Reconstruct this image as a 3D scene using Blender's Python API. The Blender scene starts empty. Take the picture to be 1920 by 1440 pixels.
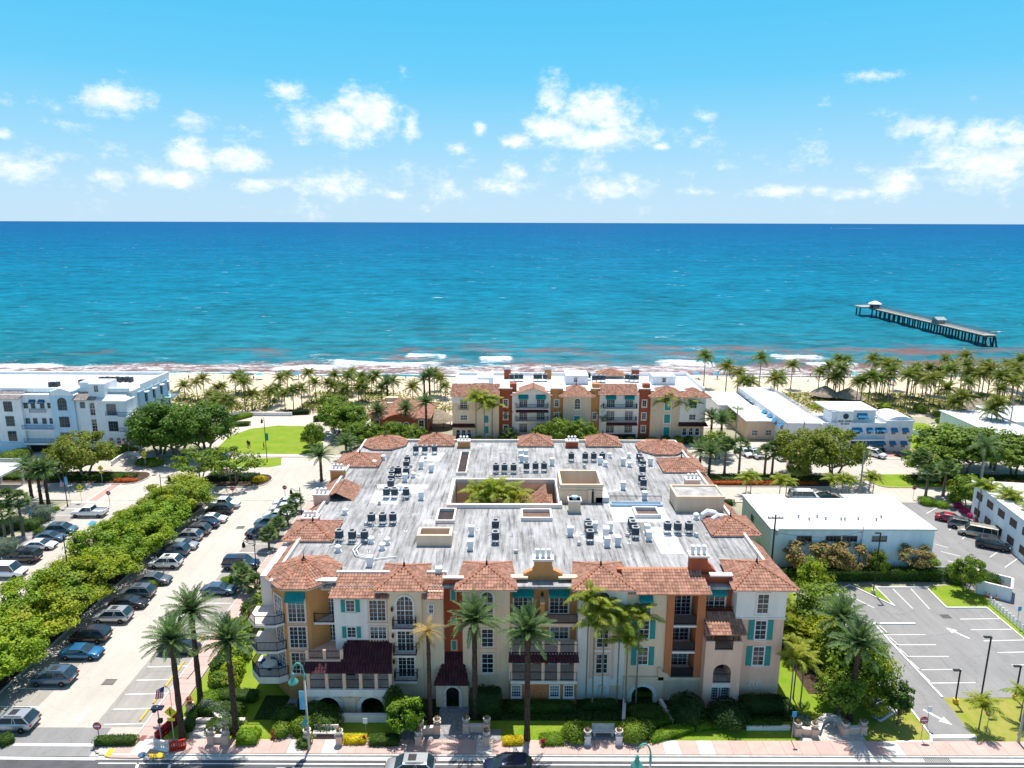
import bpy, bmesh, math, random
import numpy as np
from mathutils import Matrix, Vector
random.seed(7); RNG = np.random.default_rng(11)
SC = bpy.context.scene
COL = SC.collection
R = math.radians
# ------------------------------------------------------------------ camera
CAM_H = 50.0; FPX = 1333.0; PITCH = math.atan((720-416.5)/FPX); ROLL = R(0.18)
cam = bpy.data.cameras.new('camera'); camo = bpy.data.objects.new('camera', cam); COL.objects.link(camo)
cam.sensor_width = 36; cam.lens = 36*FPX/1920; cam.clip_start = 0.5; cam.clip_end = 90000
camo.matrix_world = Matrix.Translation((0,0,CAM_H)) @ Matrix.Rotation(R(90)-PITCH, 4, 'X') @ Matrix.Rotation(ROLL, 4, 'Z')
SC.camera = camo
def _D(u, v):
    a = (u-960)/FPX; b = -(v-720)/FPX; c, s = math.cos(ROLL), math.sin(ROLL)
    x = a*c-b*s; y = a*s+b*c
    return x, math.cos(PITCH)+y*math.sin(PITCH), -math.sin(PITCH)+y*math.cos(PITCH)
def G(u, v, z=0.0):          # photo pixel -> point on the level z
    d = _D(u, v); t = (z-CAM_H)/d[2]; return d[0]*t, d[1]*t
def PX(u, v, Y):             # photo pixel -> (x, z) on the upright plane y = Y
    d = _D(u, v); t = Y/d[1]; return d[0]*t, CAM_H+d[2]*t
# ------------------------------------------------------------------ sky, sun, exposure
SUN_EL, SUN_AZ = R(70), R(4)       # from +Y towards +X
W = bpy.data.worlds.new('World'); SC.world = W; W.use_nodes = True
def build_sky():
    nt = W.node_tree; nt.nodes.clear(); N = nt.nodes.new; L = nt.links.new
    out = N('ShaderNodeOutputWorld'); bg = N('ShaderNodeBackground'); bg.inputs['Strength'].default_value = 0.112
    L(bg.outputs[0], out.inputs[0])
    sky = N('ShaderNodeTexSky'); sky.sky_type = 'NISHITA'; sky.sun_disc = False
    sky.sun_elevation = SUN_EL; sky.sun_rotation = SUN_AZ; sky.air_density = 1.0; sky.dust_density = 0.6; sky.ozone_density = 1.6
    def math_(op, a, b=None, c=None, clamp=False):
        n = N('ShaderNodeMath'); n.operation = op; n.use_clamp = clamp
        for i, x in enumerate((a, b, c)):
            if x is None: continue
            if isinstance(x, (int, float)): n.inputs[i].default_value = x
            else: L(x, n.inputs[i])
        return n.outputs[0]
    tc = N('ShaderNodeTexCoord'); sp = N('ShaderNodeSeparateXYZ'); L(tc.outputs['Generated'], sp.inputs[0])
    az = math_('ARCTAN2', sp.outputs[0], sp.outputs[1]); el = math_('ARCSINE', sp.outputs[2])
    cb = N('ShaderNodeCombineXYZ'); L(az, cb.inputs[0]); L(el, cb.inputs[1])
    # the sea air: pale at the horizon all round, cyan above it, the plain sky higher up
    rp = N('ShaderNodeValToRGB'); L(math_('MULTIPLY', el, 1/.6, clamp=True), rp.inputs[0]); e = rp.color_ramp.elements
    e[0].position = 0; e[0].color = (3.9,5.4,6.6,1); e[1].position = 1; e[1].color = (.45,2.8,5.8,1)
    for p, c in ((.06,(3.5,5.3,6.7)), (.16,(2.4,4.9,6.7)), (.30,(1.0,4.3,6.6)), (.5,(.40,3.75,6.4))): k = e.new(p); k.color = (*c, 1)
    hf = N('ShaderNodeMapRange'); hf.inputs[1].default_value = .25; hf.inputs[2].default_value = .75; hf.inputs[3].default_value = .95; hf.inputs[4].default_value = 0; L(el, hf.inputs[0])
    hs = N('ShaderNodeMix'); hs.data_type = 'RGBA'; L(hf.outputs[0], hs.inputs[0]); L(sky.outputs[0], hs.inputs[6]); L(rp.outputs[0], hs.inputs[7])
    # clouds standing where the photograph has them: (u, v, half width, half height, weight)
    blobs = [(212,190,52,24,1),(362,228,34,14,.8),(540,170,36,14,.8),(640,232,80,34,1.1),(690,215,55,44,1.15),(772,238,18,24,.9),
        (365,295,45,28,1),(440,300,55,24,1),(320,335,55,18,.9),(205,332,36,14,.8),(490,345,48,12,.8),(30,312,48,28,.75),(855,278,24,11,.7),
        (898,243,13,13,.75),(630,345,78,24,.75),(750,366,30,9,.6),(1035,185,28,40,1),(1120,210,75,36,1.1),(1040,240,60,30,1),(1120,258,105,22,1),(970,265,32,15,1),
        (1240,275,20,7,.7),(960,325,30,18,.75),(945,350,62,15,.75),(1145,352,70,22,.8),(1095,308,38,22,.6),(1325,220,22,9,.5),(1620,143,48,8,.5),
        (1725,236,46,14,.85),(1770,240,20,20,.7),(1850,300,95,42,.95),(1838,245,28,20,.9),(1905,262,34,26,.9),(1680,345,42,24,.75),(1750,312,34,10,.7),(1465,356,50,11,.65),
        (1300,360,34,9,.6),(1535,356,22,9,.6),(840,347,14,14,.6),(3,253,14,8,.7),(1600,362,60,9,.5)]
    def density(vec):
        acc = None
        for u, v, hw, hh, wt in blobs:
            d = Vector(_D(u, v)).normalized(); a0 = math.atan2(d.x, d.y); e0 = math.asin(d.z)
            s1 = N('ShaderNodeVectorMath'); s1.operation = 'MULTIPLY_ADD'
            kx, ky = FPX/(hw*1.25), FPX/(hh*1.3)
            L(vec, s1.inputs[0]); s1.inputs[1].default_value = (kx, ky, 0); s1.inputs[2].default_value = (-a0*kx, -e0*ky, 0)
            ln = N('ShaderNodeVectorMath'); ln.operation = 'LENGTH'; L(s1.outputs[0], ln.inputs[0])
            m = math_('MULTIPLY_ADD', ln.outputs['Value'], -wt, wt)
            acc = m if acc is None else math_('MAXIMUM', acc, m)
        mp = N('ShaderNodeVectorMath'); mp.operation = 'MULTIPLY'; L(vec, mp.inputs[0]); mp.inputs[1].default_value = (1, 1.5, 1)
        n1 = N('ShaderNodeTexNoise'); n1.inputs['Scale'].default_value = 30; n1.inputs['Detail'].default_value = 11; n1.inputs['Roughness'].default_value = .70
        L(mp.outputs[0], n1.inputs['Vector'])
        n2 = N('ShaderNodeTexNoise'); n2.inputs['Scale'].default_value = 9; n2.inputs['Detail'].default_value = 5; L(mp.outputs[0], n2.inputs['Vector'])
        # scattered fair weather clouds all round, low over the horizon
        gen = math_('MULTIPLY_ADD', n2.outputs[0], 2.6, -1.44)
        band = math_('MULTIPLY_ADD', math_('ABSOLUTE', math_('SUBTRACT', el, 0.07)), -4.0, 0.12)
        acc = math_('MAXIMUM', acc, math_('ADD', gen, band))
        acc = math_('MAXIMUM', acc, -.6)
        return math_('MULTIPLY_ADD', n1.outputs[0], 2.3, math_('SUBTRACT', acc, 1.30))
    d0 = density(cb.outputs[0])
    mr = N('ShaderNodeMapRange'); mr.interpolation_type = 'SMOOTHSTEP'; mr.inputs[1].default_value = -.16; mr.inputs[2].default_value = .82; L(d0, mr.inputs[0])
    # lit crowns over greyer undersides, from a second look at the noise a little higher up
    up = N('ShaderNodeVectorMath'); up.operation = 'MULTIPLY_ADD'; L(cb.outputs[0], up.inputs[0]); up.inputs[1].default_value = (1, 1.5, 1); up.inputs[2].default_value = (0.0, .018, 0)
    n3 = N('ShaderNodeTexNoise'); n3.inputs['Scale'].default_value = 34; n3.inputs['Detail'].default_value = 5; L(up.outputs[0], n3.inputs['Vector'])
    sh = math_('MULTIPLY_ADD', n3.outputs[0], 2.6, -.95, clamp=True)
    cc = N('ShaderNodeMix'); cc.data_type = 'RGBA'; L(sh, cc.inputs[0]); cc.inputs[6].default_value = (8.2, 8.3, 8.4, 1); cc.inputs[7].default_value = (5.2, 6.2, 7.3, 1)
    mx = N('ShaderNodeMix'); mx.data_type = 'RGBA'; L(math_('MULTIPLY', mr.outputs[0], .96), mx.inputs[0]); L(hs.outputs[2], mx.inputs[6]); L(cc.outputs[2], mx.inputs[7])
    L(mx.outputs[2], bg.inputs['Color'])
build_sky()
sun = bpy.data.lights.new('sun', 'SUN'); suno = bpy.data.objects.new('sun', sun); COL.objects.link(suno)
sun.energy = 5.0; sun.angle = R(0.53); sun.color = (1.0, .955, .89)
sdir = Vector((math.sin(SUN_AZ)*math.cos(SUN_EL), math.cos(SUN_AZ)*math.cos(SUN_EL), math.sin(SUN_EL)))
suno.rotation_euler = sdir.to_track_quat('Z', 'Y').to_euler(); suno.location = (0, 60, 120)
VS = SC.view_settings; VS.view_transform = 'Standard'; VS.look = 'None'; VS.gamma = 1; VS.exposure = 0.4; VS.use_curve_mapping = False
# ------------------------------------------------------------------ helpers
def link(o): COL.objects.link(o); return o
def pworld(o):
    m = Matrix.Identity(4)
    while o is not None:
        m = o.matrix_parent_inverse @ o.matrix_basis @ m if o.parent else o.matrix_basis @ m
        o = o.parent
    return m
def adopt(o, p):
    o.parent = p; o.matrix_parent_inverse = pworld(p).inverted(); return o
def tag(o, label=None, cat=None, group=None, kind=None):
    if label: o['label'] = label
    if cat: o['category'] = cat
    if group: o['group'] = group
    if kind: o['kind'] = kind
    return o
def thing(name, label, cat, loc=(0,0,0), rz=0, group=None):
    o = bpy.data.objects.new(name, None); link(o); o.location = loc; o.rotation_euler = (0,0,rz); o.empty_display_size = .3
    return tag(o, label, cat, group)
def kids(o): return [c for c in COL.objects if c.parent is o] if False else list(o.children)
def copy_tree(o, parent=None):
    c = o.copy(); COL.objects.link(c)
    if parent is not None: c.parent = parent
    for ch in CH.get(o.name, ()):
        k = copy_tree(ch, c); CH.setdefault(c.name, []).append(k)
    return c
CH = {}                     # children by parent name, kept by hand so that copying stays quick
class MB:
    def __init__(s): s.v = []; s.f = []; s.T = None
    def add(s, vs, fs):
        n = len(s.v)
        if s.T is not None: vs = [tuple(s.T @ Vector(p)) for p in vs]
        s.v += [tuple(p) for p in vs]; s.f += [tuple(i+n for i in f) for f in fs]; return s
    def box(s, x0, x1, y0, y1, z0, z1):
        return s.add([(x0,y0,z0),(x1,y0,z0),(x1,y1,z0),(x0,y1,z0),(x0,y0,z1),(x1,y0,z1),(x1,y1,z1),(x0,y1,z1)],
            [(3,2,1,0),(4,5,6,7),(0,1,5,4),(1,2,6,5),(2,3,7,6),(3,0,4,7)])
    def cbox(s, x, y, z, sx, sy, sz, rz=0):
        c, n = math.cos(rz), math.sin(rz); P = []
        for dz in (0, sz):
            for a, b in ((-1,-1),(1,-1),(1,1),(-1,1)):
                p, q = a*sx/2, b*sy/2; P.append((x+p*c-q*n, y+p*n+q*c, z+dz))
        return s.add(P, [(3,2,1,0),(4,5,6,7),(0,1,5,4),(1,2,6,5),(2,3,7,6),(3,0,4,7)])
    def prism(s, poly, z0, z1):           # polygon in x,y raised from z0 to z1
        n = len(poly); P = [(x,y,z0) for x,y in poly]+[(x,y,z1) for x,y in poly]
        return s.add(P, [tuple(range(n-1,-1,-1)), tuple(range(n,2*n))]+[(i,(i+1)%n,n+(i+1)%n,n+i) for i in range(n)])
    def wallpoly(s, poly, y0, y1):        # polygon in x,z pushed through from y0 to y1
        n = len(poly); P = [(x,y0,z) for x,z in poly]+[(x,y1,z) for x,z in poly]
        return s.add(P, [tuple(range(n)), tuple(range(2*n-1,n-1,-1))]+[((i+1)%n,i,n+i,n+(i+1)%n) for i in range(n)])
    def sheet(s, poly, z):
        return s.add([(x,y,z) for x,y in poly], [tuple(range(len(poly)))])
    def tube(s, pts, rad, n=6, cap=True):
        pts = [Vector(p) for p in pts]; rr = rad if isinstance(rad, (list,tuple)) else [rad]*len(pts)
        P = []; F = []; prev = None
        for i, p in enumerate(pts):
            d = (pts[min(i+1,len(pts)-1)]-pts[max(i-1,0)]).normalized()
            a = Vector((1,0,0)) if abs(d.x) < .9 else Vector((0,1,0))
            if prev is not None and (prev-d*prev.dot(d)).length > .05: a = prev
            e = (a-d*a.dot(d)).normalized(); prev = e; b = d.cross(e)
            for k in range(n):
                t = 2*math.pi*k/n; P.append(p+(e*math.cos(t)+b*math.sin(t))*rr[i])
        for i in range(len(pts)-1):
            for k in range(n): F.append((i*n+k, i*n+(k+1)%n, (i+1)*n+(k+1)%n, (i+1)*n+k))
        if cap: F += [tuple(range(n-1,-1,-1)), tuple(range((len(pts)-1)*n, len(pts)*n))]
        return s.add(P, F)
    def lathe(s, prof, n=12, c=(0,0,0)):  # prof: (r, z) from bottom to top
        P = []; F = []
        for r, z in prof:
            for k in range(n):
                t = 2*math.pi*k/n; P.append((c[0]+r*math.cos(t), c[1]+r*math.sin(t), c[2]+z))
        for i in range(len(prof)-1):
            for k in range(n): F.append((i*n+k, i*n+(k+1)%n, (i+1)*n+(k+1)%n, (i+1)*n+k))
        F += [tuple(range(n-1,-1,-1)), tuple(range((len(prof)-1)*n, len(prof)*n))]
        return s.add(P, F)
    def mesh(s, name, mat=None, smooth=False):
        me = bpy.data.meshes.new(name); me.from_pydata(s.v, [], s.f); me.update()
        if mat is not None:
            for m in (mat if isinstance(mat, list) else [mat]): me.materials.append(m)
        if smooth: me.polygons.foreach_set('use_smooth', [True]*len(me.polygons))
        return me
    def build(s, name, mat, parent=None, smooth=False, loc=None, kind=None):
        return put(name, s.mesh(name, mat, smooth), parent, loc or (0,0,0), 0, kind)
def put(name, me, parent=None, loc=(0,0,0), rz=0, kind=None):
    o = bpy.data.objects.new(name, me); COL.objects.link(o); o.location = loc
    if rz: o.rotation_euler = (0,0,rz)
    if parent is not None: adopt(o, parent); CH.setdefault(parent.name, []).append(o)
    if kind: o['kind'] = kind
    return o
def npmesh(name, V, quads, mat, smooth=False, tris=False):     # quick mesh out of numpy arrays
    me = bpy.data.meshes.new(name); k = 3 if tris else 4; nf = len(quads)
    me.vertices.add(len(V)); me.vertices.foreach_set('co', np.asarray(V, dtype=np.float32).ravel())
    me.loops.add(nf*k); me.loops.foreach_set('vertex_index', np.asarray(quads, dtype=np.int32).ravel())
    me.polygons.add(nf); me.polygons.foreach_set('loop_start', np.arange(0, nf*k, k, dtype=np.int32))
    try: me.polygons.foreach_set('loop_total', np.full(nf, k, dtype=np.int32))
    except Exception: pass
    me.update(calc_edges=True); me.materials.append(mat)
    if smooth: me.polygons.foreach_set('use_smooth', np.ones(nf, dtype=bool))
    return me
# ------------------------------------------------------------------ materials
MATS = {}
def mat(name, col, rough=.75, var=.12, scale=1.2, bump=0.0, spec=.3, metal=0.0, col2=None, stretch=(1,1,1), isl=0.0, objr=0.0, trans=0.0, bscale=None, detail=5, emit=None, coat=0):
    if name in MATS: return MATS[name]
    m = bpy.data.materials.new(name); m.use_nodes = True; nt = m.node_tree; N = nt.nodes.new; L = nt.links.new
    b = nt.nodes['Principled BSDF']; b.inputs['Roughness'].default_value = rough; b.inputs['Metallic'].default_value = metal
    b.inputs['Specular IOR Level'].default_value = spec
    if coat: b.inputs['Coat Weight'].default_value = coat; b.inputs['Coat Roughness'].default_value = .05
    geo = N('ShaderNodeNewGeometry'); mp = N('ShaderNodeMapping'); mp.inputs['Scale'].default_value = stretch; L(geo.outputs['Position'], mp.inputs[0])
    no = N('ShaderNodeTexNoise'); no.inputs['Scale'].default_value = scale; no.inputs['Detail'].default_value = detail; no.inputs['Roughness'].default_value = .62; L(mp.outputs[0], no.inputs['Vector'])
    c2 = col2 or tuple(max(0, c*(1-2.2*var)) for c in col); c1 = col if col2 else tuple(min(1, c*(1+var)) for c in col)
    rp = N('ShaderNodeMapRange'); rp.inputs[1].default_value = .3; rp.inputs[2].default_value = .7; L(no.outputs[0], rp.inputs[0])
    mx = N('ShaderNodeMix'); mx.data_type = 'RGBA'; L(rp.outputs[0], mx.inputs[0]); mx.inputs[6].default_value = (*c2, 1); mx.inputs[7].default_value = (*c1, 1)
    col_out = mx.outputs[2]
    if isl or objr:
        hs = N('ShaderNodeHueSaturation'); L(col_out, hs.inputs['Color']); r = N('ShaderNodeMapRange')
        a = isl or objr; r.inputs[3].default_value = 1-a; r.inputs[4].default_value = 1+a
        if isl: L(geo.outputs['Random Per Island'], r.inputs[0])
        else:
            oi = N('ShaderNodeObjectInfo'); L(oi.outputs['Random'], r.inputs[0])
        L(r.outputs[0], hs.inputs['Value']); col_out = hs.outputs[0]
        if isl and objr:
            oi = N('ShaderNodeObjectInfo'); r2 = N('ShaderNodeMapRange'); r2.inputs[3].default_value = .5-objr*.25; r2.inputs[4].default_value = .5+objr*.12; L(oi.outputs['Random'], r2.inputs[0]); L(r2.outputs[0], hs.inputs['Hue'])
    L(col_out, b.inputs['Base Color'])
    if bump:
        bn = N('ShaderNodeTexNoise'); bn.inputs['Scale'].default_value = bscale or scale*8; bn.inputs['Detail'].default_value = 4; L(mp.outputs[0], bn.inputs['Vector'])
        bp = N('ShaderNodeBump'); bp.inputs['Strength'].default_value = min(1, bump*4); bp.inputs['Distance'].default_value = bump; L(bn.outputs[0], bp.inputs['Height']); L(bp.outputs[0], b.inputs['Normal'])
    if trans:
        tr = N('ShaderNodeBsdfTranslucent'); ms = N('ShaderNodeMixShader'); ms.inputs[0].default_value = trans
        hs2 = N('ShaderNodeHueSaturation'); hs2.inputs['Saturation'].default_value = 1.1; hs2.inputs['Value'].default_value = 1.5; L(col_out, hs2.inputs['Color']); L(hs2.outputs[0], tr.inputs['Color'])
        L(b.outputs[0], ms.inputs[1]); L(tr.outputs[0], ms.inputs[2]); L(ms.outputs[0], nt.nodes['Material Output'].inputs['Surface'])
    if emit: b.inputs['Emission Color'].default_value = (*emit[0], 1); b.inputs['Emission Strength'].default_value = emit[1]
    MATS[name] = m; return m
# ------------------------------------------------------------------ palette
def lot_mat(name, col, wear=1.0):
    m = bpy.data.materials.new(name); m.use_nodes = True; nt = m.node_tree; N = nt.nodes.new; L = nt.links.new; b = nt.nodes['Principled BSDF']; b.inputs['Roughness'].default_value = .92; b.inputs['Specular IOR Level'].default_value = .15; geo = N('ShaderNodeNewGeometry')
    def nz(sc, st=(1,1,1), det=6, ro=.65):
        mp = N('ShaderNodeMapping'); mp.inputs['Scale'].default_value = st; L(geo.outputs['Position'], mp.inputs[0]); n = N('ShaderNodeTexNoise'); n.inputs['Scale'].default_value = sc; n.inputs['Detail'].default_value = det; n.inputs['Roughness'].default_value = ro; L(mp.outputs[0], n.inputs['Vector']); return n.outputs[0], mp
    def rng(src, a, b_, lo, hi):
        r = N('ShaderNodeMapRange'); r.inputs[1].default_value = a; r.inputs[2].default_value = b_; r.inputs[3].default_value = lo; r.inputs[4].default_value = hi; L(src, r.inputs[0]); return r.outputs[0]
    def mul(x, y): q = N('ShaderNodeMath'); q.operation = 'MULTIPLY'; L(x, q.inputs[0]); L(y, q.inputs[1]); return q.outputs[0]
    big, _ = nz(.12); fine, _ = nz(3.0, det=4); streak, _ = nz(.9, (1, .12, 1)); blot, _ = nz(.75, det=3)
    vo = N('ShaderNodeTexVoronoi'); vo.feature = 'DISTANCE_TO_EDGE'; vo.inputs['Scale'].default_value = .16; w, mp = nz(.8); mx = N('ShaderNodeVectorMath'); mx.operation = 'ADD'; L(geo.outputs['Position'], mx.inputs[0]); sc = N('ShaderNodeVectorMath'); sc.operation = 'SCALE'; sc.inputs[3].default_value = 1.6; L(w, sc.inputs[0]); L(sc.outputs[0], mx.inputs[1]); L(mx.outputs[0], vo.inputs['Vector'])
    v = mul(mul(rng(big, .3, .7, 1-.10*wear, 1.06), rng(fine, .3, .7, .95, 1.04)), mul(mul(rng(streak, .35, .65, 1-.08*wear, 1.03), rng(blot, .68, .76, 1, 1-.22*wear)), rng(vo.outputs['Distance'], 0, .009, 1-.13*wear, 1)))
    h = N('ShaderNodeHueSaturation'); h.inputs['Color'].default_value = (*col, 1); L(v, h.inputs['Value']); L(h.outputs[0], b.inputs['Base Color']); return m
ASPH = mat('asphalt', (.10,.10,.105), .9, .12, .6, .004)
ASPH_L = lot_mat('worn_asphalt', (.275,.268,.26), 1.6)
CONC = lot_mat('lot_concrete', (.50,.455,.395))
BAYC = lot_mat('bay_concrete', (.36,.335,.30), 1.8)
CONC_W = mat('pale_concrete', (.60,.57,.52), .85, .07, .8)
KERB = mat('kerb_concrete', (.55,.53,.49), .85, .1, 1.5)
PINK = mat('pink_concrete', (.55,.37,.32), .85, .06, 1.0, objr=.07)
PALE = mat('pale_slab', (.55,.50,.46), .85, .06, 1.0, objr=.07)
BRICK = mat('brick_paving', (.50,.30,.25), .85, .12, 2.5)
PLAZA = mat('plaza_paving', (.58,.50,.42), .85, .08, .6)
COBBLE = mat('cobble', (.30,.30,.32), .8, .2, 3.0, .01)
JOINT = mat('joint', (.22,.18,.16), .95, .1)
SOIL = mat('mulch', (.085,.055,.035), .95, .3, 3, .02)
GRASSM = mat('lawn_green', (.13,.25,.012), .95, .28, .35, .05, col2=(.25,.29,.04), bscale=14, spec=.1, detail=9)
GRASSD = mat('dry_lawn', (.18,.25,.02), .95, .25, .6, .05, col2=(.36,.29,.09), bscale=14, spec=.1, detail=9)
SAND = mat('sand', (.62,.50,.36), .95, .09, .12, .03, bscale=.9)
WHITEP = mat('white_road_paint', (.80,.80,.77), .7, .08, 3)
YELP = mat('yellow_paint', (.70,.45,.03), .7, .12, 3)
BLUEP = mat('blue_paint', (.06,.30,.45), .7, .12, 3)
REDP = mat('red_kerb_paint', (.5,.05,.04), .7, .12, 3)
DIRT = mat('vacant_ground', (.36,.34,.24), .95, .2, .1)
IRON = mat('cast_iron', (.05,.05,.05), .7, .2, 5)
GREYTRAY = mat('solar_cell', (.02,.025,.05), .3, .1)
def struct(o): o['kind'] = 'structure'; return o
def sheet(name, poly, z, m):
    mb = MB(); a = sum(poly[i][0]*poly[(i+1)%len(poly)][1]-poly[(i+1)%len(poly)][0]*poly[i][1] for i in range(len(poly)))
    mb.sheet(poly if a > 0 else poly[::-1], z); return struct(mb.build(name, m))
def rect(x0, x1, y0, y1): return [(x0,y0),(x1,y0),(x1,y1),(x0,y1)]
def line_px(mb, a, b, w=.12, z=.03):         # painted line between two photo pixels on the ground
    p, q = Vector(G(*a)), Vector(G(*b)); seg(mb, p, q, w, z)
def seg(mb, p, q, w, z):
    p = Vector(p); q = Vector(q); d = (q-p).normalized(); n = Vector((-d.y, d.x))*w/2
    mb.sheet([tuple(p+n*-1), tuple(q+n*-1), tuple(q+n), tuple(p+n)], z)
def kerb(name, pts, m=KERB, w=.18, h=.13, closed=False, parent=None):
    mb = MB(); P = [Vector(p) for p in pts]
    if closed: P.append(P[0])
    for a, b in zip(P, P[1:]):
        d = (b-a); c = (a+b)/2; mb.cbox(c.x, c.y, -.02, d.length+w*.6, w, h+.02+random.uniform(0,.003), math.atan2(d.y, d.x))
    o = mb.build(name, m, parent)
    if parent is None: struct(o)
    return o
# ------------------------------------------------------------------ ground
sheet('ground', rect(-600, 600, -150, 212), -.03, DIRT)
road = sheet('road', rect(-300, 300, 50.3, 58.35), 0, ASPH); sheet('sidewalk', rect(-300, 300, 46.8, 50.1), .1, PINK); kerb('kerb', [(-300, 50.2), (300, 50.2)])
sheet('street', rect(-300, 300, 122.5, 147), .0, CONC)
lotA = sheet('parking_lot', rect(-55.5, -37.2, 58.4, 122.4), .0, CONC)
lotB = sheet('parking_lot', rect(-80.6, -66, 58.4, 122.4), .0, CONC)
sheet('lot_entrance', rect(-56, -40.4, 58.4, 62.4), .006, ASPH_L)
sheet('planting_bed', rect(-65.9, -55.6, 63, 120), .005, SOIL)
kerb('kerb', [(-55.5, 63), (-55.5, 118)])
kerb('kerb', [(-66, 63), (-66, 118)])
sheet('lawn', rect(-34.6, 39, 60.75, 121.5), .002, GRASSM)
sheet('planting_bed', rect(-26.5, 30, 63.6, 67.5), .008, mat('ground_cover', (.035,.065,.014), .95, .4, 3, .06, spec=.1))
sheet('planting_bed', rect(32.4, 37.3, 68, 121), .008, SOIL)
sheet('planting_bed', rect(-34.4, -27.3, 84, 121), .008, SOIL)
sheet('parking_bays', rect(-55.3, -49.9, 63.2, 118), .004, BAYC); sheet('parking_bays', rect(-42.3, -37.4, 62.5, 121), .004, BAYC); sheet('parking_bays', rect(-80.4, -75.3, 90, 121), .004, BAYC)
# sidewalk made of single slabs
walk = sheet('sidewalk', rect(-40, 120, 58.75, 60.7), .1, JOINT)
walk2 = sheet('sidewalk', rect(-37.1, -34.7, 60.72, 121.8), .1, JOINT)
for w_, n in ((walk, 0), (walk2, 1)):
    slabs = {}
    for i in range(96 if n == 0 else 36):
        if n == 0: cx, cy, sx, sy = -39.1+i*1.66, 59.73, 1.63, 1.9
        else: cx, cy, sx, sy = -35.9, 61.6+i*1.7, 2.36, 1.66
        k = 'p' if (n or (i*7) % 11 not in (0, 3)) else 'w'
        if k not in slabs:
            mb = MB(); mb.box(-sx/2, sx/2, -sy/2, sy/2, -.06, .0); slabs[k] = mb.mesh('slab', PINK if k == 'p' else PALE)
        put('slab', slabs[k], w_, (cx, cy, .125+random.uniform(-.004, .004)))
kerb('kerb', [(-39.5, 58.62), (120, 58.62)], h=.12)
sheet('gutter', rect(-39.5, 120, 58.0, 58.5), .006, CONC_W)
kerb('kerb', [(-37.2, 61.4), (-37.2, 121.5)])
mb = MB(); mb.prism([G(178,1410), G(205,1422), G(262,1423), G(262,1396), G(180,1398)], 0, .118); struct(mb.build('pavement_corner', PINK))
mb = MB(); seg(mb, (-39.0,57.55), (300,57.55), .14, .004); mb.build('edge_line', WHITEP, road)
mb = MB(); seg(mb, (-300,57.55), (-56,57.55), .14, .004); mb.build('edge_line', WHITEP, road)
mb = MB(); line_px(mb, (-40,1421), (180,1423), .35, .012); mb.build('crossing_line', WHITEP, lotA)
mb = MB(); line_px(mb, (26,1396), (176,1397), .35, .012); mb.build('crossing_line', WHITEP, lotA)
mb = MB(); seg(mb, (-22,57.0), (-8,57.0), .1, .004); mb.build('bay_line', WHITEP, road)
for a, b in (((255,1443),(259,1430)), ((316,1442),(320,1430))):
    mb = MB(); line_px(mb, a, b, .25, .004); mb.build('bay_line', WHITEP, road)
mb = MB(); mb.sheet([G(196,1420), G(206,1421), G(216,1406), G(206,1405)], .135); struct(mb.build('tactile_strip', YELP))
mb = MB(); mb.sheet([G(280,1424), G(310,1422), G(306,1413), G(278,1415)], .135); struct(mb.build('tactile_strip', YELP))
# lot A bays
for v0, x0, x1 in ((1358.5,195,275), (1330,212,291), (1302,235,312), (1275.5,256,335), (1250.5,277,356), (1226,330,372)):
    mb = MB(); line_px(mb, (x0,v0), (x1,v0-2), .13, .008); mb.build('bay_line', WHITEP, lotA)
for y in np.arange(83.5, 120, 3.0):
    mb = MB(); seg(mb, (-42.4,y), (-37.6,y), .12, .008); mb.build('bay_line', WHITEP, lotA)
for y in np.arange(65.5, 119, 3.02):
    mb = MB(); seg(mb, (-54.9,y), (-49.8,y), .12, .008); mb.build('bay_line', WHITEP, lotA)
for i, y in enumerate(np.arange(64.2, 80, 2.75)):
    mb = MB(); mb.cbox(-38.0, y, 0, .18, 1.75, .13); tag(mb.build('wheel_stop', YELP), 'yellow concrete wheel stop at the head of a parking bay by the pink walk', 'wheel stop', 'yellow wheel stops')
for y in np.arange(92, 122, 2.95):
    mb = MB(); seg(mb, (-80.2,y), (-75.2,y), .12, .008); mb.build('bay_line', WHITEP, lotB)
def arrow(mb, x, y, rz, z=.012, s=1.0):
    c, n = math.cos(rz), math.sin(rz)
    for poly in ([(-.12,-1.3),(.12,-1.3),(.12,.3),(-.12,.3)], [(-.5,.3),(.5,.3),(0,1.3)]):
        mb.sheet([(x+s*(a*c-b*n), y+s*(a*n+b*c)) for a, b in poly], z)
x, y = G(152,1345); mb = MB(); arrow(mb, x, y, math.pi); mb.build('arrow_marking', WHITEP, lotA)
x, y = G(472,967); mb = MB(); arrow(mb, x, y, math.pi); mb.build('arrow_marking', WHITEP, lotA)
x, y = G(355,1112); mb = MB(); arrow(mb, x, y, math.pi); mb.build('arrow_marking', WHITEP, lotA)
mb = MB(); mb.sheet([G(163,984), G(172,976), G(182,978), G(176,987)], .008); mb.build('access_symbol', BLUEP, lotB)
for k, (u, v) in enumerate(((205,1279), (451,989), (109,1053), (289,891), (201,985), (1489,880), (1573,886))):
    x, y = G(u, v); mb = MB()
    if k < 2:
        for j in range(5): mb.cbox(x, y-.44+j*.22, .008, 1.3, .13, .01)
    else: mb.lathe([(.42,.006),(.42,.02)], 14, (x,y,0))
    tag(mb.build('drain_grate' if k < 2 else 'manhole_cover', IRON), ['slotted iron drain grate in the concrete lot below the blue sedan', 'slotted iron drain grate in the lot beside the parked dark sedans', 'round iron manhole cover in the lane beside the white van', 'round iron manhole cover beside the brick crosswalk', 'round iron manhole cover beside the blue parking symbol',
        'round iron manhole cover in the street by the white hotel cars', 'round iron manhole cover in the street by the grey pole'][k], 'drain' if k < 2 else 'manhole cover')
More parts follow.
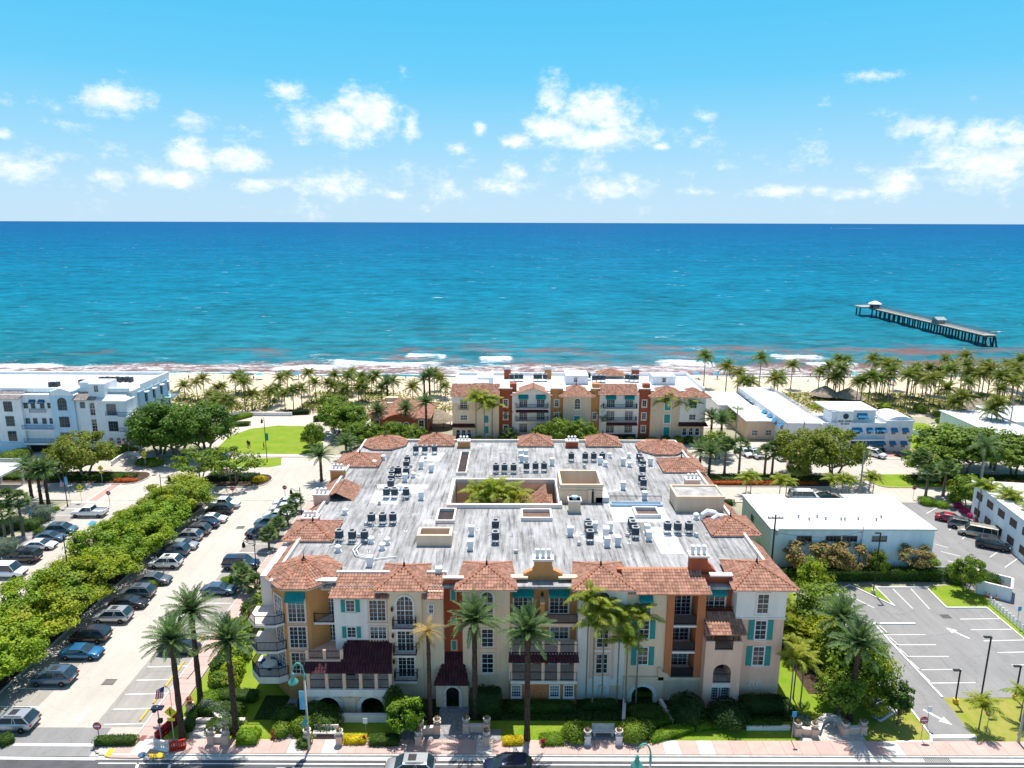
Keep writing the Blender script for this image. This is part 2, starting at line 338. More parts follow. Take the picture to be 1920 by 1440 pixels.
x, y = G(268,1386); mb = MB(); mb.cbox(x, y, .128, .55, .75, .012); tag(mb.build('utility_cover', mat('rust_cover', (.25,.09,.07))), 'rusty square utility cover in the pink sidewalk by the corner hedge', 'cover')
x, y = G(266,1417); mb = MB(); mb.lathe([(.35,.0),(.35,.012)], 14, (x,y,.128)); tag(mb.build('manhole_cover', mat('blue_cover', (.06,.12,.2))), 'round blue grey cover in the pale corner pavement', 'manhole cover')
# cross street: brick crossing, medians, islands
def band_px(name, a, b, c, d, z, m): return sheet(name, [G(*a), G(*b), G(*c), G(*d)], z, m)
band_px('brick_crosswalk', (166,939), (181,939), (262,882), (250,881), .006, BRICK)
for a, b in (((163,939),(248,881)), ((184,939),(265,882))):
    mb = MB(); line_px(mb, a, b, .3, .01); o = mb.build('crossing_line', WHITEP); struct(o)
def island(poly, m, h=.14, name='median_island', km=KERB):
    mb = MB(); mb.prism(poly, -.02, h); struct(mb.build(name, m)); kerb('kerb', poly, km, closed=True, h=h+.02)
def ell(cx, cy, rx, ry, n=28, a0=0, a1=2*math.pi): return [(cx+rx*math.cos(a0+(a1-a0)*i/n), cy+ry*math.sin(a0+(a1-a0)*i/n)) for i in range(n)]
def medpoly(x0, x1, y0, y1, r=2.6, n=8):
    c = (y0+y1)/2; P = []
    for i in range(n+1): t = -math.pi/2+math.pi*i/n; P.append((x1-r+r*math.cos(t), c+(y1-y0)/2*math.sin(t)))
    for i in range(n+1): t = math.pi/2+math.pi*i/n; P.append((x0+r+r*math.cos(t), c+(y1-y0)/2*math.sin(t)))
    return P
island(medpoly(-130, -72.5, 130.6, 137.4), SOIL)
island(medpoly(-62, -47.5, 129.2, 136.2), SOIL)
island(medpoly(24, 64, 130.2, 136.6), SOIL)
island(medpoly(71, 125, 130.0, 137.2), GRASSM, km=mat('kerb_yellow_worn', (.55,.46,.2)))
kerb('kerb', [(-300, 122.4), (-81.3, 122.4)]); kerb('kerb', [(-66, 118.5), (-66, 120.2), (-55.5, 120.2), (-55.5, 118)])
kerb('kerb', [(-36.8, 122.4), (62, 122.4)]); kerb('kerb', [(90, 122.4), (300, 122.4)])
sheet('sidewalk', rect(-300, -43, 147.1, 149), .12, PALE); sheet('sidewalk', rect(-43, 300, 147.1, 148.6), .03, PALE)
kerb('kerb', [(-300, 147.05), (-76, 147.05)])
# hotel forecourt, building 2 forecourt
sheet('brick_forecourt', rect(60, 104, 148.7, 154), .02, BRICK); sheet('forecourt', rect(34, 59.5, 148.7, 160), .02, CONC)
# park
sheet('plaza', [G(300,800), G(420,866), G(590,872), G(640,800), G(620,766), G(500,766)], .012, PLAZA)
sheet('promenade', rect(-76, 60, 171, 182), .006, PLAZA)
park = sheet('park_lawn', [G(*p) for p in ((402,845),(430,818),(470,804),(520,798),(570,799),(597,806),(603,830),(596,851),(500,853))], .03, GRASSM)
sheet('park_lawn', [G(*p) for p in ((380,876),(400,862),(528,858),(527,872),(505,876))], .03, GRASSM)
# sea wall, dunes and beach
mb = MB(); xs = np.linspace(-700, 700, 141); ys = [182, 190, 198, 206, 214, 222, 228, 233, 237, 242, 250, 262]
zz = [0, .5, .7, .5, .3, .1, -.2, -.7, -1.15, -1.7, -2.4, -3.2]
V = []; 
for j, (y, z) in enumerate(zip(ys, zz)):
    for x in xs: V.append((x, y+(1.2*math.sin(x*.045)+.8*math.sin(x*.13+1) if 3 < j else 0), z+(RNG.normal()*.07 if 0 < j < 7 else 0)))
n = len(xs); Q = [(j*n+i, j*n+i+1, (j+1)*n+i+1, (j+1)*n+i) for j in range(len(ys)-1) for i in range(n-1)]
struct(put('beach', npmesh('beach', V, Q, SAND, True)))
def sea():
    m = bpy.data.materials.new('sea_water'); m.use_nodes = True; nt = m.node_tree; N = nt.nodes.new; L = nt.links.new
    b = nt.nodes['Principled BSDF']; b.inputs['IOR'].default_value = 1.33; b.inputs['Specular IOR Level'].default_value = .22
    def math_(op, a, b_=None, c=None, clamp=False):
        n = N('ShaderNodeMath'); n.operation = op; n.use_clamp = clamp
        for i, x in enumerate((a, b_, c)):
            if x is None: continue
            if isinstance(x, (int, float)): n.inputs[i].default_value = x
            else: L(x, n.inputs[i])
        return n.outputs[0]
    geo = N('ShaderNodeNewGeometry'); sp = N('ShaderNodeSeparateXYZ'); L(geo.outputs['Position'], sp.inputs[0])
    lg = math_('LOGARITHM', math_('MAXIMUM', sp.outputs[1], 200), 10)
    cr = N('ShaderNodeValToRGB'); L(math_('MULTIPLY_ADD', lg, .55, -1.28, clamp=True), cr.inputs[0])     # water deepens seaward
    e = cr.color_ramp.elements; e[0].position = 0; e[0].color = (.030,.125,.145,1); e[1].position = 1; e[1].color = (.001,.078,.205,1)
    for p, c in ((.06,(.009,.150,.195)), (.22,(.002,.142,.225)), (.45,(.001,.106,.212)), (.7,(.001,.085,.205))):
        k = e.new(p); k.color = (*c, 1)
    mp = N('ShaderNodeMapping'); mp.inputs['Scale'].default_value = (.5, 1, 1); L(geo.outputs['Position'], mp.inputs[0])
    n1 = N('ShaderNodeTexNoise'); n1.inputs['Scale'].default_value = .03; n1.inputs['Detail'].default_value = 8; n1.inputs['Roughness'].default_value = .65; L(mp.outputs[0], n1.inputs['Vector'])
    n2 = N('ShaderNodeTexNoise'); n2.inputs['Scale'].default_value = .16; n2.inputs['Detail'].default_value = 7; n2.inputs['Roughness'].default_value = .75; L(mp.outputs[0], n2.inputs['Vector'])
    hv = N('ShaderNodeHueSaturation'); L(cr.outputs[0], hv.inputs['Color'])
    n6 = N('ShaderNodeTexNoise'); n6.inputs['Scale'].default_value = .008; n6.inputs['Detail'].default_value = 9; n6.inputs['Roughness'].default_value = .72; L(mp.outputs[0], n6.inputs['Vector'])
    L(math_('ADD', math_('MULTIPLY_ADD', n6.outputs[0], .7, -.35), math_('ADD', math_('MULTIPLY_ADD', n1.outputs[0], 1.2, .1), math_('MULTIPLY_ADD', n2.outputs[0], 2.6, -1.0))), hv.inputs['Value'])
    # drifting brown seaweed close in
    at = N('ShaderNodeAttribute'); at.attribute_name = 'weed'
    n3 = N('ShaderNodeTexNoise'); n3.inputs['Scale'].default_value = .07; n3.inputs['Detail'].default_value = 9; n3.inputs['Roughness'].default_value = .6; n3.inputs['Distortion'].default_value = .8; L(mp.outputs[0], n3.inputs['Vector'])
    wd = N('ShaderNodeMapRange'); wd.inputs[1].default_value = .94; wd.inputs[2].default_value = 1.12; wd.inputs[4].default_value = .8; L(math_('ADD', n3.outputs[0], at.outputs['Fac']), wd.inputs[0])
    m1 = N('ShaderNodeMix'); m1.data_type = 'RGBA'; L(wd.outputs[0], m1.inputs[0]); L(hv.outputs[0], m1.inputs[6]); m1.inputs[7].default_value = (.20,.085,.065,1)
    # foam: breakers, swash, and small whitecaps further out
    af = N('ShaderNodeAttribute'); af.attribute_name = 'foam'
    n4 = N('ShaderNodeTexNoise'); n4.inputs['Scale'].default_value = .38; n4.inputs['Detail'].default_value = 10; n4.inputs['Roughness'].default_value = .8; L(mp.outputs[0], n4.inputs['Vector'])
    fo = N('ShaderNodeMapRange'); fo.inputs[1].default_value = .90; fo.inputs[2].default_value = 1.12; L(math_('ADD', n4.outputs[0], af.outputs['Fac']), fo.inputs[0])
    mp2 = N('ShaderNodeMapping'); mp2.inputs['Scale'].default_value = (.22, .5, 1); L(geo.outputs['Position'], mp2.inputs[0])
    n5 = N('ShaderNodeTexNoise'); n5.inputs['Scale'].default_value = .22; n5.inputs['Detail'].default_value = 5; n5.inputs['Roughness'].default_value = .62; L(mp2.outputs[0], n5.inputs['Vector'])
    wc = N('ShaderNodeMapRange'); wc.inputs[1].default_value = .675; wc.inputs[2].default_value = .76; wc.inputs[4].default_value = .8; L(n5.outputs[0], wc.inputs[0])
    ff = math_('MAXIMUM', fo.outputs[0], wc.outputs[0])
    m2 = N('ShaderNodeMix'); m2.data_type = 'RGBA'; L(ff, m2.inputs[0]); L(m1.outputs[2], m2.inputs[6]); m2.inputs[7].default_value = (.8,.82,.82,1)
    bp = N('ShaderNodeBump'); bp.inputs['Strength'].default_value = .6; bp.inputs['Distance'].default_value = 1.6; L(n2.outputs[0], bp.inputs['Height'])
    # a choppy sea sends back little of the low sky: mostly its own colour, a thin even gloss
    nt.nodes.remove(b); df = N('ShaderNodeBsdfDiffuse'); gl = N('ShaderNodeBsdfGlossy'); gl.inputs['Roughness'].default_value = .22; gl.inputs['Color'].default_value = (.8,.9,1,1); ms = N('ShaderNodeMixShader')
    L(m2.outputs[2], df.inputs['Color']); L(bp.outputs[0], df.inputs['Normal']); L(bp.outputs[0], gl.inputs['Normal']); L(math_('MULTIPLY_ADD', ff, -.05, .05), ms.inputs[0]); L(df.outputs[0], ms.inputs[1]); L(gl.outputs[0], ms.inputs[2]); L(ms.outputs[0], nt.nodes['Material Output'].inputs['Surface'])
    SL = -1.2
    ys = list(np.arange(231, 330, 1.1)); y = 330; st = 1.3
    while y < 70000: ys.append(y); y += st; st *= 1.045
    ys = np.array(ys); nx = 300; s = np.linspace(-1, 1, nx)
    X = s[None,:]*(ys[:,None]*.95+60); Y = np.repeat(ys[:,None], nx, 1)
    Zs = np.full_like(X, SL); near = np.clip((900-Y)/650, 0, 1)
    Zs += near*(.22*np.sin(Y*.33+.6*np.sin(X*.02)+.03*X)+.12*np.sin(Y*.61-X*.05)+RNG.normal(size=X.shape)*.06)
    foam = np.zeros_like(X); weed = np.zeros_like(X)
    segs = [(-60,135,686,9,1),(300,420,691,5,.6),(505,640,688,8,1),(600,845,681,8,1),(560,620,671,4,.7),(755,845,666,6,1),(895,965,672,7,1),(870,930,690,5,.7),(1225,1345,680,9,1),(1050,1120,667,3,.6),(1440,1545,668,7,1),(1500,1610,681,8,1),(1680,1760,684,5,.6),(1090,1200,688,5,.7),(160,260,668,3,.5),(1620,1700,672,3,.5),(1800,1930,690,5,.6),(30,110,656,3,.45),(1250,1330,655,3,.5),(930,990,650,2,.4)]
    for u0, u1, v, th, wt in segs:
        xa, ya = G(u0, v, SL); xb, yb = G(u1, v, SL); y0 = (ya+yb)/2; hw = abs(G(960, v-th, SL)[1]-G(960, v+th, SL)[1])*.85
        cx, wx = (xa+xb)/2, abs(xb-xa)/2
        wig = 1.2*np.sin(X*.16+v)+.8*np.sin(X*.43+v*2)
        fx = np.clip((1.15-np.abs(X-cx)/wx)/.4, 0, 1); q = (Y+wig-y0)/hw
        f = fx*np.clip(1-np.where(q > 0, q*1.6, -q*.8), 0, 1)
        foam = np.maximum(foam, (f**.6)*wt*.60); Zs += .75*wt*fx*np.exp(-((Y+wig-y0-hw*.7)/1.6)**2)
    shore = 237+1.2*np.sin(X*.045)+.8*np.sin(X*.13+1)
    dsh = Y-shore; foam = np.maximum(foam, np.clip(1-np.abs(dsh-2.2)/3.6, 0, 1)*.62)
    foam = np.maximum(foam, np.clip(1.25-np.abs(dsh-12)/18, 0, 1)*.455)
    weed = np.clip(1-np.abs(dsh-9)/16, 0, 1)*.52+np.clip(1.2-np.abs(dsh-40)/55, 0, 1)*.43
    weed += .10*np.clip((X+60)/200, -.3, 1)*(dsh < 90)
    Zs[0,:] = SL-.5
    V = np.stack([X, Y, Zs], -1).reshape(-1,3); ny = len(ys); i = np.arange(ny-1)[:,None]*nx+np.arange(nx-1)[None,:]
    Q = np.stack([i, i+1, i+nx+1, i+nx], -1).reshape(-1,4)
    me = npmesh('sea', V, Q, m, True)
    for nm, arr in (('foam', foam), ('weed', weed)):
        a = me.attributes.new(nm, 'FLOAT', 'POINT'); a.data.foreach_set('value', arr.astype(np.float32).ravel())
    struct(put('sea', me))
sea()
# right hand lots
lotC = sheet('parking_lot', [G(*p) for p in ((1636,1343),(1650,1353),(1700,1322),(1744,1380),(1747,1394),(1836,1394),(1768,1309))]+[(56,67.5),(78,67.5),(78,80)]+[G(*p) for p in ((1850,1140),(1775,1140),(1737,1102),(1642,1102),(1677,1137),(1593,1097),(1575,1105),(1555,1097),(1528,1106))]+[(38.4,88),(37.6,66)], .012, ASPH_L)
sheet('dry_lawn', [G(*p) for p in ((1768,1309),(1836,1394))]+[(100,60.8),(100,67.5)], .014, GRASSD)
sheet('dry_lawn', [G(*p) for p in ((1625,1375),(1640,1392),(1738,1392),(1742,1380),(1703,1322),(1650,1353))], .016, GRASSD)
sheet('dry_lawn', [G(*p) for p in ((1737,1102),(1775,1140),(1850,1140),(1925,1205),(1940,1200),(1850,1122),(1800,1095))], .018, GRASSM)
sheet('lawn_wedge', [G(*p) for p in ((1642,1102),(1677,1137),(1625,1108),(1610,1102))], .02, GRASSM)
kerb('kerb', [G(*p) for p in ((1636,1343),(1650,1353),(1701,1322),(1745,1380),(1746,1391),(1680,1392))], WHITEP)
kerb('kerb', [G(*p) for p in ((1528,1106),(1555,1097),(1575,1105),(1593,1097),(1677,1137),(1642,1102),(1737,1102),(1775,1140),(1850,1140),(1925,1203))], WHITEP)
kerb('kerb', [G(*p) for p in ((1715,1170),(1638,1170),(1766,1308))], WHITEP, w=.25)
for a, b in (((1574,1108),(1639,1140)), ((1674,1104),(1711,1141)), ((1708,1104),(1743,1142)), ((1800,1161),(1873,1160)), ((1820,1181),(1898,1180)), ((1844,1202),(1925,1200)), ((1870,1224),(1940,1222)), ((1897,1247),(1950,1246)),
             ((1661,1190),(1735,1190)), ((1678,1209),(1755,1209)), ((1698,1231),(1779,1231)), ((1728,1256),(1803,1255)), ((1744,1281),(1829,1280)), ((1660,1300),(1678,1289))):
    mb = MB(); line_px(mb, a, b, .12, .018); mb.build('bay_line', WHITEP, lotC)
for p, rz in (((1795,1187), .55), ((1758,1345), math.pi+.62)):
    x, y = G(*p); mb = MB(); arrow(mb, x, y, rz, .02, 1.1); mb.build('arrow_marking', WHITEP, lotC)
mb = MB(); line_px(mb, (1747,1381), (1830,1380), .45, .02); mb.build('stop_line', WHITEP, lotC)
for k in range(6):
    a = G(1652+k*19.5, 1181+k*22.5); mb = MB(); mb.cbox(a[0]+.25, a[1], .012, .16, 1.7, .13, .09); tag(mb.build('wheel_stop', CONC_W), 'pale concrete wheel stop along the white line of the empty lot', 'wheel stop', 'wheel stops in the empty lot')
x, y = G(1773,1156); mb = MB()
for j in range(5): mb.cbox(x, y-.4+j*.2, .013, 1.2, .12, .01)
tag(mb.build('drain_grate', IRON), 'dark drain grate in the middle of the empty grey lot', 'drain')
x, y = G(1752,1418.5); mb = MB()
for j in range(14): mb.cbox(x-1.2+j*.18, 58.25, .007, .1, .42, .012)
tag(mb.build('gutter_grate', IRON), 'long slotted iron grate in the gutter before the lot exit', 'drain')
lotD = sheet('parking_lot', [(62.2,79.5),(64,96),(62,122.4),(90,122.4),(84,108),(100,96),(100,84)], .016, ASPH_L)
for a, b in (((1737,963),(1757,952)), ((1758,977),(1768,969)), ((1780,994),(1790,986)), ((1804,1011),(1813,1003)), ((1829,1027),(1840,1019)), ((1856,1045),(1884,1026)), ((1884,1064),(1913,1044)), ((1753,1020),(1778,1027)), ((1764,1034),(1800,1043)), ((1778,1052),(1822,1060)), ((1810,1066),(1846,1077)), ((1884,1034),(1906,1042))):
    mb = MB(); line_px(mb, a, b, .12, .022); mb.build('bay_line', WHITEP, lotD)
# paths inside the grounds
path = sheet('entry_path', rect(-7.5, -4.4, 60.7, 65.8), .03, COBBLE); sheet('entry_terrace', rect(-11.5, -1, 60.72, 62.3), .034, COBBLE)
sheet('garden_path', [G(*p) for p in ((505,1392),(548,1392),(556,1330),(560,1300),(548,1300),(528,1340))], .03, COBBLE)
sheet('bench_terrace', [G(*p) for p in ((585,1392),(640,1392),(640,1378),(590,1378))], .03, PINK)
sheet('bench_terrace', [G(*p) for p in ((1103,1392),(1168,1392),(1165,1375),(1105,1375))], .03, COBBLE)
sheet('corner_terrace', [G(*p) for p in ((355,1393),(398,1393),(425,1352),(413,1338),(385,1333),(355,1340))], .03, PALE)
sheet('corner_terrace', [G(*p) for p in ((1495,1391),(1625,1391),(1612,1372),(1575,1340),(1535,1345))], .03, PALE)
# ------------------------------------------------------------------ building materials
STUC = dict(rough=.85, var=.055, scale=1.3, bump=.004, bscale=40, stretch=(1,1,.22), detail=7)
WHITE = mat('white_stucco', (.84,.76,.71), **STUC); CREAM = mat('cream_stucco', (.82,.61,.43), **STUC); PEACH = mat('peach_stucco', (.80,.52,.39), **STUC)
ORANGE = mat('orange_stucco', (.60,.27,.095), **STUC); RUST = mat('rust_stucco', (.40,.09,.04), **STUC); TERRA = mat('terracotta_stucco', (.52,.18,.075), **STUC)
BEIGE = mat('beige_stucco', (.72,.53,.38), **STUC); TRIM = mat('pale_trim', (.82,.71,.64), **STUC); STONE = mat('coral_stone', (.70,.66,.60), .9, .12, 3, .01)
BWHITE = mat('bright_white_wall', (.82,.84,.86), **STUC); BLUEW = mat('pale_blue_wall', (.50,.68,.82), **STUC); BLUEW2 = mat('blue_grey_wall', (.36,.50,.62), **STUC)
TILE = mat('clay_tile', (.40,.21,.145), .75, .10, 1.2, isl=.30, spec=.25); CAP = mat('clay_cap', (.40,.155,.09), .75, .1, 2, isl=.15)
TILED = mat('shaded_maroon_tile', (.075,.020,.028), .6, .1, 1.2, isl=.3)  # maroon tile with the shade below the facade darkened into its colour
SLATE = mat('grey_brown_tile', (.34,.29,.27), .8, .15, 1.2, isl=.25)
TEAL = mat('teal_canvas', (.012,.27,.27), .8, .12, 2); TEALP = mat('teal_paint', (.03,.30,.27), .6, .1, 2); NAVY = mat('blue_canvas', (.03,.12,.22), .8, .1, 2)
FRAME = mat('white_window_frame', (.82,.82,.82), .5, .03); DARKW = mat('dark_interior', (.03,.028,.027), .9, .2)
BLACKI = mat('black_iron', (.015,.016,.018), .5, .1); WOOD = mat('brown_wood', (.16,.08,.04), .7, .2)
GLASS = mat('window_glass', (.02,.028,.038), .12, .3, .35, spec=.6); MEMB = mat('white_membrane', (.72,.72,.72), .8, .07, .3, col2=(.55,.55,.545), detail=8)
def deck_mat():
    m = bpy.data.materials.new('weathered_roof_membrane'); m.use_nodes = True; nt = m.node_tree; N = nt.nodes.new; L = nt.links.new; b = nt.nodes['Principled BSDF']; b.inputs['Roughness'].default_value = .9
    b.inputs['Specular IOR Level'].default_value = .15
    geo = N('ShaderNodeNewGeometry')
    def noise(sc, st, det=6, ro=.65):
        mp = N('ShaderNodeMapping'); mp.inputs['Scale'].default_value = st; L(geo.outputs['Position'], mp.inputs[0])
        n = N('ShaderNodeTexNoise'); n.inputs['Scale'].default_value = sc; n.inputs['Detail'].default_value = det; n.inputs['Roughness'].default_value = ro; L(mp.outputs[0], n.inputs['Vector']); return n.outputs[0]
    def ramp(src, pts):
        r = N('ShaderNodeValToRGB'); L(src, r.inputs[0]); e = r.color_ramp.elements
        e[0].position, e[0].color = pts[0][0], (*pts[0][1], 1); e[1].position, e[1].color = pts[-1][0], (*pts[-1][1], 1)
        for p, c in pts[1:-1]: k = e.new(p); k.color = (*c, 1)
        return r.outputs[0]
    base = ramp(noise(1.0, (2.4, .17, 1), 9, .72), [(.34,(.12,.12,.12)), (.43,(.275,.27,.265)), (.51,(.37,.365,.365)), (.66,(.465,.465,.47))])
    big = ramp(noise(.22, (1, .7, 1), 9, .7), [(.34,(.55,.54,.52)), (.56,(1,1,1))])
    fine = ramp(noise(1.0, (7, .35, 1), 6, .75), [(.30,(.45,.44,.44)), (.42,(1,1,1))])
    patch = N('ShaderNodeMapRange'); patch.inputs[1].default_value = .60; patch.inputs[2].default_value = .66; L(noise(.16, (1, 1.2, 1), 6), patch.inputs[0])
    def mul(a, c, f=1.0):
        x = N('ShaderNodeMix'); x.data_type = 'RGBA'; x.blend_type = 'MULTIPLY'; x.inputs[0].default_value = f; L(a, x.inputs[6]); L(c, x.inputs[7]); return x.outputs[2]
    c = mul(mul(base, big), fine, .55)
    x = N('ShaderNodeMix'); x.data_type = 'RGBA'; L(patch.outputs[0], x.inputs[0]); L(c, x.inputs[6]); x.inputs[7].default_value = (.47,.465,.46,1)
    L(x.outputs[2], b.inputs['Base Color']); return m
DECK = deck_mat(); BLINDM = mat('drawn_blind', (.22,.21,.20), .6, .25, 2.5, spec=.5, stretch=(6,6,1))
# ------------------------------------------------------------------ building parts
def V3(p): return Vector(p)
def tiles(mb, A, B, C, D, w=.31, course=.42, hgt=.11):
    A, B, C, D = map(V3, (A, B, C, D)); e = (B-A).normalized(); nrm = e.cross(D-A if (D-A).length > .01 else C-A).normalized(); up = nrm.cross(e)
    if up.z < 0: up = -up; nrm = -nrm
    Hh = max((D-A).dot(up), (C-A).dot(up)); sD, sC, sB = (D-A).dot(e), (C-A).dot(e), (B-A).dot(e)
    rows = max(1, int(round(Hh/course))); dh = Hh/rows
    for i in range(rows):
        h0, h1 = i*dh, (i+1)*dh*1.0; hm = (h0+h1)/2; f = hm/Hh; l, r = sD*f, sB+(sC-sB)*f
        f0 = h0/Hh; k0 = int(math.floor(l/w)); k1 = int(math.ceil(r/w))
        for k in range(k0, k1):
            a, b = max(l, k*w), min(r, (k+1)*w)
            if b-a < .25*w: continue
            P = []; j = random.uniform(-.012, .012)
            for hh, off in ((h0-.05, .055+j), (h1, .012+j)):
                for q in range(5):
                    s = a+(b-a)*q/4; x = (s-k*w)/w
                    P.append(A+e*s+up*hh+nrm*(off+hgt*math.sin(math.pi*min(1, max(0, x)))))
            P += [A+e*a+up*(h0-.05)+nrm*-.01, A+e*b+up*(h0-.05)+nrm*-.01]
            mb.add(P, [(q, q+1, q+6, q+5) for q in range(4)]+[(10, 11, 4, 3, 2, 1, 0)])
def caps(mb, p, q, r=.13, step=.42):
    p, q = V3(p), V3(q); d = q-p; n = max(1, int(d.length/step)); u = d.normalized()
    s = Vector((u.y, -u.x, 0)).normalized(); up = s.cross(u)
    if up.z < 0: up = -up
    for i in range(n):
        a = p+d*(i/n); b = p+d*((i+1)/n)+u*.05; P = []
        for c, rr, o in ((a, r*1.12, .03), (b, r*.9, .0)):
            for k in range(5):
                t = math.pi*k/4; P.append(c+s*rr*math.cos(t)+up*(rr*math.sin(t)+o+.03))
        mb.add(P, [(k, k+1, k+6, k+5) for k in range(4)]+[(0,1,2,3,4)])
def tile_roof(parent, slopes, hips=(), m=TILE, cm=None, name='tile_roof'):
    mb = MB(); base = MB()
    for A, B, C, D in slopes:
        tiles(mb, A, B, C, D); n = (V3(B)-V3(A)).cross((V3(D)-V3(A)) if V3(D) != V3(A) else V3(C)-V3(A))
        pts = [A, B, C, D] if V3(C) != V3(D) else [A, B, C]
        base.add(pts, [tuple(range(len(pts))) if n.z > 0 else tuple(range(len(pts)-1,-1,-1))])
    o = mb.build(name, m, parent); base.build('roof_sheathing', WOOD, o)
    if hips:
        mb = MB()
        for p, q in hips: caps(mb, p, q)
        mb.build('ridge_caps', cm or CAP, o)
    return o
def hip(parent, x0, x1, y0, y1, ze, rise, inset=0.35, finial=True, m=TILE, soffit=True):
    bx0, bx1 = x0+inset, x1-inset; c = ((x0+x1)/2, (y0+y1)/2, ze+rise)
    a, b, d, e = (x0,y0,ze), (x1,y0,ze), (bx1,y1,ze), (bx0,y1,ze)
    o = tile_roof(parent, [(a,b,c,c), (b,d,c,c), (d,e,c,c), (e,a,c,c)], [(a,c),(b,c),(d,c),(e,c)], m)
    mb = MB(); mb.prism([(x0+.03,y0+.03),(x1-.03,y0+.03),(bx1-.03,y1-.03),(bx0+.03,y1-.03)], ze-.16, ze-.02); mb.build('eaves', TRIM, o)
    if finial:
        mb = MB(); mb.lathe([(.16,0),(.16,.12),(.07,.2),(.12,.34),(.05,.46),(.015,1.0)], 8, (c[0],c[1],c[2]+.05)); mb.build('finial', BLACKI, o)
    return o
WC = {}
def window(parent, x, z0, y, w, h, nx=2, ny=4, arch=False, rz=0, surround=TRIM, glass=None, sash=True, name='window', frame=None, sur_w=.16):
    key = (round(w,2), round(h,2), nx, ny, arch, sash, surround.name if surround else '', (glass or GLASS).name, (frame or FRAME).name, sur_w)
    if key not in WC:
        f = MB(); g = MB(); s = MB(); r = w/2; zt = h-r if arch else h; n = 10
        arc = [(r*math.cos(t), zt+r*math.sin(t)) for t in [math.pi*i/n for i in range(n+1)]] if arch else [(r,h),(-r,h)]
        ring = [(-r,0),(r,0)]+arc
        def frm(mb, inn, out, y0, y1):
            # outline band from the ring inset by `inn` to the ring grown by `out`
            c = (0, h*.5)
            def grow(k):
                P = []
                for px, pz in ring:
                    if arch and pz > zt+1e-6: L_ = math.hypot(px, pz-zt) or 1; P.append((px+px/L_*k, pz+(pz-zt)/L_*k))
                    else: P.append((px+(k if px > 0 else -k), pz+(k if pz > h*.5 else -k)))
                return P
            I, O = grow(-inn), grow(out); N_ = len(I)
            for i in range(N_):
                j = (i+1) % N_
                mb.add([(O[i][0],y0,O[i][1]),(O[j][0],y0,O[j][1]),(I[j][0],y0,I[j][1]),(I[i][0],y0,I[i][1]),(O[i][0],y1,O[i][1]),(O[j][0],y1,O[j][1]),(I[j][0],y1,I[j][1]),(I[i][0],y1,I[i][1])],
                    [(0,1,2,3),(1,0,4,5),(3,2,6,7)])
        frm(f, .055, .0, -.06, .04)
        for i in range(1, nx*2 if sash else nx):
            xx = -r+w*i/(nx*2 if sash else nx); wd = .036 if (sash and i % 2 == 0) else .014
            top = zt+math.sqrt(max(0, r*r-xx*xx)) if arch else h
            f.box(xx-wd, xx+wd, -.05, -.012, .05, top-.04)
        for i in range(1, ny):
            zz = h*i/ny; wd = .034 if (i*2 == ny) else .014
            hw = r if (not arch or zz < zt) else math.sqrt(max(.01, r*r-(zz-zt)**2))
            f.box(-hw+.05, hw-.05, -.048, -.014, zz-wd, zz+wd)
        g.add([(p,-.01,q) for p, q in ring], [tuple(range(len(ring)))])
        me_s = None
        if surround:
            frm(s, 0, sur_w, -.07, .02); s.box(-r-sur_w-.05, r+sur_w+.05, -.14, .02, -sur_w-.09, -sur_w); me_s = s.mesh('window_surround', surround)
        WC[key] = (f.mesh('window', frame or FRAME), g.mesh('window_glass', glass or GLASS), me_s)
    f, g, s = WC[key]
    blind = glass is None and random.random() < .35
    o = put(name, f, parent, (x, y, z0), rz); put('glass', g, o, (x, y, z0), rz)
    if blind:
        k = random.choice((.35,.5,.7)); bk = ('b', round(w,2), round(h,2), k, arch)
        if bk not in WC: mb = MB(); r_ = w/2-.08; t_ = h-(w/2 if arch else .08); mb.add([(-r_,-.0115,t_*(1-k)),(r_,-.0115,t_*(1-k)),(r_,-.0115,t_),(-r_,-.0115,t_)], [(0,1,2,3)]); WC[bk] = mb.mesh('blind', BLINDM)
        put('blind', WC[bk], o, (x, y, z0), rz)
    if s: put('surround', s, o, (x, y, z0), rz)
    return o
SH = {}
def shutters(parent, x, z0, y, w, h, sw=.42, m=TEALP):
    k = (sw, round(h,2), m.name)
    if k not in SH:
        mb = MB(); mb.box(-sw/2, sw/2, -.09, -.005, 0, h)
        n = int(h/.16)
        for i in range(n): mb.box(-sw/2+.05, sw/2-.05, -.11, -.085, .05+i*(h-.1)/n, .05+(i+.6)*(h-.1)/n)
        SH[k] = mb.mesh('shutter', m)
    for s in (-1, 1): put('shutter', SH[k], parent, (x+s*(w/2+sw/2+.18), y, z0))
def rail_mb(mb, p, q, z, h=1.05, gap=.13, n_=None):
    p, q = Vector((*p, 0)), Vector((*q, 0)); d = q-p; L_ = d.length; a = math.atan2(d.y, d.x); c = (p+q)/2
    mb.cbox(c.x, c.y, z+h-.06, L_, .06, .06, a); mb.cbox(c.x, c.y, z+.08, L_, .05, .05, a)
    k = max(1, int(L_/gap))
    for i in range(k+1):
        s = p+d*(i/k); t = .055 if i in (0, k) else .024; mb.cbox(s.x, s.y, z+.0, t, t, h-.03, a)
def railing(parent, pts, z, h=1.05, m=BLACKI, name='railing'):
    mb = MB()
    for p, q in zip(pts, pts[1:]): rail_mb(mb, p, q, z, h)
    return mb.build(name, m, parent)
def balcony(parent, x0, x1, yf, yb, z, m=TRIM, rm=BLACKI, th=.22):
    mb = MB(); mb.box(x0, x1, yf, yb, z-th, z); o = mb.build('balcony', m, parent)
    railing(o, [(x0+.06,yb-.1),(x0+.06,yf+.07),(x1-.06,yf+.07),(x1-.06,yb-.1)], z, rm and 1.05, rm); return o
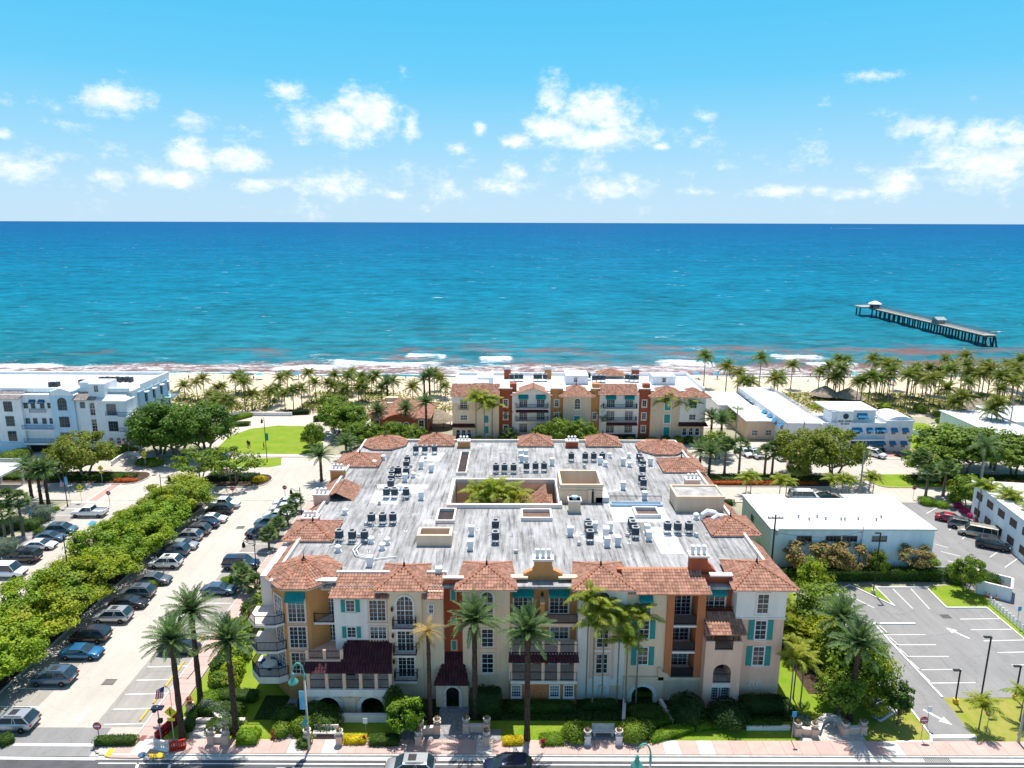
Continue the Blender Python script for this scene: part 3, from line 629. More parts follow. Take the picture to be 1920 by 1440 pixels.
def awning(parent, x, z, y, w, d=.75, drop=.7, m=TEAL):
    mb = MB(); h = w/2; mb.add([(x-h,y,z),(x+h,y,z),(x+h,y-d,z-drop),(x-h,y-d,z-drop),(x-h,y-d,z-drop-.2),(x+h,y-d,z-drop-.2),(x-h,y,z-drop-.05),(x+h,y,z-drop-.05)],
        [(0,3,2,1),(3,4,5,2),(0,6,4,3),(1,2,5,7)])
    for k in range(int(w/.42)+1):
        xx = x-h+.02+k*(w-.04)/max(1, int(w/.42)); mb.add([(xx-.014,y-.0,z+.014),(xx+.014,y,z+.014),(xx+.014,y-d-.012,z-drop+.01),(xx-.014,y-d-.012,z-drop+.01)], [(0,3,2,1)])
    return mb.build('awning', m, parent)
def archpoly(x0, x1, z0, z1, cx, r, spring, n=12):
    return [(x0,z0),(cx-r,z0)]+[(cx-r*math.cos(math.pi*i/n), spring+r*math.sin(math.pi*i/n)) for i in range(n+1)]+[(cx+r,z0),(x1,z0),(x1,z1),(x0,z1)]
def archring(mb, cx, r, spring, z0, y0, y1, t=.35, n=11):
    P = [(cx-r, z0)]+[(cx-r*math.cos(math.pi*i/n), spring+r*math.sin(math.pi*i/n)) for i in range(n+1)]+[(cx+r, z0)]
    O = [(cx-r-t, z0)]+[(cx-(r+t)*math.cos(math.pi*i/n), spring+(r+t)*math.sin(math.pi*i/n)) for i in range(n+1)]+[(cx+r+t, z0)]
    for i in range(len(P)-1):
        j = .012*(i % 2); mb.add([(P[i][0],y0-j,P[i][1]),(P[i+1][0],y0-j,P[i+1][1]),(O[i+1][0],y0-j,O[i+1][1]),(O[i][0],y0-j,O[i][1]),(P[i][0],y1,P[i][1]),(P[i+1][0],y1,P[i+1][1]),(O[i+1][0],y1,O[i+1][1]),(O[i][0],y1,O[i][1])],
            [(3,2,1,0),(0,1,5,4),(2,3,7,6)])
def wbox(parent, x0, x1, y0, y1, z0, z1, m, name='wall'):
    mb = MB(); mb.box(x0, x1, y0, y1, z0, z1); return mb.build(name, m, parent)
def lantern(parent, x, y, z):
    mb = MB(); mb.lathe([(.03,-.28),(.11,-.2),(.13,.12),(.05,.22),(.02,.3)], 6, (x,y-.2,z)); mb.box(x-.03,x+.03,y-.2,y,z+.2,z+.25); mb.build('wall_lantern', BLACKI, parent)
def slider(parent, x, z, y, w, h=2.25, **k): return window(parent, x, z, y, w, h, 2, 5, sur_w=.12, name='sliding_door', **k)
# ------------------------------------------------------------------ the large condominium
def main_building():
    B = thing('condominium_building', 'large peach and orange condominium block with clay tile turrets and a flat weathered roof', 'building', (1.4, 92, 0))
    DZ = 12.95
    hole = (-8.1, 6.2, 88.8, 98.0)
    for x0, x1, y0, y1 in ((-25.2,28.2,70.2,88.8),(-25.2,28.2,98,117.6),(-25.2,-8.1,88.8,98),(6.2,28.2,88.8,98)):
        mb = MB(); mb.box(x0, x1, y0, y1, 0, DZ-.3); mb.build('wall', BEIGE, B)
    # flat deck with the opening of the courtyard
    mb = MB()
    for x0, x1, y0, y1 in ((-25.1,28.1,67.6,88.8),(-25.1,28.1,98,117.5),(-25.1,-8.1,88.8,98),(6.2,28.1,88.8,98)): mb.box(x0, x1, y0, y1, DZ-.29, DZ)
    deck = mb.build('roof_deck', DECK, B)
    def curb(x0, x1, y0, y1, h, t, m, inner=None, zb=DZ, name='roof_curb'):
        mb = MB()
        for a in ((x0,x1,y0,y0+t),(x0,x1,y1-t,y1),(x0,x0+t,y0+t,y1-t),(x1-t,x1,y0+t,y1-t)): mb.box(*a, zb-.02, zb+h)
        o = mb.build(name, m, B)
        if inner is not None:
            mb = MB(); mb.box(x0+t, x1-t, y0+t, y1-t, zb, zb+.03); mb.build('curb_panel', inner, o)  # closes the curb; over shafts its dark colour stands in for shade
        return o
    BRN = mat('shaft_brown', (.20,.12,.09), .9, .15); BRD = mat('shaft_dark', (.055,.04,.04), .9, .2)
    curb(-8.6, 6.7, 88.3, 98.3, .55, .45, TRIM, name='courtyard_parapet')
    # courtyard floor and gallery inside
    wbox(B, -8.1, 6.2, 88.8, 98, .02, .06, PLAZA, 'courtyard_floor')
    wbox(B, -8.0, 6.1, 97.75, 97.97, 9.6, 12.9, PEACH, 'courtyard_wall')
    for k in range(5): wbox(B, -7.9+k*2.9, -7.55+k*2.9, 97.5, 97.74, 0, 9.6, CREAM, 'gallery_column')
    for z in (3.0, 6.0, 9.0): wbox(B, -8.05, 6.15, 97.2, 97.96, z-.15, z, TRIM, 'gallery_slab')
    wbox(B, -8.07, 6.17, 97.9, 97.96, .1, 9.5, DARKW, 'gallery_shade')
    curb(-8.35, -6.75, 101.0, 111.2, .45, .2, TRIM, BRD); curb(1.2, 5.2, 84.2, 87.2, .5, .25, TRIM, BRN)
    curb(-9.6, -7.2, 83.4, 87.4, .45, .22, TRIM, BRD); curb(-11.1, -7.0, 77.0, 79.4, 1.35, .35, CREAM, BRN)
    curb(6.5, 12.3, 90.4, 96.2, 2.6, .3, CREAM, mat('core_roof', (.30,.28,.26), .9), name='stair_core'); mb = MB(); mb.box(6.4,12.4,90.3,90.5,DZ+2.1,DZ+2.22); mb.box(6.4,12.4,90.28,90.5,DZ+1.7,DZ+1.78); mb.build('cornice', CREAM, B)
    wbox(B, 10.3, 10.8, 90.2, 90.39, DZ, DZ+1.9, CREAM, 'core_door'); wbox(B, 10.82, 11.1, 90.31, 90.392, DZ, DZ+1.9, DARKW, 'core_recess')
    wbox(B, 7.5, 9.0, 86.9, 88.2, DZ, DZ+1.7, CREAM, 'chimney_box'); mb = MB(); mb.lathe([(.35,0),(.35,.25),(.45,.28),(.45,.4),(.1,.46)], 12, (8.25,87.5,DZ+1.7)); mb.build('roof_fan', BLUEW2, B)
    wbox(B, 7.35, 9.15, 86.75, 88.35, DZ+1.62, DZ+1.7, MEMB, 'cap_slab')
    # lift house on the right with its own flat roof
    wbox(B, 21.6, 27.8, 87.3, 91.4, DZ-.3, DZ+2.0, BEIGE, 'lift_house'); curb(21.5, 27.9, 87.2, 91.5, .22, .25, CREAM, mat('lift_roof', (.42,.40,.38), .9, .2, .8), DZ+2.0, 'lift_parapet')
    # sunken well with glass screens
    curb(15.9, 19.2, 85.2, 88.0, .5, .3, MEMB, BRN); railing(B, [(10.9+2.4,90.2),(20.2,90.2)], DZ, 1.1); curb(13.2, 20.2, 89.0, 90.0, .35, .2, BLUEW2)
    wbox(B, 13.0, 20.2, 84.0, 90.4, DZ-.01, DZ+.012, MEMB, 'patch')
    wbox(B, 11.4, 13.2, 90.4, 94.2, DZ, DZ+.75, MEMB, 'duct_box')
    # white patched areas
    for x0, x1, y0, y1 in ((-19.2,-15.6,89.8,94.6),(-17.2,-12.8,93.6,96.6),(-19.3,-12.0,95.2,96.9),(-14.4,-11.2,107.8,111.6),(17.0,20.0,75.2,82.4)):
        mb = MB(); mb.prism([(x0+random.uniform(-.4,.4), y0+random.uniform(-.4,.4)), (x1+random.uniform(-.4,.4), y0+random.uniform(-.4,.4)), (x1+random.uniform(-.4,.4), y1), (x0, y1+random.uniform(-.4,.4))], DZ-.01, DZ+random.uniform(.008,.02)); mb.build('membrane_patch', MEMB, B)
    # parapets left, right, back
    for a in ((-25.3,-25.0,67.8,117.6),(28.0,28.3,68,117.6),(-25.0,28.0,117.4,117.7)): wbox(B, *a, DZ, DZ+.45, TRIM, 'parapet')
    # tile skirts and turrets round the other three sides
    for y0, y1 in ((70.5,77.8),(83.6,90.4),(96.4,103.9),(110.1,113.6)):
        tile_roof(B, [((-27.2,y1,12.0),(-27.2,y0,12.0),(-25.2,y0,13.2),(-25.2,y1,13.2))])
        tile_roof(B, [((30.0,y0+1,12.0),(30.0,y1+1,12.0),(28.2,y1+1,13.2),(28.2,y0+1,13.2))])
    tile_roof(B, [((-26.2,y,12.7),(-26.2,y-5.4,12.7),(-23.8,y-5.4,14.0),(-23.8,y,14.0)) for y in (96.2,)]+[((-21.6,90.8,12.9),(-21.6,96.2,12.9),(-23.8,96.2,14.0),(-23.8,90.8,14.0))])
    for x0, x1, y0, y1 in ((-27.2,-21.2,77.8,83.6),(-27.4,-20.6,104.0,110.0),(24.2,30.2,79.6,85.4),(23.0,29.6,102.0,108.0)): hip(B, x0, x1, y0, y1, 13.15, 1.25, .1); wbox(B, x0+.5, x1-.5, y0+.5, y1-.5, 0, 13.0, CREAM)
    for x0, x1 in ((-16.0,-9.8),(1.0,7.0),(12.6,18.6)): hip(B, x0, x1, 114.6, 119.6, 13.2, 1.4, .1)
    def octo(cx, cy, r, ze, rise, n=8, a0=math.pi/8):
        P = [(cx+r*math.cos(a0+2*math.pi*i/n), cy+r*math.sin(a0+2*math.pi*i/n), ze) for i in range(n)]; c = (cx, cy, ze+rise)
        o = tile_roof(B, [(P[i], P[(i+1)%n], c, c) for i in range(n)], [(p, c) for p in P])
        mb = MB(); mb.prism([(cx+(r-.05)*math.cos(a0+2*math.pi*i/n), cy+(r-.05)*math.sin(a0+2*math.pi*i/n)) for i in range(n)], ze-.16, ze-.02); mb.build('eaves', TRIM, o)
        mb = MB(); mb.lathe([(.28,0),(.28,.16),(.12,.24),(.12,.4),(.05,.5),(.015,1.1)], 8, (cx,cy,c[2]+.02)); mb.build('finial', BLACKI, o)
    octo(-22.3, 70.2, 4.0, 13.15, 1.35); octo(-21.6, 116.2, 4.0, 13.2, 1.2); octo(25.0, 114.2, 4.3, 13.2, 1.2)
    # ---- front, left to right. octagonal corner turret
    n = 8; a0 = math.pi/8; cx, cy, r = -22.3, 70.2, 3.45
    mb = MB(); mb.prism([(cx+r*math.cos(a0+2*math.pi*i/n), cy+r*math.sin(a0+2*math.pi*i/n)) for i in range(n)], 0, 13.0); mb.build('turret_wall', ORANGE, B)
    yf = cy-r*math.cos(math.pi/8)
    for z, h in ((9.15,2.55),(6.1,2.5),(3.05,2.5)): window(B, -22.4, z, yf, 1.8, h, 2, 5, surround=PEACH)
    awning(B, -22.4, 12.6, yf, 2.0, .75, .65)
    ax, ay = cx-r*math.cos(math.pi/8)*math.cos(math.pi/4), cy-r*math.cos(math.pi/8)*math.sin(math.pi/4)
    for z in (9.15, 6.1, 3.05): window(B, ax, z, ay, 1.6, 2.5, 2, 5, rz=-math.pi/4, surround=PEACH)
    wbox(B, -27.2, -24.8, 70.4, 78.4, 0, 12.6, WHITE)
    # stacked corner balconies with cut corners
    for k, (z, m) in enumerate(((9.0,TRIM),(5.95,TRIM),(2.9,TRIM))):
        P = [(-27.9,70.4),(-27.9,67.9),(-26.7,66.5),(-24.6,66.5),(-23.75,67.0),(-24.5,70.4)]
        mb = MB(); mb.prism(P, z-(.24 if k < 2 else .75), z); o = mb.build('corner_balcony', m, B); railing(o, [(p[0]*.998-.02, p[1]+.08) for p in P[:5]], z)
    # recessed bay with doors
    wbox(B, -20.4, -18.3, 68.6, 70.2, 0, 13.0, ORANGE); wbox(B, -20.3, -18.3, 68.0, 68.6, 12.2, 13.35, BEIGE); wbox(B, -20.5, -18.3, 67.7, 68.4, 13.35, 13.5, TRIM, 'cornice')
    slider(B, -19.2, 9.05, 68.6, 1.7, 2.6); slider(B, -19.2, 6.0, 68.6, 1.7, 2.5); balcony(B, -20.7, -18.55, 67.1, 68.6, 9.0); lantern(B, -20.15, 68.6, 11.2)
    # white wall with shutters under the tile skirt
    wbox(B, -18.5, -12.7, 67.0, 70.2, 2.9, 12.5, WHITE)
    for z, h in ((10.35,1.35),(7.35,1.25)):
        window(B, -16.75, z, 67.0, .95, h, 1, 3, sur_w=.05); shutters(B, -16.75, z-.02, 67.0, .75, h+.04)
    window(B, -13.95, 9.3, 67.0, 1.75, 2.4, 2, 5, surround=PEACH); window(B, -13.95, 7.2, 67.0, 1.75, 1.45, 2, 3, surround=PEACH)
    tile_roof(B, [((-18.8,66.3,12.25),(-12.6,66.3,12.25),(-12.6,69.2,13.5),(-18.5,69.2,13.5))]); wbox(B, -18.6, -12.6, 69.2, 69.5, 12.9, 13.75, TRIM, 'parapet')
    # bay with three door balconies below a hip
    wbox(B, -12.8, -9.3, 66.7, 70.2, 0, 13.1, CREAM); hip(B, -14.0, -8.7, 66.1, 72.0, 13.15, 1.3, .2)
    window(B, -11.05, 9.05, 66.7, 1.75, 3.3, 2, 6, arch=True, name='arched_door'); slider(B, -11.05, 5.98, 66.7, 1.75, 2.4); slider(B, -11.05, 2.93, 66.7, 1.75, 2.4)
    for z in (9.0, 5.95, 2.9): balcony(B, -12.3, -9.85, 65.85, 66.7, z); lantern(B, -12.35, 66.7, z+1.9)
    wbox(B, -9.3, -7.1, 67.0, 70.2, 0, 12.7, CREAM); window(B, -8.35, 10.2, 67.0, .5, 1.0, 1, 2, sur_w=.1)
    tile_roof(B, [((-9.2,66.3,12.2),(-7.0,66.3,12.2),(-7.0,69.2,13.5),(-9.2,69.2,13.5))]); wbox(B, -9.0, -6.9, 69.2, 69.5, 12.9, 13.75, TRIM, 'parapet')
    # entry slot in deep rust with teal blinds
    wbox(B, -7.1, -5.1, 68.0, 70.2, 0, 12.9, RUST); wbox(B, -7.1, -5.1, 68.0, 68.38, 12.9, 13.6, RUST); wbox(B, -7.2, -5.0, 67.9, 68.4, 13.6, 13.75, TRIM, 'cornice')
    for z, h in ((11.1,1.3),(8.3,.95),(5.2,1.3)):
        mb = MB(); mb.box(-6.45,-5.75,67.93,68.02,z,z+h); o = mb.build('blind_window', PEACH, B); mb = MB(); mb.box(-6.32,-5.88,67.89,67.93,z+.12,z+h-.12); mb.build('shutter', TEALP, o)
    mb = MB(); mb.wallpoly(archpoly(-7.9, -4.5, 0, 2.95, -6.15, .68, 1.75), 65.7, 66.0); mb.box(-7.9,-7.6,66.0,68,0,2.95); mb.box(-4.8,-4.5,66.0,67.0,0,2.95); mb.build('porch_wall', CREAM, B)
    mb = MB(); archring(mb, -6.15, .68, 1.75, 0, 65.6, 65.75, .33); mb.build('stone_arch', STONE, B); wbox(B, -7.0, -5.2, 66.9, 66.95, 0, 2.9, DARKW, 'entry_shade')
    tile_roof(B, [((-8.1,65.2,2.95),(-4.3,65.2,2.95),(-4.9,67.0,4.1),(-7.4,67.0,4.1))], m=TILED); tile_roof(B, [((-7.4,67.0,4.1),(-4.9,67.0,4.1),(-4.9,68.0,5.0),(-7.2,68.0,5.0))], m=TILED)
    # two pale hip towers with tall arched windows
    for x0, x1, wx in ((-5.1,-.15,-2.5),(7.0,12.0,9.6)):
        wbox(B, x0, x1, 67.0, 70.2, 0, 13.1, WHITE if x0 > 0 else CREAM); hip(B, x0-.75, x1+.75, 66.3, 72.5, 13.2, 1.25, .6)
        mb = MB(); mb.box(x0-.02, x1+.02, 66.95, 67.0, 11.3, 11.4); mb.build('string_course', TRIM, B)
        window(B, wx, 9.7, 67.0, 1.25, 3.0, 1, 5, arch=True, name='arched_window'); window(B, wx, 6.3, 67.0, 1.25, 2.1, 1, 4, surround=PEACH); window(B, wx, 3.2, 67.0, 1.25, 2.3, 1, 4, surround=PEACH)
        for s in (-1, 1): wbox(B, wx+s*1.15-.14, wx+s*1.15+.14, 66.88, 67.0, 2.6, 9.2, PEACH, 'pilaster')
        if x0 > 0:
            mb = MB(); archring(mb, wx+.1, .28, 1.5, .3, 66.9, 67.02, .12); mb.build('stone_arch', STONE, B); wbox(B, wx+.9, wx+2.1, 66.96, 67.0, .6, 1.7, BEIGE, 'wall_panel')
    # orange bay with the curved gable, awnings and terraces
    wbox(B, -.15, 7.0, 69.0, 70.2, 0, 12.9, ORANGE); wbox(B, -.15, 7.0, 69.0, 69.3, 12.9, 13.45, ORANGE)
    mb = MB(); gx = 3.35; g_ = [(1.2,13.45),(5.5,13.45),(5.3,13.75),(4.9,13.95),(4.45,14.15),(4.3,14.4),(4.3,15.2),(2.4,15.2),(2.4,14.4),(2.25,14.15),(1.8,13.95),(1.4,13.75)]
    mb.wallpoly(g_, 68.9, 69.5); mb.build('curved_gable', ORANGE, B); wbox(B, 2.25, 4.45, 68.75, 70.05, 15.2, 15.42, TRIM, 'chimney_cap')
    for k in range(3):
        mb = MB(); mb.lathe([(.2,0),(.2,.75),(.24,.78),(.24,.9),(.05,.92)], 10, (2.75+k*.6,69.4,15.42)); mb.build('flue', FRAME, B)
    for x0, x1 in ((-.1,1.75),(4.95,7.0)): wbox(B, x0, x1, 68.5, 69.2, 13.3, 13.5, CREAM, 'cornice')
    for x, w in ((1.25,2.3),(5.1,2.2)): awning(B, x, 12.05, 69.0, w, .7, .6); slider(B, x, 9.05, 69.0, 2.0, 2.3)
    wbox(B, .1, 2.8, 68.6, 69.0, 12.25, 12.5, BLUEW2, 'shutter_box'); lantern(B, 3.3, 69.0, 11.4); wbox(B, 3.05, 3.5, 67.4, 69.0, 9.0, 11.1, ORANGE, 'fin_wall'); wbox(B, 3.03, 3.52, 67.38, 69.0, 11.1, 11.2, CREAM, 'fin_cap')
    for z, yf in ((9.0,67.0),(5.95,66.3),(2.9,66.0)):
        wbox(B, -.1, 6.95, yf, 69.0, z-.35, z, TRIM if z < 9 else PEACH, 'terrace_slab')
        railing(B, [(-.05,yf+.12),(6.9,yf+.12)], z)
    for x in (-.05, 1.7, 3.35, 5.0, 6.75): wbox(B, x-.16, x+.16, 66.1, 66.42, 2.9, 5.6, PEACH, 'column'); wbox(B, x-.13, x+.13, 66.4, 66.66, 5.95, 7.3, PEACH, 'column')
    tile_roof(B, [((-.3,65.7,5.35),(7.1,65.7,5.35),(7.0,66.5,6.0),(-.2,66.5,6.0))], m=TILED)
    for x in (1.2, 5.2): slider(B, x, 6.0, 69.0, 2.0, 2.3); slider(B, x, 2.95, 69.0, 2.0, 2.2)
    wbox(B, -.1, 6.95, 66.2, 69.0, 0, 2.55, TERRA)
    LATT = dict(surround=TRIM, sur_w=.08, name='lattice_window', sash=False)
    for x in (.0+.55, 4.6, 6.1): window(B, x, .9, 66.2, 1.0, 1.4, 4, 4, **LATT)
    mb = MB(); archring(mb, 3.0, .4, 1.3, .4, 66.1, 66.22, .1); mb.build('niche', ORANGE, B)
    # beige section, orange loggias, long tile skirt
    wbox(B, 12.0, 16.2, 67.0, 70.2, 2.9, 12.7, CREAM)
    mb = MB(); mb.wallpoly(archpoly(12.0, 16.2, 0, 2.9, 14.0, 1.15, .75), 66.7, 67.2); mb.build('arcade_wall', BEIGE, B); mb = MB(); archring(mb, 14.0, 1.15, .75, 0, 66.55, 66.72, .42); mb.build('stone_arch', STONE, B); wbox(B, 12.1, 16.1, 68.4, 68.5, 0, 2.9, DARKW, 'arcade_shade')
    window(B, 13.95, 10.0, 67.0, 1.15, 2.2, 1, 4); awning(B, 13.95, 12.5, 67.0, 1.4, .6, .5)
    for z in (7.35, 4.25): window(B, 13.9, z, 67.0, 1.15, 2.1, 1, 4, sur_w=.06); shutters(B, 13.9, z-.02, 67.0, .95, 2.15, .55)
    tile_roof(B, [((12.0,66.2,12.85),(20.6,66.2,12.85),(20.0,69.2,14.1),(11.6,69.2,14.1))]); wbox(B, 11.2, 18.9, 69.2, 69.5, 12.9, 14.1, RUST, 'parapet'); wbox(B, 11.2, 18.9, 69.15, 69.55, 14.1, 14.18, TERRA, 'parapet_cap')
    wbox(B, 16.2, 16.95, 66.8, 70.2, 2.9, 12.9, TERRA); wbox(B, 19.35, 20.2, 66.8, 70.2, 2.9, 12.9, TERRA); wbox(B, 16.95, 19.35, 68.9, 70.2, 0, 12.9, TERRA); wbox(B, 16.95, 19.35, 66.8, 68.9, 12.4, 12.9, TERRA)
    wbox(B, 16.2, 20.2, 66.9, 70.2, 0, 2.7, BEIGE, 'plinth_wall')
    for z in (9.0, 5.95, 2.9):
        wbox(B, 16.95, 19.35, 66.75, 68.9, z-.22, z, TRIM, 'loggia_slab'); railing(B, [(16.98,66.9),(19.32,66.9)], z); slider(B, 18.15, z+.02, 68.9, 2.0, 2.3)
        o = wbox(B, 17.0, 19.3, 66.96, 66.99, z+.1, z+.95, mat('smoked_screen', (.035,.035,.04), .4), 'balcony_screen')
    mb = MB(); mb.wallpoly([(15.6,2.9),(20.2,2.9),(20.2,2.55),(15.6,2.55)], 66.7, 66.9); mb.wallpoly([(15.6,2.9),(16.9,2.9),(16.6,3.3),(16.1,3.5),(15.8,4.0),(15.6,4.0)], 66.75, 66.95); mb.build('scroll_coping', BEIGE, B)
    # rust slot, chimney and projecting loggia
    wbox(B, 20.2, 23.4, 68.4, 70.2, 0, 12.9, RUST); wbox(B, 20.2, 23.4, 68.4, 68.7, 12.9, 13.9, RUST); wbox(B, 20.8, 23.2, 68.0, 68.7, 13.9, 14.08, TRIM, 'cornice'); mb = MB(); mb.wallpoly([(18.9,13.6),(21.9,13.6),(21.6,14.1),(21.2,14.4),(21.0,14.8),(20.7,14.95),(20.7,15.6),(18.9,15.6)], 69.0, 70.0); mb.build('curved_gable', RUST, B); wbox(B, 18.75, 20.85, 68.85, 70.15, 15.6, 15.82, TRIM, 'chimney_cap')
    for k in range(3):
        mb = MB(); mb.lathe([(.2,0),(.2,.75),(.24,.78),(.24,.9),(.05,.92)], 10, (19.2+k*.6,69.5,15.82)); mb.build('flue', FRAME, B)
    awning(B, 21.5, 12.7, 68.4, 2.4, .7, .7); slider(B, 21.5, 9.4, 68.4, 2.3, 2.6)
    P0, P1, PY = 20.1, 23.9, 65.6
    wbox(B, P0, P0+.95, PY, 68.4, 0, 7.9, PEACH); wbox(B, P1-.95, P1, PY, 68.4, 0, 7.9, PEACH); wbox(B, P0+.95, P1-.95, PY, 68.4, 5.6, 6.9, PEACH)
    mb = MB(); mb.wallpoly(archpoly(P0+.95, P1-.95, 3.0, 5.6, 22.0, .93, 4.3), PY, PY+.35); mb.build('arch_wall', PEACH, B); wbox(B, P0+.95, P1-.95, PY, 68.4, 2.5, 3.0, TRIM, 'loggia_slab'); railing(B, [(P0+.95,PY+.15),(P1-.95,PY+.15)], 3.0); railing(B, [(P0+.95,PY+.15),(P1-.95,PY+.15)], 6.9)
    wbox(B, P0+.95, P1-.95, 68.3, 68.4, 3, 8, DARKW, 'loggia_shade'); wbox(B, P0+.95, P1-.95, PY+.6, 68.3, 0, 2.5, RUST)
    for x in (P0+.3, P0+.75, P1-.75, P1-.3): wbox(B, x-.11, x+.11, PY+.2, PY+.42, 7.9, 9.0, WOOD, 'post')
    window(B, 21.5, .6, PY+.6, .8, 1.6, 3, 5, **LATT); window(B, 22.6, .6, PY+.6, .8, 1.6, 3, 5, **LATT)
    tile_roof(B, [((P0-.3,PY-.5,8.95),(P1+.3,PY-.5,8.95),(P1-.1,67.6,10.1),(P0+.1,67.6,10.1))]); wbox(B, P0, P1, 67.6, 68.4, 9.6, 10.15, RUST); railing(B, [(P0+.3,67.7),(P1-.3,67.7)], 10.15, .5)
    # right hand tower
    wbox(B, 23.4, 28.5, 66.9, 70.2, 0, 13.25, PEACH); wbox(B, 23.37, 28.53, 66.86, 70.2, 9.9, 13.2, WHITE, 'upper_wall'); wbox(B, 23.3, 28.6, 66.78, 70.2, 9.72, 9.9, TRIM, 'string_course'); hip(B, 22.7, 29.4, 66.1, 72.8, 13.35, 1.45, .5)
    window(B, 26.1, 10.4, 66.86, 1.2, 2.2, 1, 4); wbox(B, 25.3, 26.9, 66.72, 66.9, 12.85, 12.97, PEACH, 'lintel')
    for z in (7.35, 4.3): window(B, 26.1, z, 66.9, 1.2, 2.2, 1, 4, sur_w=.08); shutters(B, 26.1, z-.02, 66.9, 1.0, 2.25, .6)
    for x in (25.6, 26.4): mb = MB(); archring(mb, x, .2, 2.05, 1.8, 66.8, 66.92, .1); mb.build('vent_arch', TRIM, B)
    # colonnaded terrace on the left over the stone arches
    tile_roof(B, [((-17.6,65.0,5.75),(-12.3,65.0,5.75),(-12.5,67.0,7.0),(-17.3,67.0,7.0))], m=TILED); tile_roof(B, [((-21.4,64.2,5.05),(-12.1,64.2,5.05),(-12.3,65.1,5.72),(-21.2,65.1,5.72))], m=TILED)
    wbox(B, -21.2, -17.4, 65.1, 68.6, 5.7, 5.95, PEACH, 'terrace_slab')
    for x in (-21.05, -19.25, -17.5): wbox(B, x-.16, x+.16, 65.2, 65.5, 5.95, 7.0, PEACH, 'terrace_post')
    railing(B, [(-21.05,65.35),(-17.5,65.35),(-17.5,67.0)], 5.95, .9)
    wbox(B, -21.3, -12.3, 64.5, 67.0, 2.1, 2.9, WHITE, 'terrace_slab')
    for x in (-20.9, -19.0, -17.2, -15.5, -13.9, -12.45): wbox(B, x-.17, x+.17, 64.6, 64.95, 2.9, 5.1, PEACH, 'column')
    railing(B, [(-20.9,64.75),(-12.45,64.75)], 2.9); wbox(B, -21.1, -12.4, 66.9, 66.97, 2.9, 5.2, BEIGE, 'terrace_back'); wbox(B, -18.0, -16.6, 66.84, 66.9, 2.95, 5.0, DARKW, 'terrace_door')
    for cx_ in (-19.0, -14.4):
        mb = MB(); mb.wallpoly(archpoly(cx_-2.2, cx_+2.2, 0, 2.1, cx_, 1.2, .75), 64.7, 65.0); mb.build('arcade_wall', BEIGE, B); mb = MB(); archring(mb, cx_, 1.2, .75, 0, 64.55, 64.72, .42); mb.build('stone_arch', STONE, B)
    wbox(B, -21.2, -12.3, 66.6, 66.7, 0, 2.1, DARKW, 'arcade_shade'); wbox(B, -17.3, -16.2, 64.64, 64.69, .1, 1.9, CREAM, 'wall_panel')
    return B
MAIN = main_building()
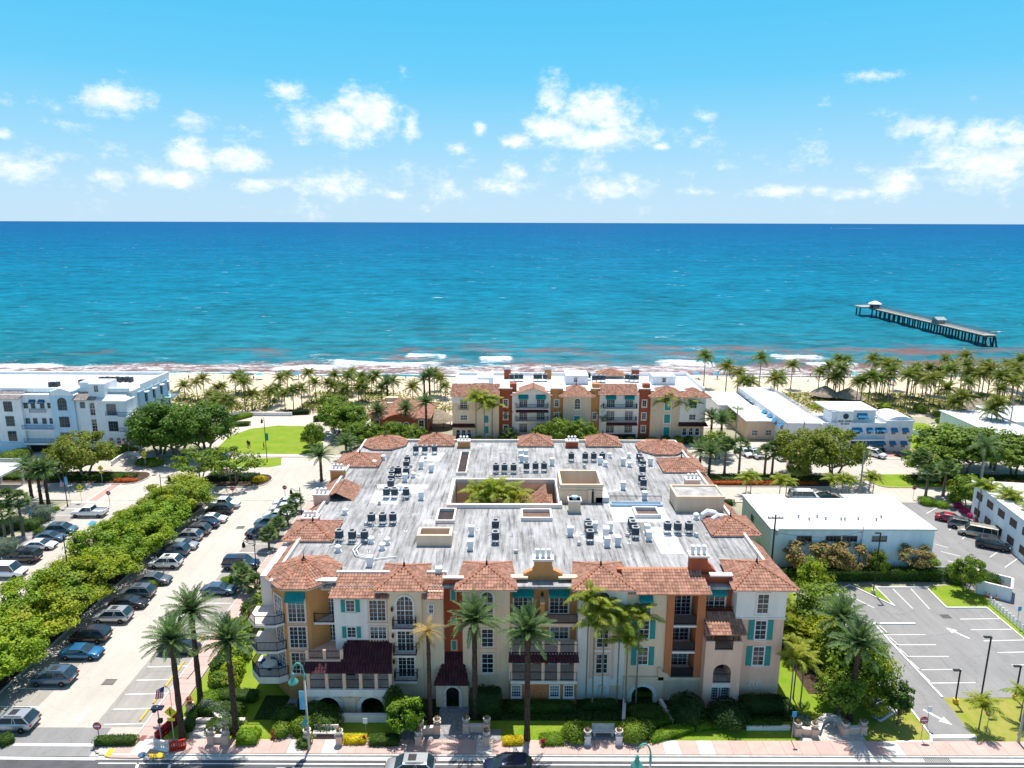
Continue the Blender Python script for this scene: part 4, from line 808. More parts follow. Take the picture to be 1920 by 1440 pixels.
# ------------------------------------------------------------------ beachfront block behind, in the same style
def block2():
    B = thing('beachfront_building', 'cream, rust and white beachfront block with tile skirts standing before the surf', 'building', (15.5, 170, 0)); Y = 160.0; DZ = 11.6
    wbox(B, -13.9, 45, 162, 178.6, 0, DZ, BEIGE); wbox(B, -13.8, 44.9, 161.6, 178.5, DZ, DZ+.05, MEMB, 'roof_deck')
    for a in ((-14,-13.5,161.5,178.8),(44.6,45.1,161.5,178.8),(-13.5,44.6,178.4,178.8)): wbox(B, *a, DZ, DZ+.8, BWHITE, 'parapet')
    wbox(B, -13.9, -3, Y, 162, 0, 11.2, CREAM); wbox(B, -14.0, -2.9, Y-.06, 162, 9, 11.1, WHITE, 'upper_wall'); tile_roof(B, [((-14.3,Y-.7,10.7),(-2.8,Y-.7,10.7),(-2.8,162.4,13.1),(-14.0,162.4,13.1))])
    window(B, -11.2, 7.6, Y-.06, 1.7, 2.3, 2, 4); window(B, -11.2, 4.9, Y, 1.6, 1.2, 2, 2); railing(B, [(-12.3,Y-.35),(-10.1,Y-.35)], 7.4)
    for z in (4.2, 1.6): window(B, -6.0, z, Y, 1.2, 1.9, 1, 1, glass=TEALP, sash=False)
    tile_roof(B, [((-14.2,Y-1.0,3.4),(-8.4,Y-1.0,3.4),(-8.7,Y,4.0),(-13.9,Y,4.0))], m=TILED)
    for x in (-12.6, -11.3, -10.0): window(B, x, .9, Y, .9, 1.7, 1, 2, arch=True)
    def recess(x0, x1, m, wz):
        wbox(B, x0, x1, Y+1, 162, 0, 12.2, m); wbox(B, x0-.1, x1+.1, Y+.8, 162, 12.2, 12.4, TRIM, 'cornice')
        for z in wz: window(B, (x0+x1)/2, z, Y+1, 1.0, 1.6, 1, 3)
    recess(-3, .05, RUST, (8.0,4.9,1.8)); recess(9.0, 11.9, ORANGE, (8.0,4.9)); recess(18.4, 20.4, ORANGE, (4.9,)); recess(29.6, 32.3, RUST, (8.0,4.9,1.8))
    for x0, x1, m, gab in ((.05,9.0,WHITE,True),(20.4,29.6,WHITE,False)):
        wbox(B, x0, x1, Y+.4, 162, 0, 11.4, m)
        for z in (8.0, 4.9, 1.8):
            for xx in (x0+2.6, x1-2.3): slider(B, xx, z, Y+.4, 1.9, 2.2)
            if gab or z > 4 : balcony(B, x0+.8, x1-.6, Y-1.1, Y+.4, z)
        for xx in (x0+2.6, x1-2.3): awning(B, xx, 11.0, Y+.4, 2.3, .8, .8)
        tile_roof(B, [((x0+.8,Y-1.6,7.2),(x1-.5,Y-1.6,7.2),(x1-.7,Y-.9,7.8),(x0+.9,Y-.9,7.8))] if gab else [((x0+1.4,Y-1.7,4.2),(x1-.5,Y-1.7,4.2),(x1-.6,Y-1.0,4.8),(x0+1.6,Y-1.0,4.8))], m=TILED)
        wbox(B, x0+.8, x1-.6, Y-.2, Y+.38, 0, 1.5, DARKW, 'garage_opening')
        if gab:
            a, b = (x0-.3,Y-.6,10.9), (x1+.3,Y-.6,10.9); t1, t2 = (5.0,Y-.6,12.7), (5.0,165,12.7)
            mb = MB(); mb.wallpoly([(x0+1,11.2),(x1,11.2),(5.0,12.6)], Y+.35, Y+.6); mb.build('gable', WHITE, B)
            tile_roof(B, [((x0-.3,165,10.9),a,t1,t2), (b,(x1+.3,165,10.9),t2,t1)], [(t1,t2)])
        else: tile_roof(B, [((x0-.4,Y-.3,11.1),(x1-.2,Y-.3,11.1),(x1-.4,162.6,13.1),(x0-.6,162.6,13.1))])
    wbox(B, 11.9, 18.4, Y, 162, 0, 11, BEIGE); hip(B, 10.9, 19.3, Y-.9, Y+6.6, 10.8, 1.9, .5); window(B, 15.2, 7.6, Y, 1.4, 2.6, 1, 4, arch=True); window(B, 15.2, 3.6, Y, 1.4, 2.4, 1, 1, glass=TEALP, sash=False); window(B, 15.2, .6, Y, 1.4, 1.6, 1, 3)
    wbox(B, 32.3, 44.9, Y, 162, 0, 11, BEIGE); wbox(B, 39.0, 45.0, Y-.25, 162, 4.5, 11, WHITE, 'upper_wall'); hip(B, 31.6, 41.0, Y-.9, Y+6, 10.8, 1.8, .3, False); hip(B, 38.6, 46.0, Y-1.1, Y+5.5, 10.7, 1.6, .3, False)
    for z in (7.4, 4.3, 1.2): window(B, 36.2, z, Y, 1.5, 2.2, 1, 1, glass=TEALP, sash=False)
    window(B, 42.0, 8.0, Y-.25, 1.8, 2, 2, 3); window(B, 42.0, 5.2, Y-.25, 1.5, 1.3, 2, 2); tile_roof(B, [((38.6,Y-1.2,3.9),(45.6,Y-1.2,3.9),(45.2,Y-.2,4.6),(38.9,Y-.2,4.6))], m=TILED)
    for x in (40.4, 41.9, 43.4): window(B, x, 1.4, Y, .95, 1.8, 1, 2, arch=True)
    for x, m in ((-2.0,RUST),(8.2,ORANGE),(30.2,RUST)): wbox(B, x, x+1.7, 174.5, 176, DZ, 13.9, m, 'chimney'); wbox(B, x+.1, x+1.6, 174.6, 175.9, 13.9, 14.7, FRAME, 'flue')
    for x, m in ((-.5,RUST),(18.8,ORANGE),(30.6,RUST)): wbox(B, x, x+1.6, 161.5, 163, 11, 13.3, m, 'chimney')
    for a in ((-8.4,-4.6,167,172,2.0),(-9,-5.6,162.9,166,1.6),(13,18.5,168,174,2.3),(34,39.6,168,173,2.2)): wbox(B, *a[:4], DZ, DZ+a[4], BWHITE, 'penthouse')
    for x in (15.4, 36.8): window(B, x, DZ+.7, 168, .9, 1.1, 1, 2)
    hip(B, 21.5, 28.5, 174.5, 179.5, 12.5, 1.2, .1, False)
    return B
block2()
# ------------------------------------------------------------------ red pavilion by the beach
def pavilion():
    B = thing('restaurant_pavilion', 'low brick red pavilion with triple arches and a hipped clay tile roof', 'building', (-27.8, 168, 0))
    wbox(B, -34, -20.5, 165, 178, 0, 4.1, TERRA); hip(B, -35.2, -19.4, 164.2, 179, 4.1, 2.9, .1, False)
    mb = MB(); mb.wallpoly([(-30.6,0),(-23.4,0),(-23.4,3.9),(-24.4,4.6),(-25.6,5.0),(-27,5.15),(-28.4,5.0),(-29.6,4.6),(-30.6,3.9)], 163.4, 165); mb.build('gable_front', RUST, B)
    mb = MB(); caps(mb, (-30.9,163.3,3.9), (-28.4,163.3,5.1)); caps(mb, (-28.4,163.3,5.1), (-25.6,163.3,5.1)); caps(mb, (-23.1,163.3,3.9), (-25.6,163.3,5.1)); mb.build('gable_caps', CAP, B)
    for x in (-28.8, -27.0, -25.2): window(B, x, 1.2, 163.4, 1.3, 2.1, 1, 2, arch=True)
    for x in (-32.6, -21.8): window(B, x, 1.2, 165, 1.2, 2.2, 1, 3)
    mb = MB(); mb.box(-29.8,-24.2,162.6,163.2,1.0,1.15); mb.build('balustrade_rail', TRIM, B); railing(B, [(-29.8,162.9),(-24.2,162.9)], .1, .95, TRIM, 'balustrade')
    wbox(B, -31.5, -28.6, 172.6, 174, 5.2, 7.1, CREAM, 'roof_curb'); wbox(B, -30.9, -29.6, 170.0, 171, 4.8, 6.4, CREAM, 'chimney')
pavilion()
# ------------------------------------------------------------------ white block on the left
def left_block():
    B = thing('white_condominium', 'white three storey seaside condominium with blue shaded side and flat white roof', 'building', (-105, 160, 0)); Y = 150.0
    wbox(B, -140, -84, 152.5, 170, 0, 13.4, BWHITE); wbox(B, -139.8, -84.3, 152.6, 169.8, 13.4, 13.44, MEMB, 'roof_deck')
    for a in ((-140,-83.9,169.6,170.1),(-84.4,-83.9,157,169.6),(-140,-84.4,152.2,152.6)): wbox(B, *a, 13.2, 14.1, BWHITE, 'parapet')
    def sec(x0, x1, yf, z1, m=BWHITE): return wbox(B, x0, x1, yf, 152.5, 0, z1, m)
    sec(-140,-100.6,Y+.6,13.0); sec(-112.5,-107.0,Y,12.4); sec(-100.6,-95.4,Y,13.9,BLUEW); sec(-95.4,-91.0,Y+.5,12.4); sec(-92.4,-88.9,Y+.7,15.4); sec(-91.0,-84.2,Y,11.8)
    mb = MB(); mb.wallpoly([(-100.8,13.0),(-95.2,13.0),(-96.2,14.0),(-98.0,14.6),(-99.8,14.0)], Y-.1, Y+2.4); mb.build('curved_gable', BWHITE, B)
    wbox(B, -95.2, -88.9, 152.4, 156, 13.4, 15.4, BWHITE, 'penthouse'); window(B, -90.6, 13.6, Y+.7, 1.0, 1.5, 1, 3, surround=None)
    tile_roof(B, [((-112.8,Y-.7,12.3),(-106.8,Y-.7,12.3),(-106.9,152.2,13.4),(-112.4,152.2,13.4))], m=SLATE); tile_roof(B, [((-95.6,Y-.4,12.0),(-90.6,Y-.4,12.0),(-90.8,152.2,13.2),(-95.4,152.2,13.2))], m=SLATE)
    mb = MB(); mb.add([(-91.6,Y-.6,11.9),(-83.8,Y-.6,11.9),(-83.8,153.5,11.9),(-85.4,153,13.3),(-90.2,153,13.3),(-91.6,153.5,11.9)], [(0,1,3,4),(1,2,3),(0,4,5)]); mb.build('metal_roof', MEMB, B)
    AQ = dict(surround=None, frame=mat('blue_frame', (.16,.28,.34), .5), glass=GLASS)
    for z in (9.3, 6.0, 2.6): window(B, -109.9, z, Y, 1.9, 2.3, 2, 3, **AQ)
    for x in (-104.8, -102.8, -106.4, -101.2): window(B, x, 9.9, Y+.6, .95, 1.3, 1, 2, **AQ); window(B, x, 6.4, Y+.6, .95, 1.3, 1, 2, **AQ)
    for x in (-104.8, -102.8): awning(B, x, 11.9, Y+.6, 1.3, .7, .6, NAVY)
    railing(B, [(-105.6,Y+.3),(-102.0,Y+.3)], 9.0, .9, NAVY); wbox(B, -107, -100.4, Y-.9, Y+.6, 5.3, 5.5, BWHITE, 'balcony'); railing(B, [(-107,Y-.8),(-100.4,Y-.8)], 5.5, 1.0, NAVY); wbox(B, -107, -100.4, Y-.9, Y+.6, 2.0, 2.4, BWHITE, 'balcony'); railing(B, [(-107,Y-.8),(-100.4,Y-.8)], 2.4, 1.0, NAVY)
    wbox(B, -106.6, -100.8, Y+.5, Y+.62, 0, 2.0, DARKW, 'garage_opening'); wbox(B, -113.5, -106.8, Y-.4, Y, 0, 2.4, BLUEW, 'base_wall')
    window(B, -98.0, 9.6, Y, 2.0, 2.9, 2, 4, arch=True, **{k: v for k, v in AQ.items()}); window(B, -98.0, 5.8, Y, 2.2, 2.4, 2, 3, **AQ); window(B, -98.0, 2.4, Y, 2.6, 2.2, 3, 2, **AQ)
    window(B, -93.9, 10.0, Y+.5, 1.1, 1.4, 1, 2, **AQ); window(B, -91.7, 8.4, Y+.5, 1.4, 2.9, 1, 4, arch=True, surround=TRIM); window(B, -91.7, 4.7, Y+.5, 1.4, 2.8, 1, 4, surround=TRIM)
    window(B, -87.4, 8.6, Y, 2.1, 2.5, 2, 3, **AQ); railing(B, [(-88.7,Y-.25),(-86.1,Y-.25)], 8.5, .9, NAVY); window(B, -87.4, 4.9, Y, 2.1, 2.3, 2, 3, **AQ)
    for x in (-88.2, -86.6): window(B, x, 2.1, Y, .9, 1.4, 1, 2, arch=True, surround=TRIM)
    for z in (8.5, 5.0, 1.9): wbox(B, -85.6, -82.2, Y-1.0, 153.4, z-.25, z, BWHITE, 'corner_balcony'); railing(B, [(-85.6,Y-.9),(-82.3,Y-.9),(-82.3,153.4)], z, 1.0, NAVY)
    for x, y in ((-84.0,Y-.6),): wbox(B, x-.3, x+.3, y-.3, y+.3, 0, 8.3, BWHITE, 'column')
    for k in range(4):
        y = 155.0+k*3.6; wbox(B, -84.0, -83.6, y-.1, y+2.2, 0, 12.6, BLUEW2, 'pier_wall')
        for z in (9.6, 6.2): window(B, -83.95, z, y+2.9, 1.2, 2.0, 1, 3, rz=math.pi/2, **AQ); 
        mb = MB(); mb.box(-83.9,-83.0,y+2.2,y+3.6,11.9,12.1); mb.build('window_hood', BWHITE, B)
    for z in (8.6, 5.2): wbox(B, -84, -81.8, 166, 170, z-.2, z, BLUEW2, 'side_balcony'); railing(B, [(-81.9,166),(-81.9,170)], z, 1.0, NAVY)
    for x, y in ((-104.5,156),(-103.4,156.2),(-99.2,158.5)): wbox(B, x, x+1, y, y+1, 13.44, 14.5, mat('dark_unit', (.05,.06,.07), .6), 'roof_unit')
    for k in range(7): wbox(B, -96+k*1.15, -95.2+k*1.15, 161+.3*(k%2), 162+.3*(k%2), 13.44, 14.6, MATS['dark_unit'], 'roof_unit')
left_block()
# ------------------------------------------------------------------ hotel with blue awnings
BLUEC = mat('blue_awning', (.03,.22,.42), .75, .1, 2)
def glyphs(parent, words, h, x, y, z, m):      # dark raised letters too small to read in the photograph, set word by word
    ws = h*.62; tot = sum(len(w)*ws for w in words)+ws*(len(words)-1); px = x-tot/2
    for w in words:
        mb = MB()
        for c in w:
            if c in 'lE': mb.box(px, px+h*.14, y-.03, y, z, z+h); 
            if c in 'Eo': mb.box(px+h*.14, px+h*.5, y-.03, y, z, z+h*.16); mb.box(px+h*.14, px+h*.5, y-.03, y, z+h*.84, z+h)
            if c == 'o': mb.box(px, px+h*.14, y-.03, y, z, z+h); mb.box(px+h*.36, px+h*.5, y-.032, y, z+h*.16, z+h*.84)
            if c == 'l': mb.box(px+h*.36, px+h*.5, y-.03, y, z, z+h); mb.box(px+h*.14, px+h*.36, y-.03, y, z+h*.42, z+h*.58)
            if c == 'E': mb.box(px+h*.14, px+h*.44, y-.03, y, z+h*.42, z+h*.58)
            px += ws
        mb.build('lettering', m, parent, kind='stuff'); px += ws
LETTER = mat('dark_lettering', (.03,.05,.07), .6)
def hotel():
    B = thing('beach_hotel', 'white two storey beach hotel with blue awnings and a sign tower', 'building', (79, 160, 0)); Y = 153.0
    wbox(B, 69.6, 89.3, Y, 163, 0, 6.0, BWHITE); wbox(B, 69.7, 89.2, Y+.1, 162.9, 6.0, 6.04, MEMB, 'roof_deck'); wbox(B, 69.6, 89.3, Y-.02, Y+.25, 6.0, 6.5, BWHITE, 'parapet')
    wbox(B, 62.0, 70.0, Y+1.2, 190, 0, 5.9, BWHITE); wbox(B, 62.0, 70.2, Y+1.0, 190, 5.9, 6.1, MEMB, 'roof_deck'); railing(B, [(70.1,157),(70.1,188)], 6.1, .9, FRAME)
    wbox(B, 72.6, 76.0, Y-.35, Y+4, 0, 9.3, BWHITE, 'sign_tower'); wbox(B, 71.6, 73, Y+.6, Y+5, 6, 9.0, BWHITE, 'penthouse'); wbox(B, 75.8, 81.6, Y+1, Y+8, 6, 8.9, BWHITE, 'penthouse'); wbox(B, 71.0, 82.0, Y+.9, Y+9, 8.9, 9.2, MEMB, 'penthouse_roof')
    mb = MB(); n = 10; P = [(84.0+6.0*i/n, 6.5+1.5*math.sin(math.pi*(.15+.7*i/n))) for i in range(n+1)]; mb.wallpoly([(84.0,6.6)]+P+[(90.0,6.6)], Y+.2, Y+7.0); mb.build('curved_roof', BWHITE, B); wbox(B, 83.6, 89.6, Y-.2, Y+4, 0, 7.1, BWHITE, 'end_block')
    glyphs(B, ('loEol','EolloEl'), .42, 74.3, Y-.36, 6.75, LETTER); glyphs(B, ('lEo','olElo'), .34, 74.3, Y-.36, 6.2, LETTER)
    mb = MB(); mb.lathe([(.62,0),(.62,.06)], 20); me = mb.mesh('emblem', LETTER); me.transform(Matrix.Rotation(math.pi/2, 4, 'X')); put('emblem', me, B, (74.3, Y-.38, 8.1))
    for x, w in ((71.0,1.5),(77.0,2.2),(80.0,1.0),(82.0,1.1),(83.6-.9,1.6)):
        window(B, x, 3.9, Y, w, 1.3, 2, 2, surround=None); awning(B, x, 5.45, Y, w+.3, .9, .7, BLUEC)
    for x, w in ((79.7,.9),(81.4,1.6),(82.9,1.5)):
        window(B, x, .9, Y, w, 1.3, 2, 2, surround=None); awning(B, x, 2.45, Y, w+.2, .9, .7, BLUEC)
    for x in (85.4, 87.9):
        for z in (3.9, .9): window(B, x, z, Y-.2, 1.0, 1.4, 2, 2, surround=None); awning(B, x, z+1.55, Y-.2, 1.3, .8, .65, BLUEC)
    window(B, 78.5, 7.0, Y+1, 1.6, 1.2, 2, 2, surround=None); awning(B, 78.5, 8.5, Y+1, 2.2, .9, .8, BLUEC)
    mb = MB(); mb.prism([(75.5,Y-1.6),(83.4,Y-1.2),(83.4,Y-.02),(75.5,Y-.02)], 2.75, 3.0); mb.build('canopy', BWHITE, B); wbox(B, 76.2, 78.8, Y-.06, Y-.01, 0, 2.7, DARKW, 'entrance')
    for k in range(8): window(B, 61.95, 3.7, 157+k*3.6, 1.6, 1.2, 2, 2, rz=-math.pi/2, surround=None)
    for k in range(4): mb = MB(); mb.add([(61.95,156+k*3.6,5.4),(61.95,158+k*3.6,5.4),(61.0,158+k*3.6,4.6),(61.0,156+k*3.6,4.6)], [(0,1,2,3)]); mb.build('awning', BLUEC, B)
hotel()
def flat_house(name, label, x0, x1, y0, y1, h, m=BWHITE, over=.3, wins=()):
    B = thing(name, label, 'building', ((x0+x1)/2, (y0+y1)/2, 0)); wbox(B, x0, x1, y0, y1, 0, h, m); wbox(B, x0-over, x1+over, y0-over, y1+over, h, h+.25, MEMB, 'roof')
    for x, z, w, hh in wins: window(B, x, z, y0, w, hh, 2, 2, surround=None)
    return B
flat_house('motel_wing', 'low white flat roofed motel wing between the tile block and the hotel', 53, 61, 176, 190, 4.4)
flat_house('motel_house', 'low white house with broad flat roof and blue awning beside hotel drive', 55.5, 63.0, 161.3, 176-.8, 4.4, BEIGE, .5, ((57.4,1,1.4,1.3),(60.6,1,1.4,1.3)))
flat_house('beach_cottage', 'long low white cottage row right of the hotel lawn', 108, 118, 152.5, 173, 3.9, BWHITE, .4, ((110,1,1.6,1.2),(114,1,1.6,1.2)))
B = flat_house('sign_cottage', 'small white gatehouse cottage with dark lettering on its front', 118.6, 128, 149.5, 158, 3.6, BWHITE, .3, ((125.5,1,1.3,1.2),)); glyphs(B, ('lEol','EolloEl'), .4, 121.8, 149.48, 2.5, LETTER); glyphs(B, ('EoElolo',), .36, 121.8, 149.48, 1.95, LETTER)
flat_house('far_cottage', 'white flat roofed cottage among palms beyond the cottage row', 120, 134, 163, 178, 3.8)
# ------------------------------------------------------------------ white box building
def white_box():
    B = thing('white_office_block', 'plain white two storey block with pale blue shaded walls and glaring flat roof', 'building', (49.3, 101, 0)); m = mat('sky_white_wall', (.80,.90,.95), **STUC)
    wbox(B, 37.6, 61.2, 95.5, 107, 0, 6.75, m); wbox(B, 37.6, 44.0, 107, 108.6, 0, 6.75, m, 'rear_wall'); wbox(B, 53.5, 61.2, 107, 108.9, 0, 6.75, m, 'rear_wall')
    mb = MB(); mb.prism([(37.4,95.3),(61.4,95.3),(61.4,109.0),(53.4,109.0),(53.4,107.1),(44.1,107.1),(44.1,108.7),(37.4,108.7)], 6.75, 7.0); mb.build('roof', MEMB, B)
    DG = dict(surround=None, frame=mat('grey_frame', (.3,.33,.36), .5), sash=False)
    for x, z in ((42.4,4.95),(46.6,4.95),(49.0,4.95),(53.3,4.95),(53.2,2.4)): window(B, x, z, 95.5, 2.2, .95, 4, 1, **DG)
    window(B, 37.55, 4.6, 103.5, 1.2, 1.0, 2, 1, rz=-math.pi/2, **DG); wbox(B, 46.0, 51.0, 95.42, 95.5, 4.2, 4.26, BLUEW, 'pipe'); wbox(B, 50.65, 50.72, 95.4, 95.5, 0, 5.4, BLUEW2, 'conduit')
    for k, (u, v) in enumerate(((1497,970),(1517,975),(1532,970),(1548,974),(1577,975),(1584,975),(1609,974),(1652,971),(1643,976))):
        x, y = G(u, v, 7); mb = MB(); mb.lathe([(.12,0),(.12,.3),(.18,.32),(.16,.42)], 8, (x,y,7.0)); tag(mb.build('roof_vent', mat('vent_grey', (.35,.36,.38), .5)), 'small grey vent pipe on the glaring white office roof', 'vent', 'vents on the white office roof')
    return B
white_box()
# ------------------------------------------------------------------ apartments on the right edge
def apartments():
    B = thing('white_apartments', 'white two storey apartment block with brown framed windows beside angled parking', 'building', (92, 110, 0)); a = Vector((80.2,116.2)); b = Vector((77.4,99.0))
    d = (b-a).normalized(); ang = math.atan2(d.y, d.x); n = Vector((-d.y, d.x))
    if n.x < 0: n = -n
    P = [a, b-d*-4, b-d*-4+n*24, a+n*24]; mb = MB(); mb.prism([tuple(p) for p in (P if True else P)], 0, 6.3); mb.build('wall', BWHITE, B)
    o_ = [a-d*.5-n*.5, b+d*4.5-n*.5, b+d*4.5+n*24, a-d*.5+n*24]; mb = MB(); mb.prism([tuple(p) for p in o_], 6.3, 6.55); mb.build('roof', MEMB, B)
    rz = ang
    for k in range(5):
        for z in (4.0, 1.1):
            p = a+d*(2.2+k*3.7)-n*.02; window(B, p.x, z, p.y, 1.9, 1.2, 3, 1, rz=rz, surround=None, frame=mat('brown_frame', (.12,.07,.05), .5), glass=mat('brown_blind', (.16,.11,.09), .4))
apartments()
# ------------------------------------------------------------------ left edge canopy building and far pier
B = thing('porch_building', 'white flat porch roof with railing over teal shopfront at street edge', 'building', (-98, 125, 0)); wbox(B, -112, -94.6, 118, 131.5, 3.6, 4.0, BWHITE, 'porch_roof'); wbox(B, -116, -97, 112, 124, 0, 3.5, TEALP); railing(B, [(-110,131.3),(-94.8,131.3),(-94.8,122)], 4.0, 1.0, FRAME)
for x in (-95.2, -99.5, -104): wbox(B, x-.12, x+.12, 130.8, 131.1, 0, 3.6, FRAME, 'post')
def pier():
    B = thing('fishing_pier', 'long grey wooden fishing pier on dark piles, cut off from the shore', 'pier', (203, 350, -1)); DK = mat('pier_deck', (.40,.36,.32), .9, .15, .5); PL = mat('pier_pile', (.07,.06,.055), .9, .3, .6)
    ya, yb = 299, 399; wbox(B, 200.4, 205.8, ya, yb, 3.4, 3.8, DK, 'deck'); wbox(B, 200.4, 205.8, ya+.3, yb, 3.0, 3.4, PL, 'beam'); wbox(B, 196, 206.3, yb-.2, yb+9, 3.6, 4.2, DK, 'pier_head')
    me = MB().tube([(0,0,-3.5),(0,0,3.2)], .38, 7).mesh('pile', PL); me2 = MB().tube([(0,-2.6,-3.5),(0,0,3.0)], .36, 7).mesh('brace_pile', PL)
    for k in range(21):
        for x in (200.9, 205.3): put('pile', me, B, (x, ya+1+k*4.8, -.2))
    for x in (200.9, 203.1, 205.3): put('brace_pile', me2, B, (x, ya, -.2))
    for x in (197, 199): put('pile', me, B, (x, yb+7, -.2))
    railing(B, [(200.3,yb),(200.3,ya+.1),(205.9,ya+.1),(205.9,yb)], 4.2, 1.1, mat('pier_rail', (.33,.28,.25), .9))
    wbox(B, 201.0, 204.4, 334, 339, 3.8, 5.6, mat('pier_shed', (.22,.25,.26), .8), 'shed'); mb = MB(); mb.add([(200.4,333.4,5.6),(205.0,333.4,5.6),(205.0,339.6,5.6),(200.4,339.6,5.6),(200.4,336.5,6.8),(205.0,336.5,6.8)], [(0,1,5,4),(2,3,4,5),(1,2,5),(3,0,4)]); mb.build('shed_roof', mat('shed_roof', (.30,.37,.37), .6), B)
    mb = MB(); mb.lathe([(2.4,0),(2.4,2.6)], 10, (202,396,3.8)); mb.build('kiosk', PL, B); mb = MB(); mb.lathe([(3.6,0),(3.3,.4),(1.0,1.5),(.1,1.7)], 10, (202,396,6.2)); mb.build('kiosk_roof', BWHITE, B)
pier()
x, y = G(1558, 428, -1.2); BT = thing('motor_boat', 'tiny white motor boat trailing a wake near the horizon', 'boat', (x, y, -1.2)); mb = MB(); mb.add([(-9,-2.5,0),(-9,2.5,0),(5,2.5,.2),(5,-2.5,.2),(-9,-3,2.5),(-9,3,2.5),(6,3,2.8),(10,0,3),(6,-3,2.8)], [(0,1,5,4),(0,4,8,3),(1,2,6,5),(2,3,8,7),(2,7,6),(4,5,6,7,8)]); mb.T = None; o = mb.build('hull', FRAME, None, loc=(0,0,0)); o.location = (x, y, -1.2); o.rotation_euler = (0,0,math.pi); adopt(o, BT); o2 = MB().box(-3,3,-2,2,2.4,5).build('cabin', FRAME, None); o2.location = (x,y,-1.2); adopt(o2, BT)
mb = MB(); mb.add([(x+8,y-6,-.8),(x+420,y-45,-.8),(x+420,y+45,-.8),(x+8,y+6,-.8)], [(0,1,2,3)]); o = mb.build('wake', mat('wake_foam', (.6,.7,.75), .8, .3, .02, stretch=(.1,1,1)), BT)
# ------------------------------------------------------------------ vegetation
LEAF = dict(rough=.6, spec=.25, isl=.38, trans=.3, detail=3)
G_DATE = mat('date_frond', (.125,.20,.07), var=.15, scale=.5, **{**LEAF, 'isl':.3}); G_COCO = mat('coconut_frond', (.10,.165,.03), var=.15, scale=.4, objr=.12, col2=(.21,.23,.035), **{**LEAF, 'isl':.3})
G_XMAS = mat('bright_frond', (.17,.26,.035), var=.15, scale=.4, col2=(.34,.34,.04), **{**LEAF, 'isl':.3}); G_FAN = mat('fan_frond', (.11,.17,.05), var=.15, scale=.5, **{**LEAF, 'isl':.3})
G_DRY = mat('dry_frond', (.38,.27,.09), var=.15, scale=.5, **{**LEAF, 'isl':.3})
G_LIME = mat('lime_leaf', (.11,.22,.012), var=.2, scale=.3, col2=(.30,.37,.016), objr=.12, **{**LEAF, 'isl':.45}); G_MID = mat('mid_leaf', (.085,.165,.016), var=.2, scale=.5, col2=(.21,.28,.024), **LEAF)
G_DARK = mat('dark_leaf', (.030,.075,.014), var=.25, scale=.35, **LEAF); G_FIG = mat('fig_leaf', (.055,.125,.014), var=.25, scale=.3, col2=(.13,.22,.02), **LEAF); G_OLIVE = mat('olive_leaf', (.12,.165,.018), var=.2, scale=.35, col2=(.24,.26,.03), **LEAF)
G_HEDGE = mat('hedge_leaf', (.065,.125,.014), var=.2, scale=.8, **LEAF); G_HLIME = mat('bright_hedge_leaf', (.15,.26,.012), var=.2, scale=.8, **LEAF); G_YEL = mat('yellow_leaf', (.55,.45,.01), var=.2, scale=1.5, **LEAF)
G_GREY = mat('grey_green_leaf', (.17,.22,.15), var=.2, scale=.8, **LEAF); G_RED = mat('red_leaf', (.42,.035,.03), var=.3, scale=2, col2=(.45,.18,.02), **LEAF); G_BLOOM = mat('pink_bloom', (.42,.21,.11), var=.3, scale=1.6, col2=(.13,.22,.03), detail=7, **{k_: v_ for k_, v_ in LEAF.items() if k_ != 'detail'})
G_DUNE = mat('dune_leaf', (.13,.17,.03), var=.25, scale=.12, col2=(.30,.29,.08), **LEAF); G_MAG = mat('magenta_bloom', (.5,.05,.17), var=.2, scale=2, **LEAF)
BARKD = mat('date_bark', (.085,.055,.040), .95, .3, 4, .04); BARKC = mat('coconut_bark', (.26,.23,.19), .9, .2, 2, .02, stretch=(1,1,4)); BARKG = mat('smooth_bark', (.22,.185,.15), .9, .2, 2, .02); BARKW = mat('pale_bark', (.42,.41,.38), .85, .15, 2)
def leafquads(C, Nn, size, asp=.62, rng=RNG):
    n = len(C); sz = size*rng.uniform(.65, 1.35, n)[:,None]
    t = rng.normal(size=(n,3)); t -= (t*Nn).sum(1)[:,None]*Nn; t /= np.linalg.norm(t, axis=1)[:,None]+1e-9; b = np.cross(Nn, t)
    V = np.stack([C-t*sz*.5, C+b*sz*asp*.5+Nn*sz*.08, C+t*sz*.5, C-b*sz*asp*.5+Nn*sz*.08], 1).reshape(-1,3)
    return V, np.arange(4*n).reshape(-1,4)
def unit(a): return a/(np.linalg.norm(a, axis=-1, keepdims=True)+1e-9)
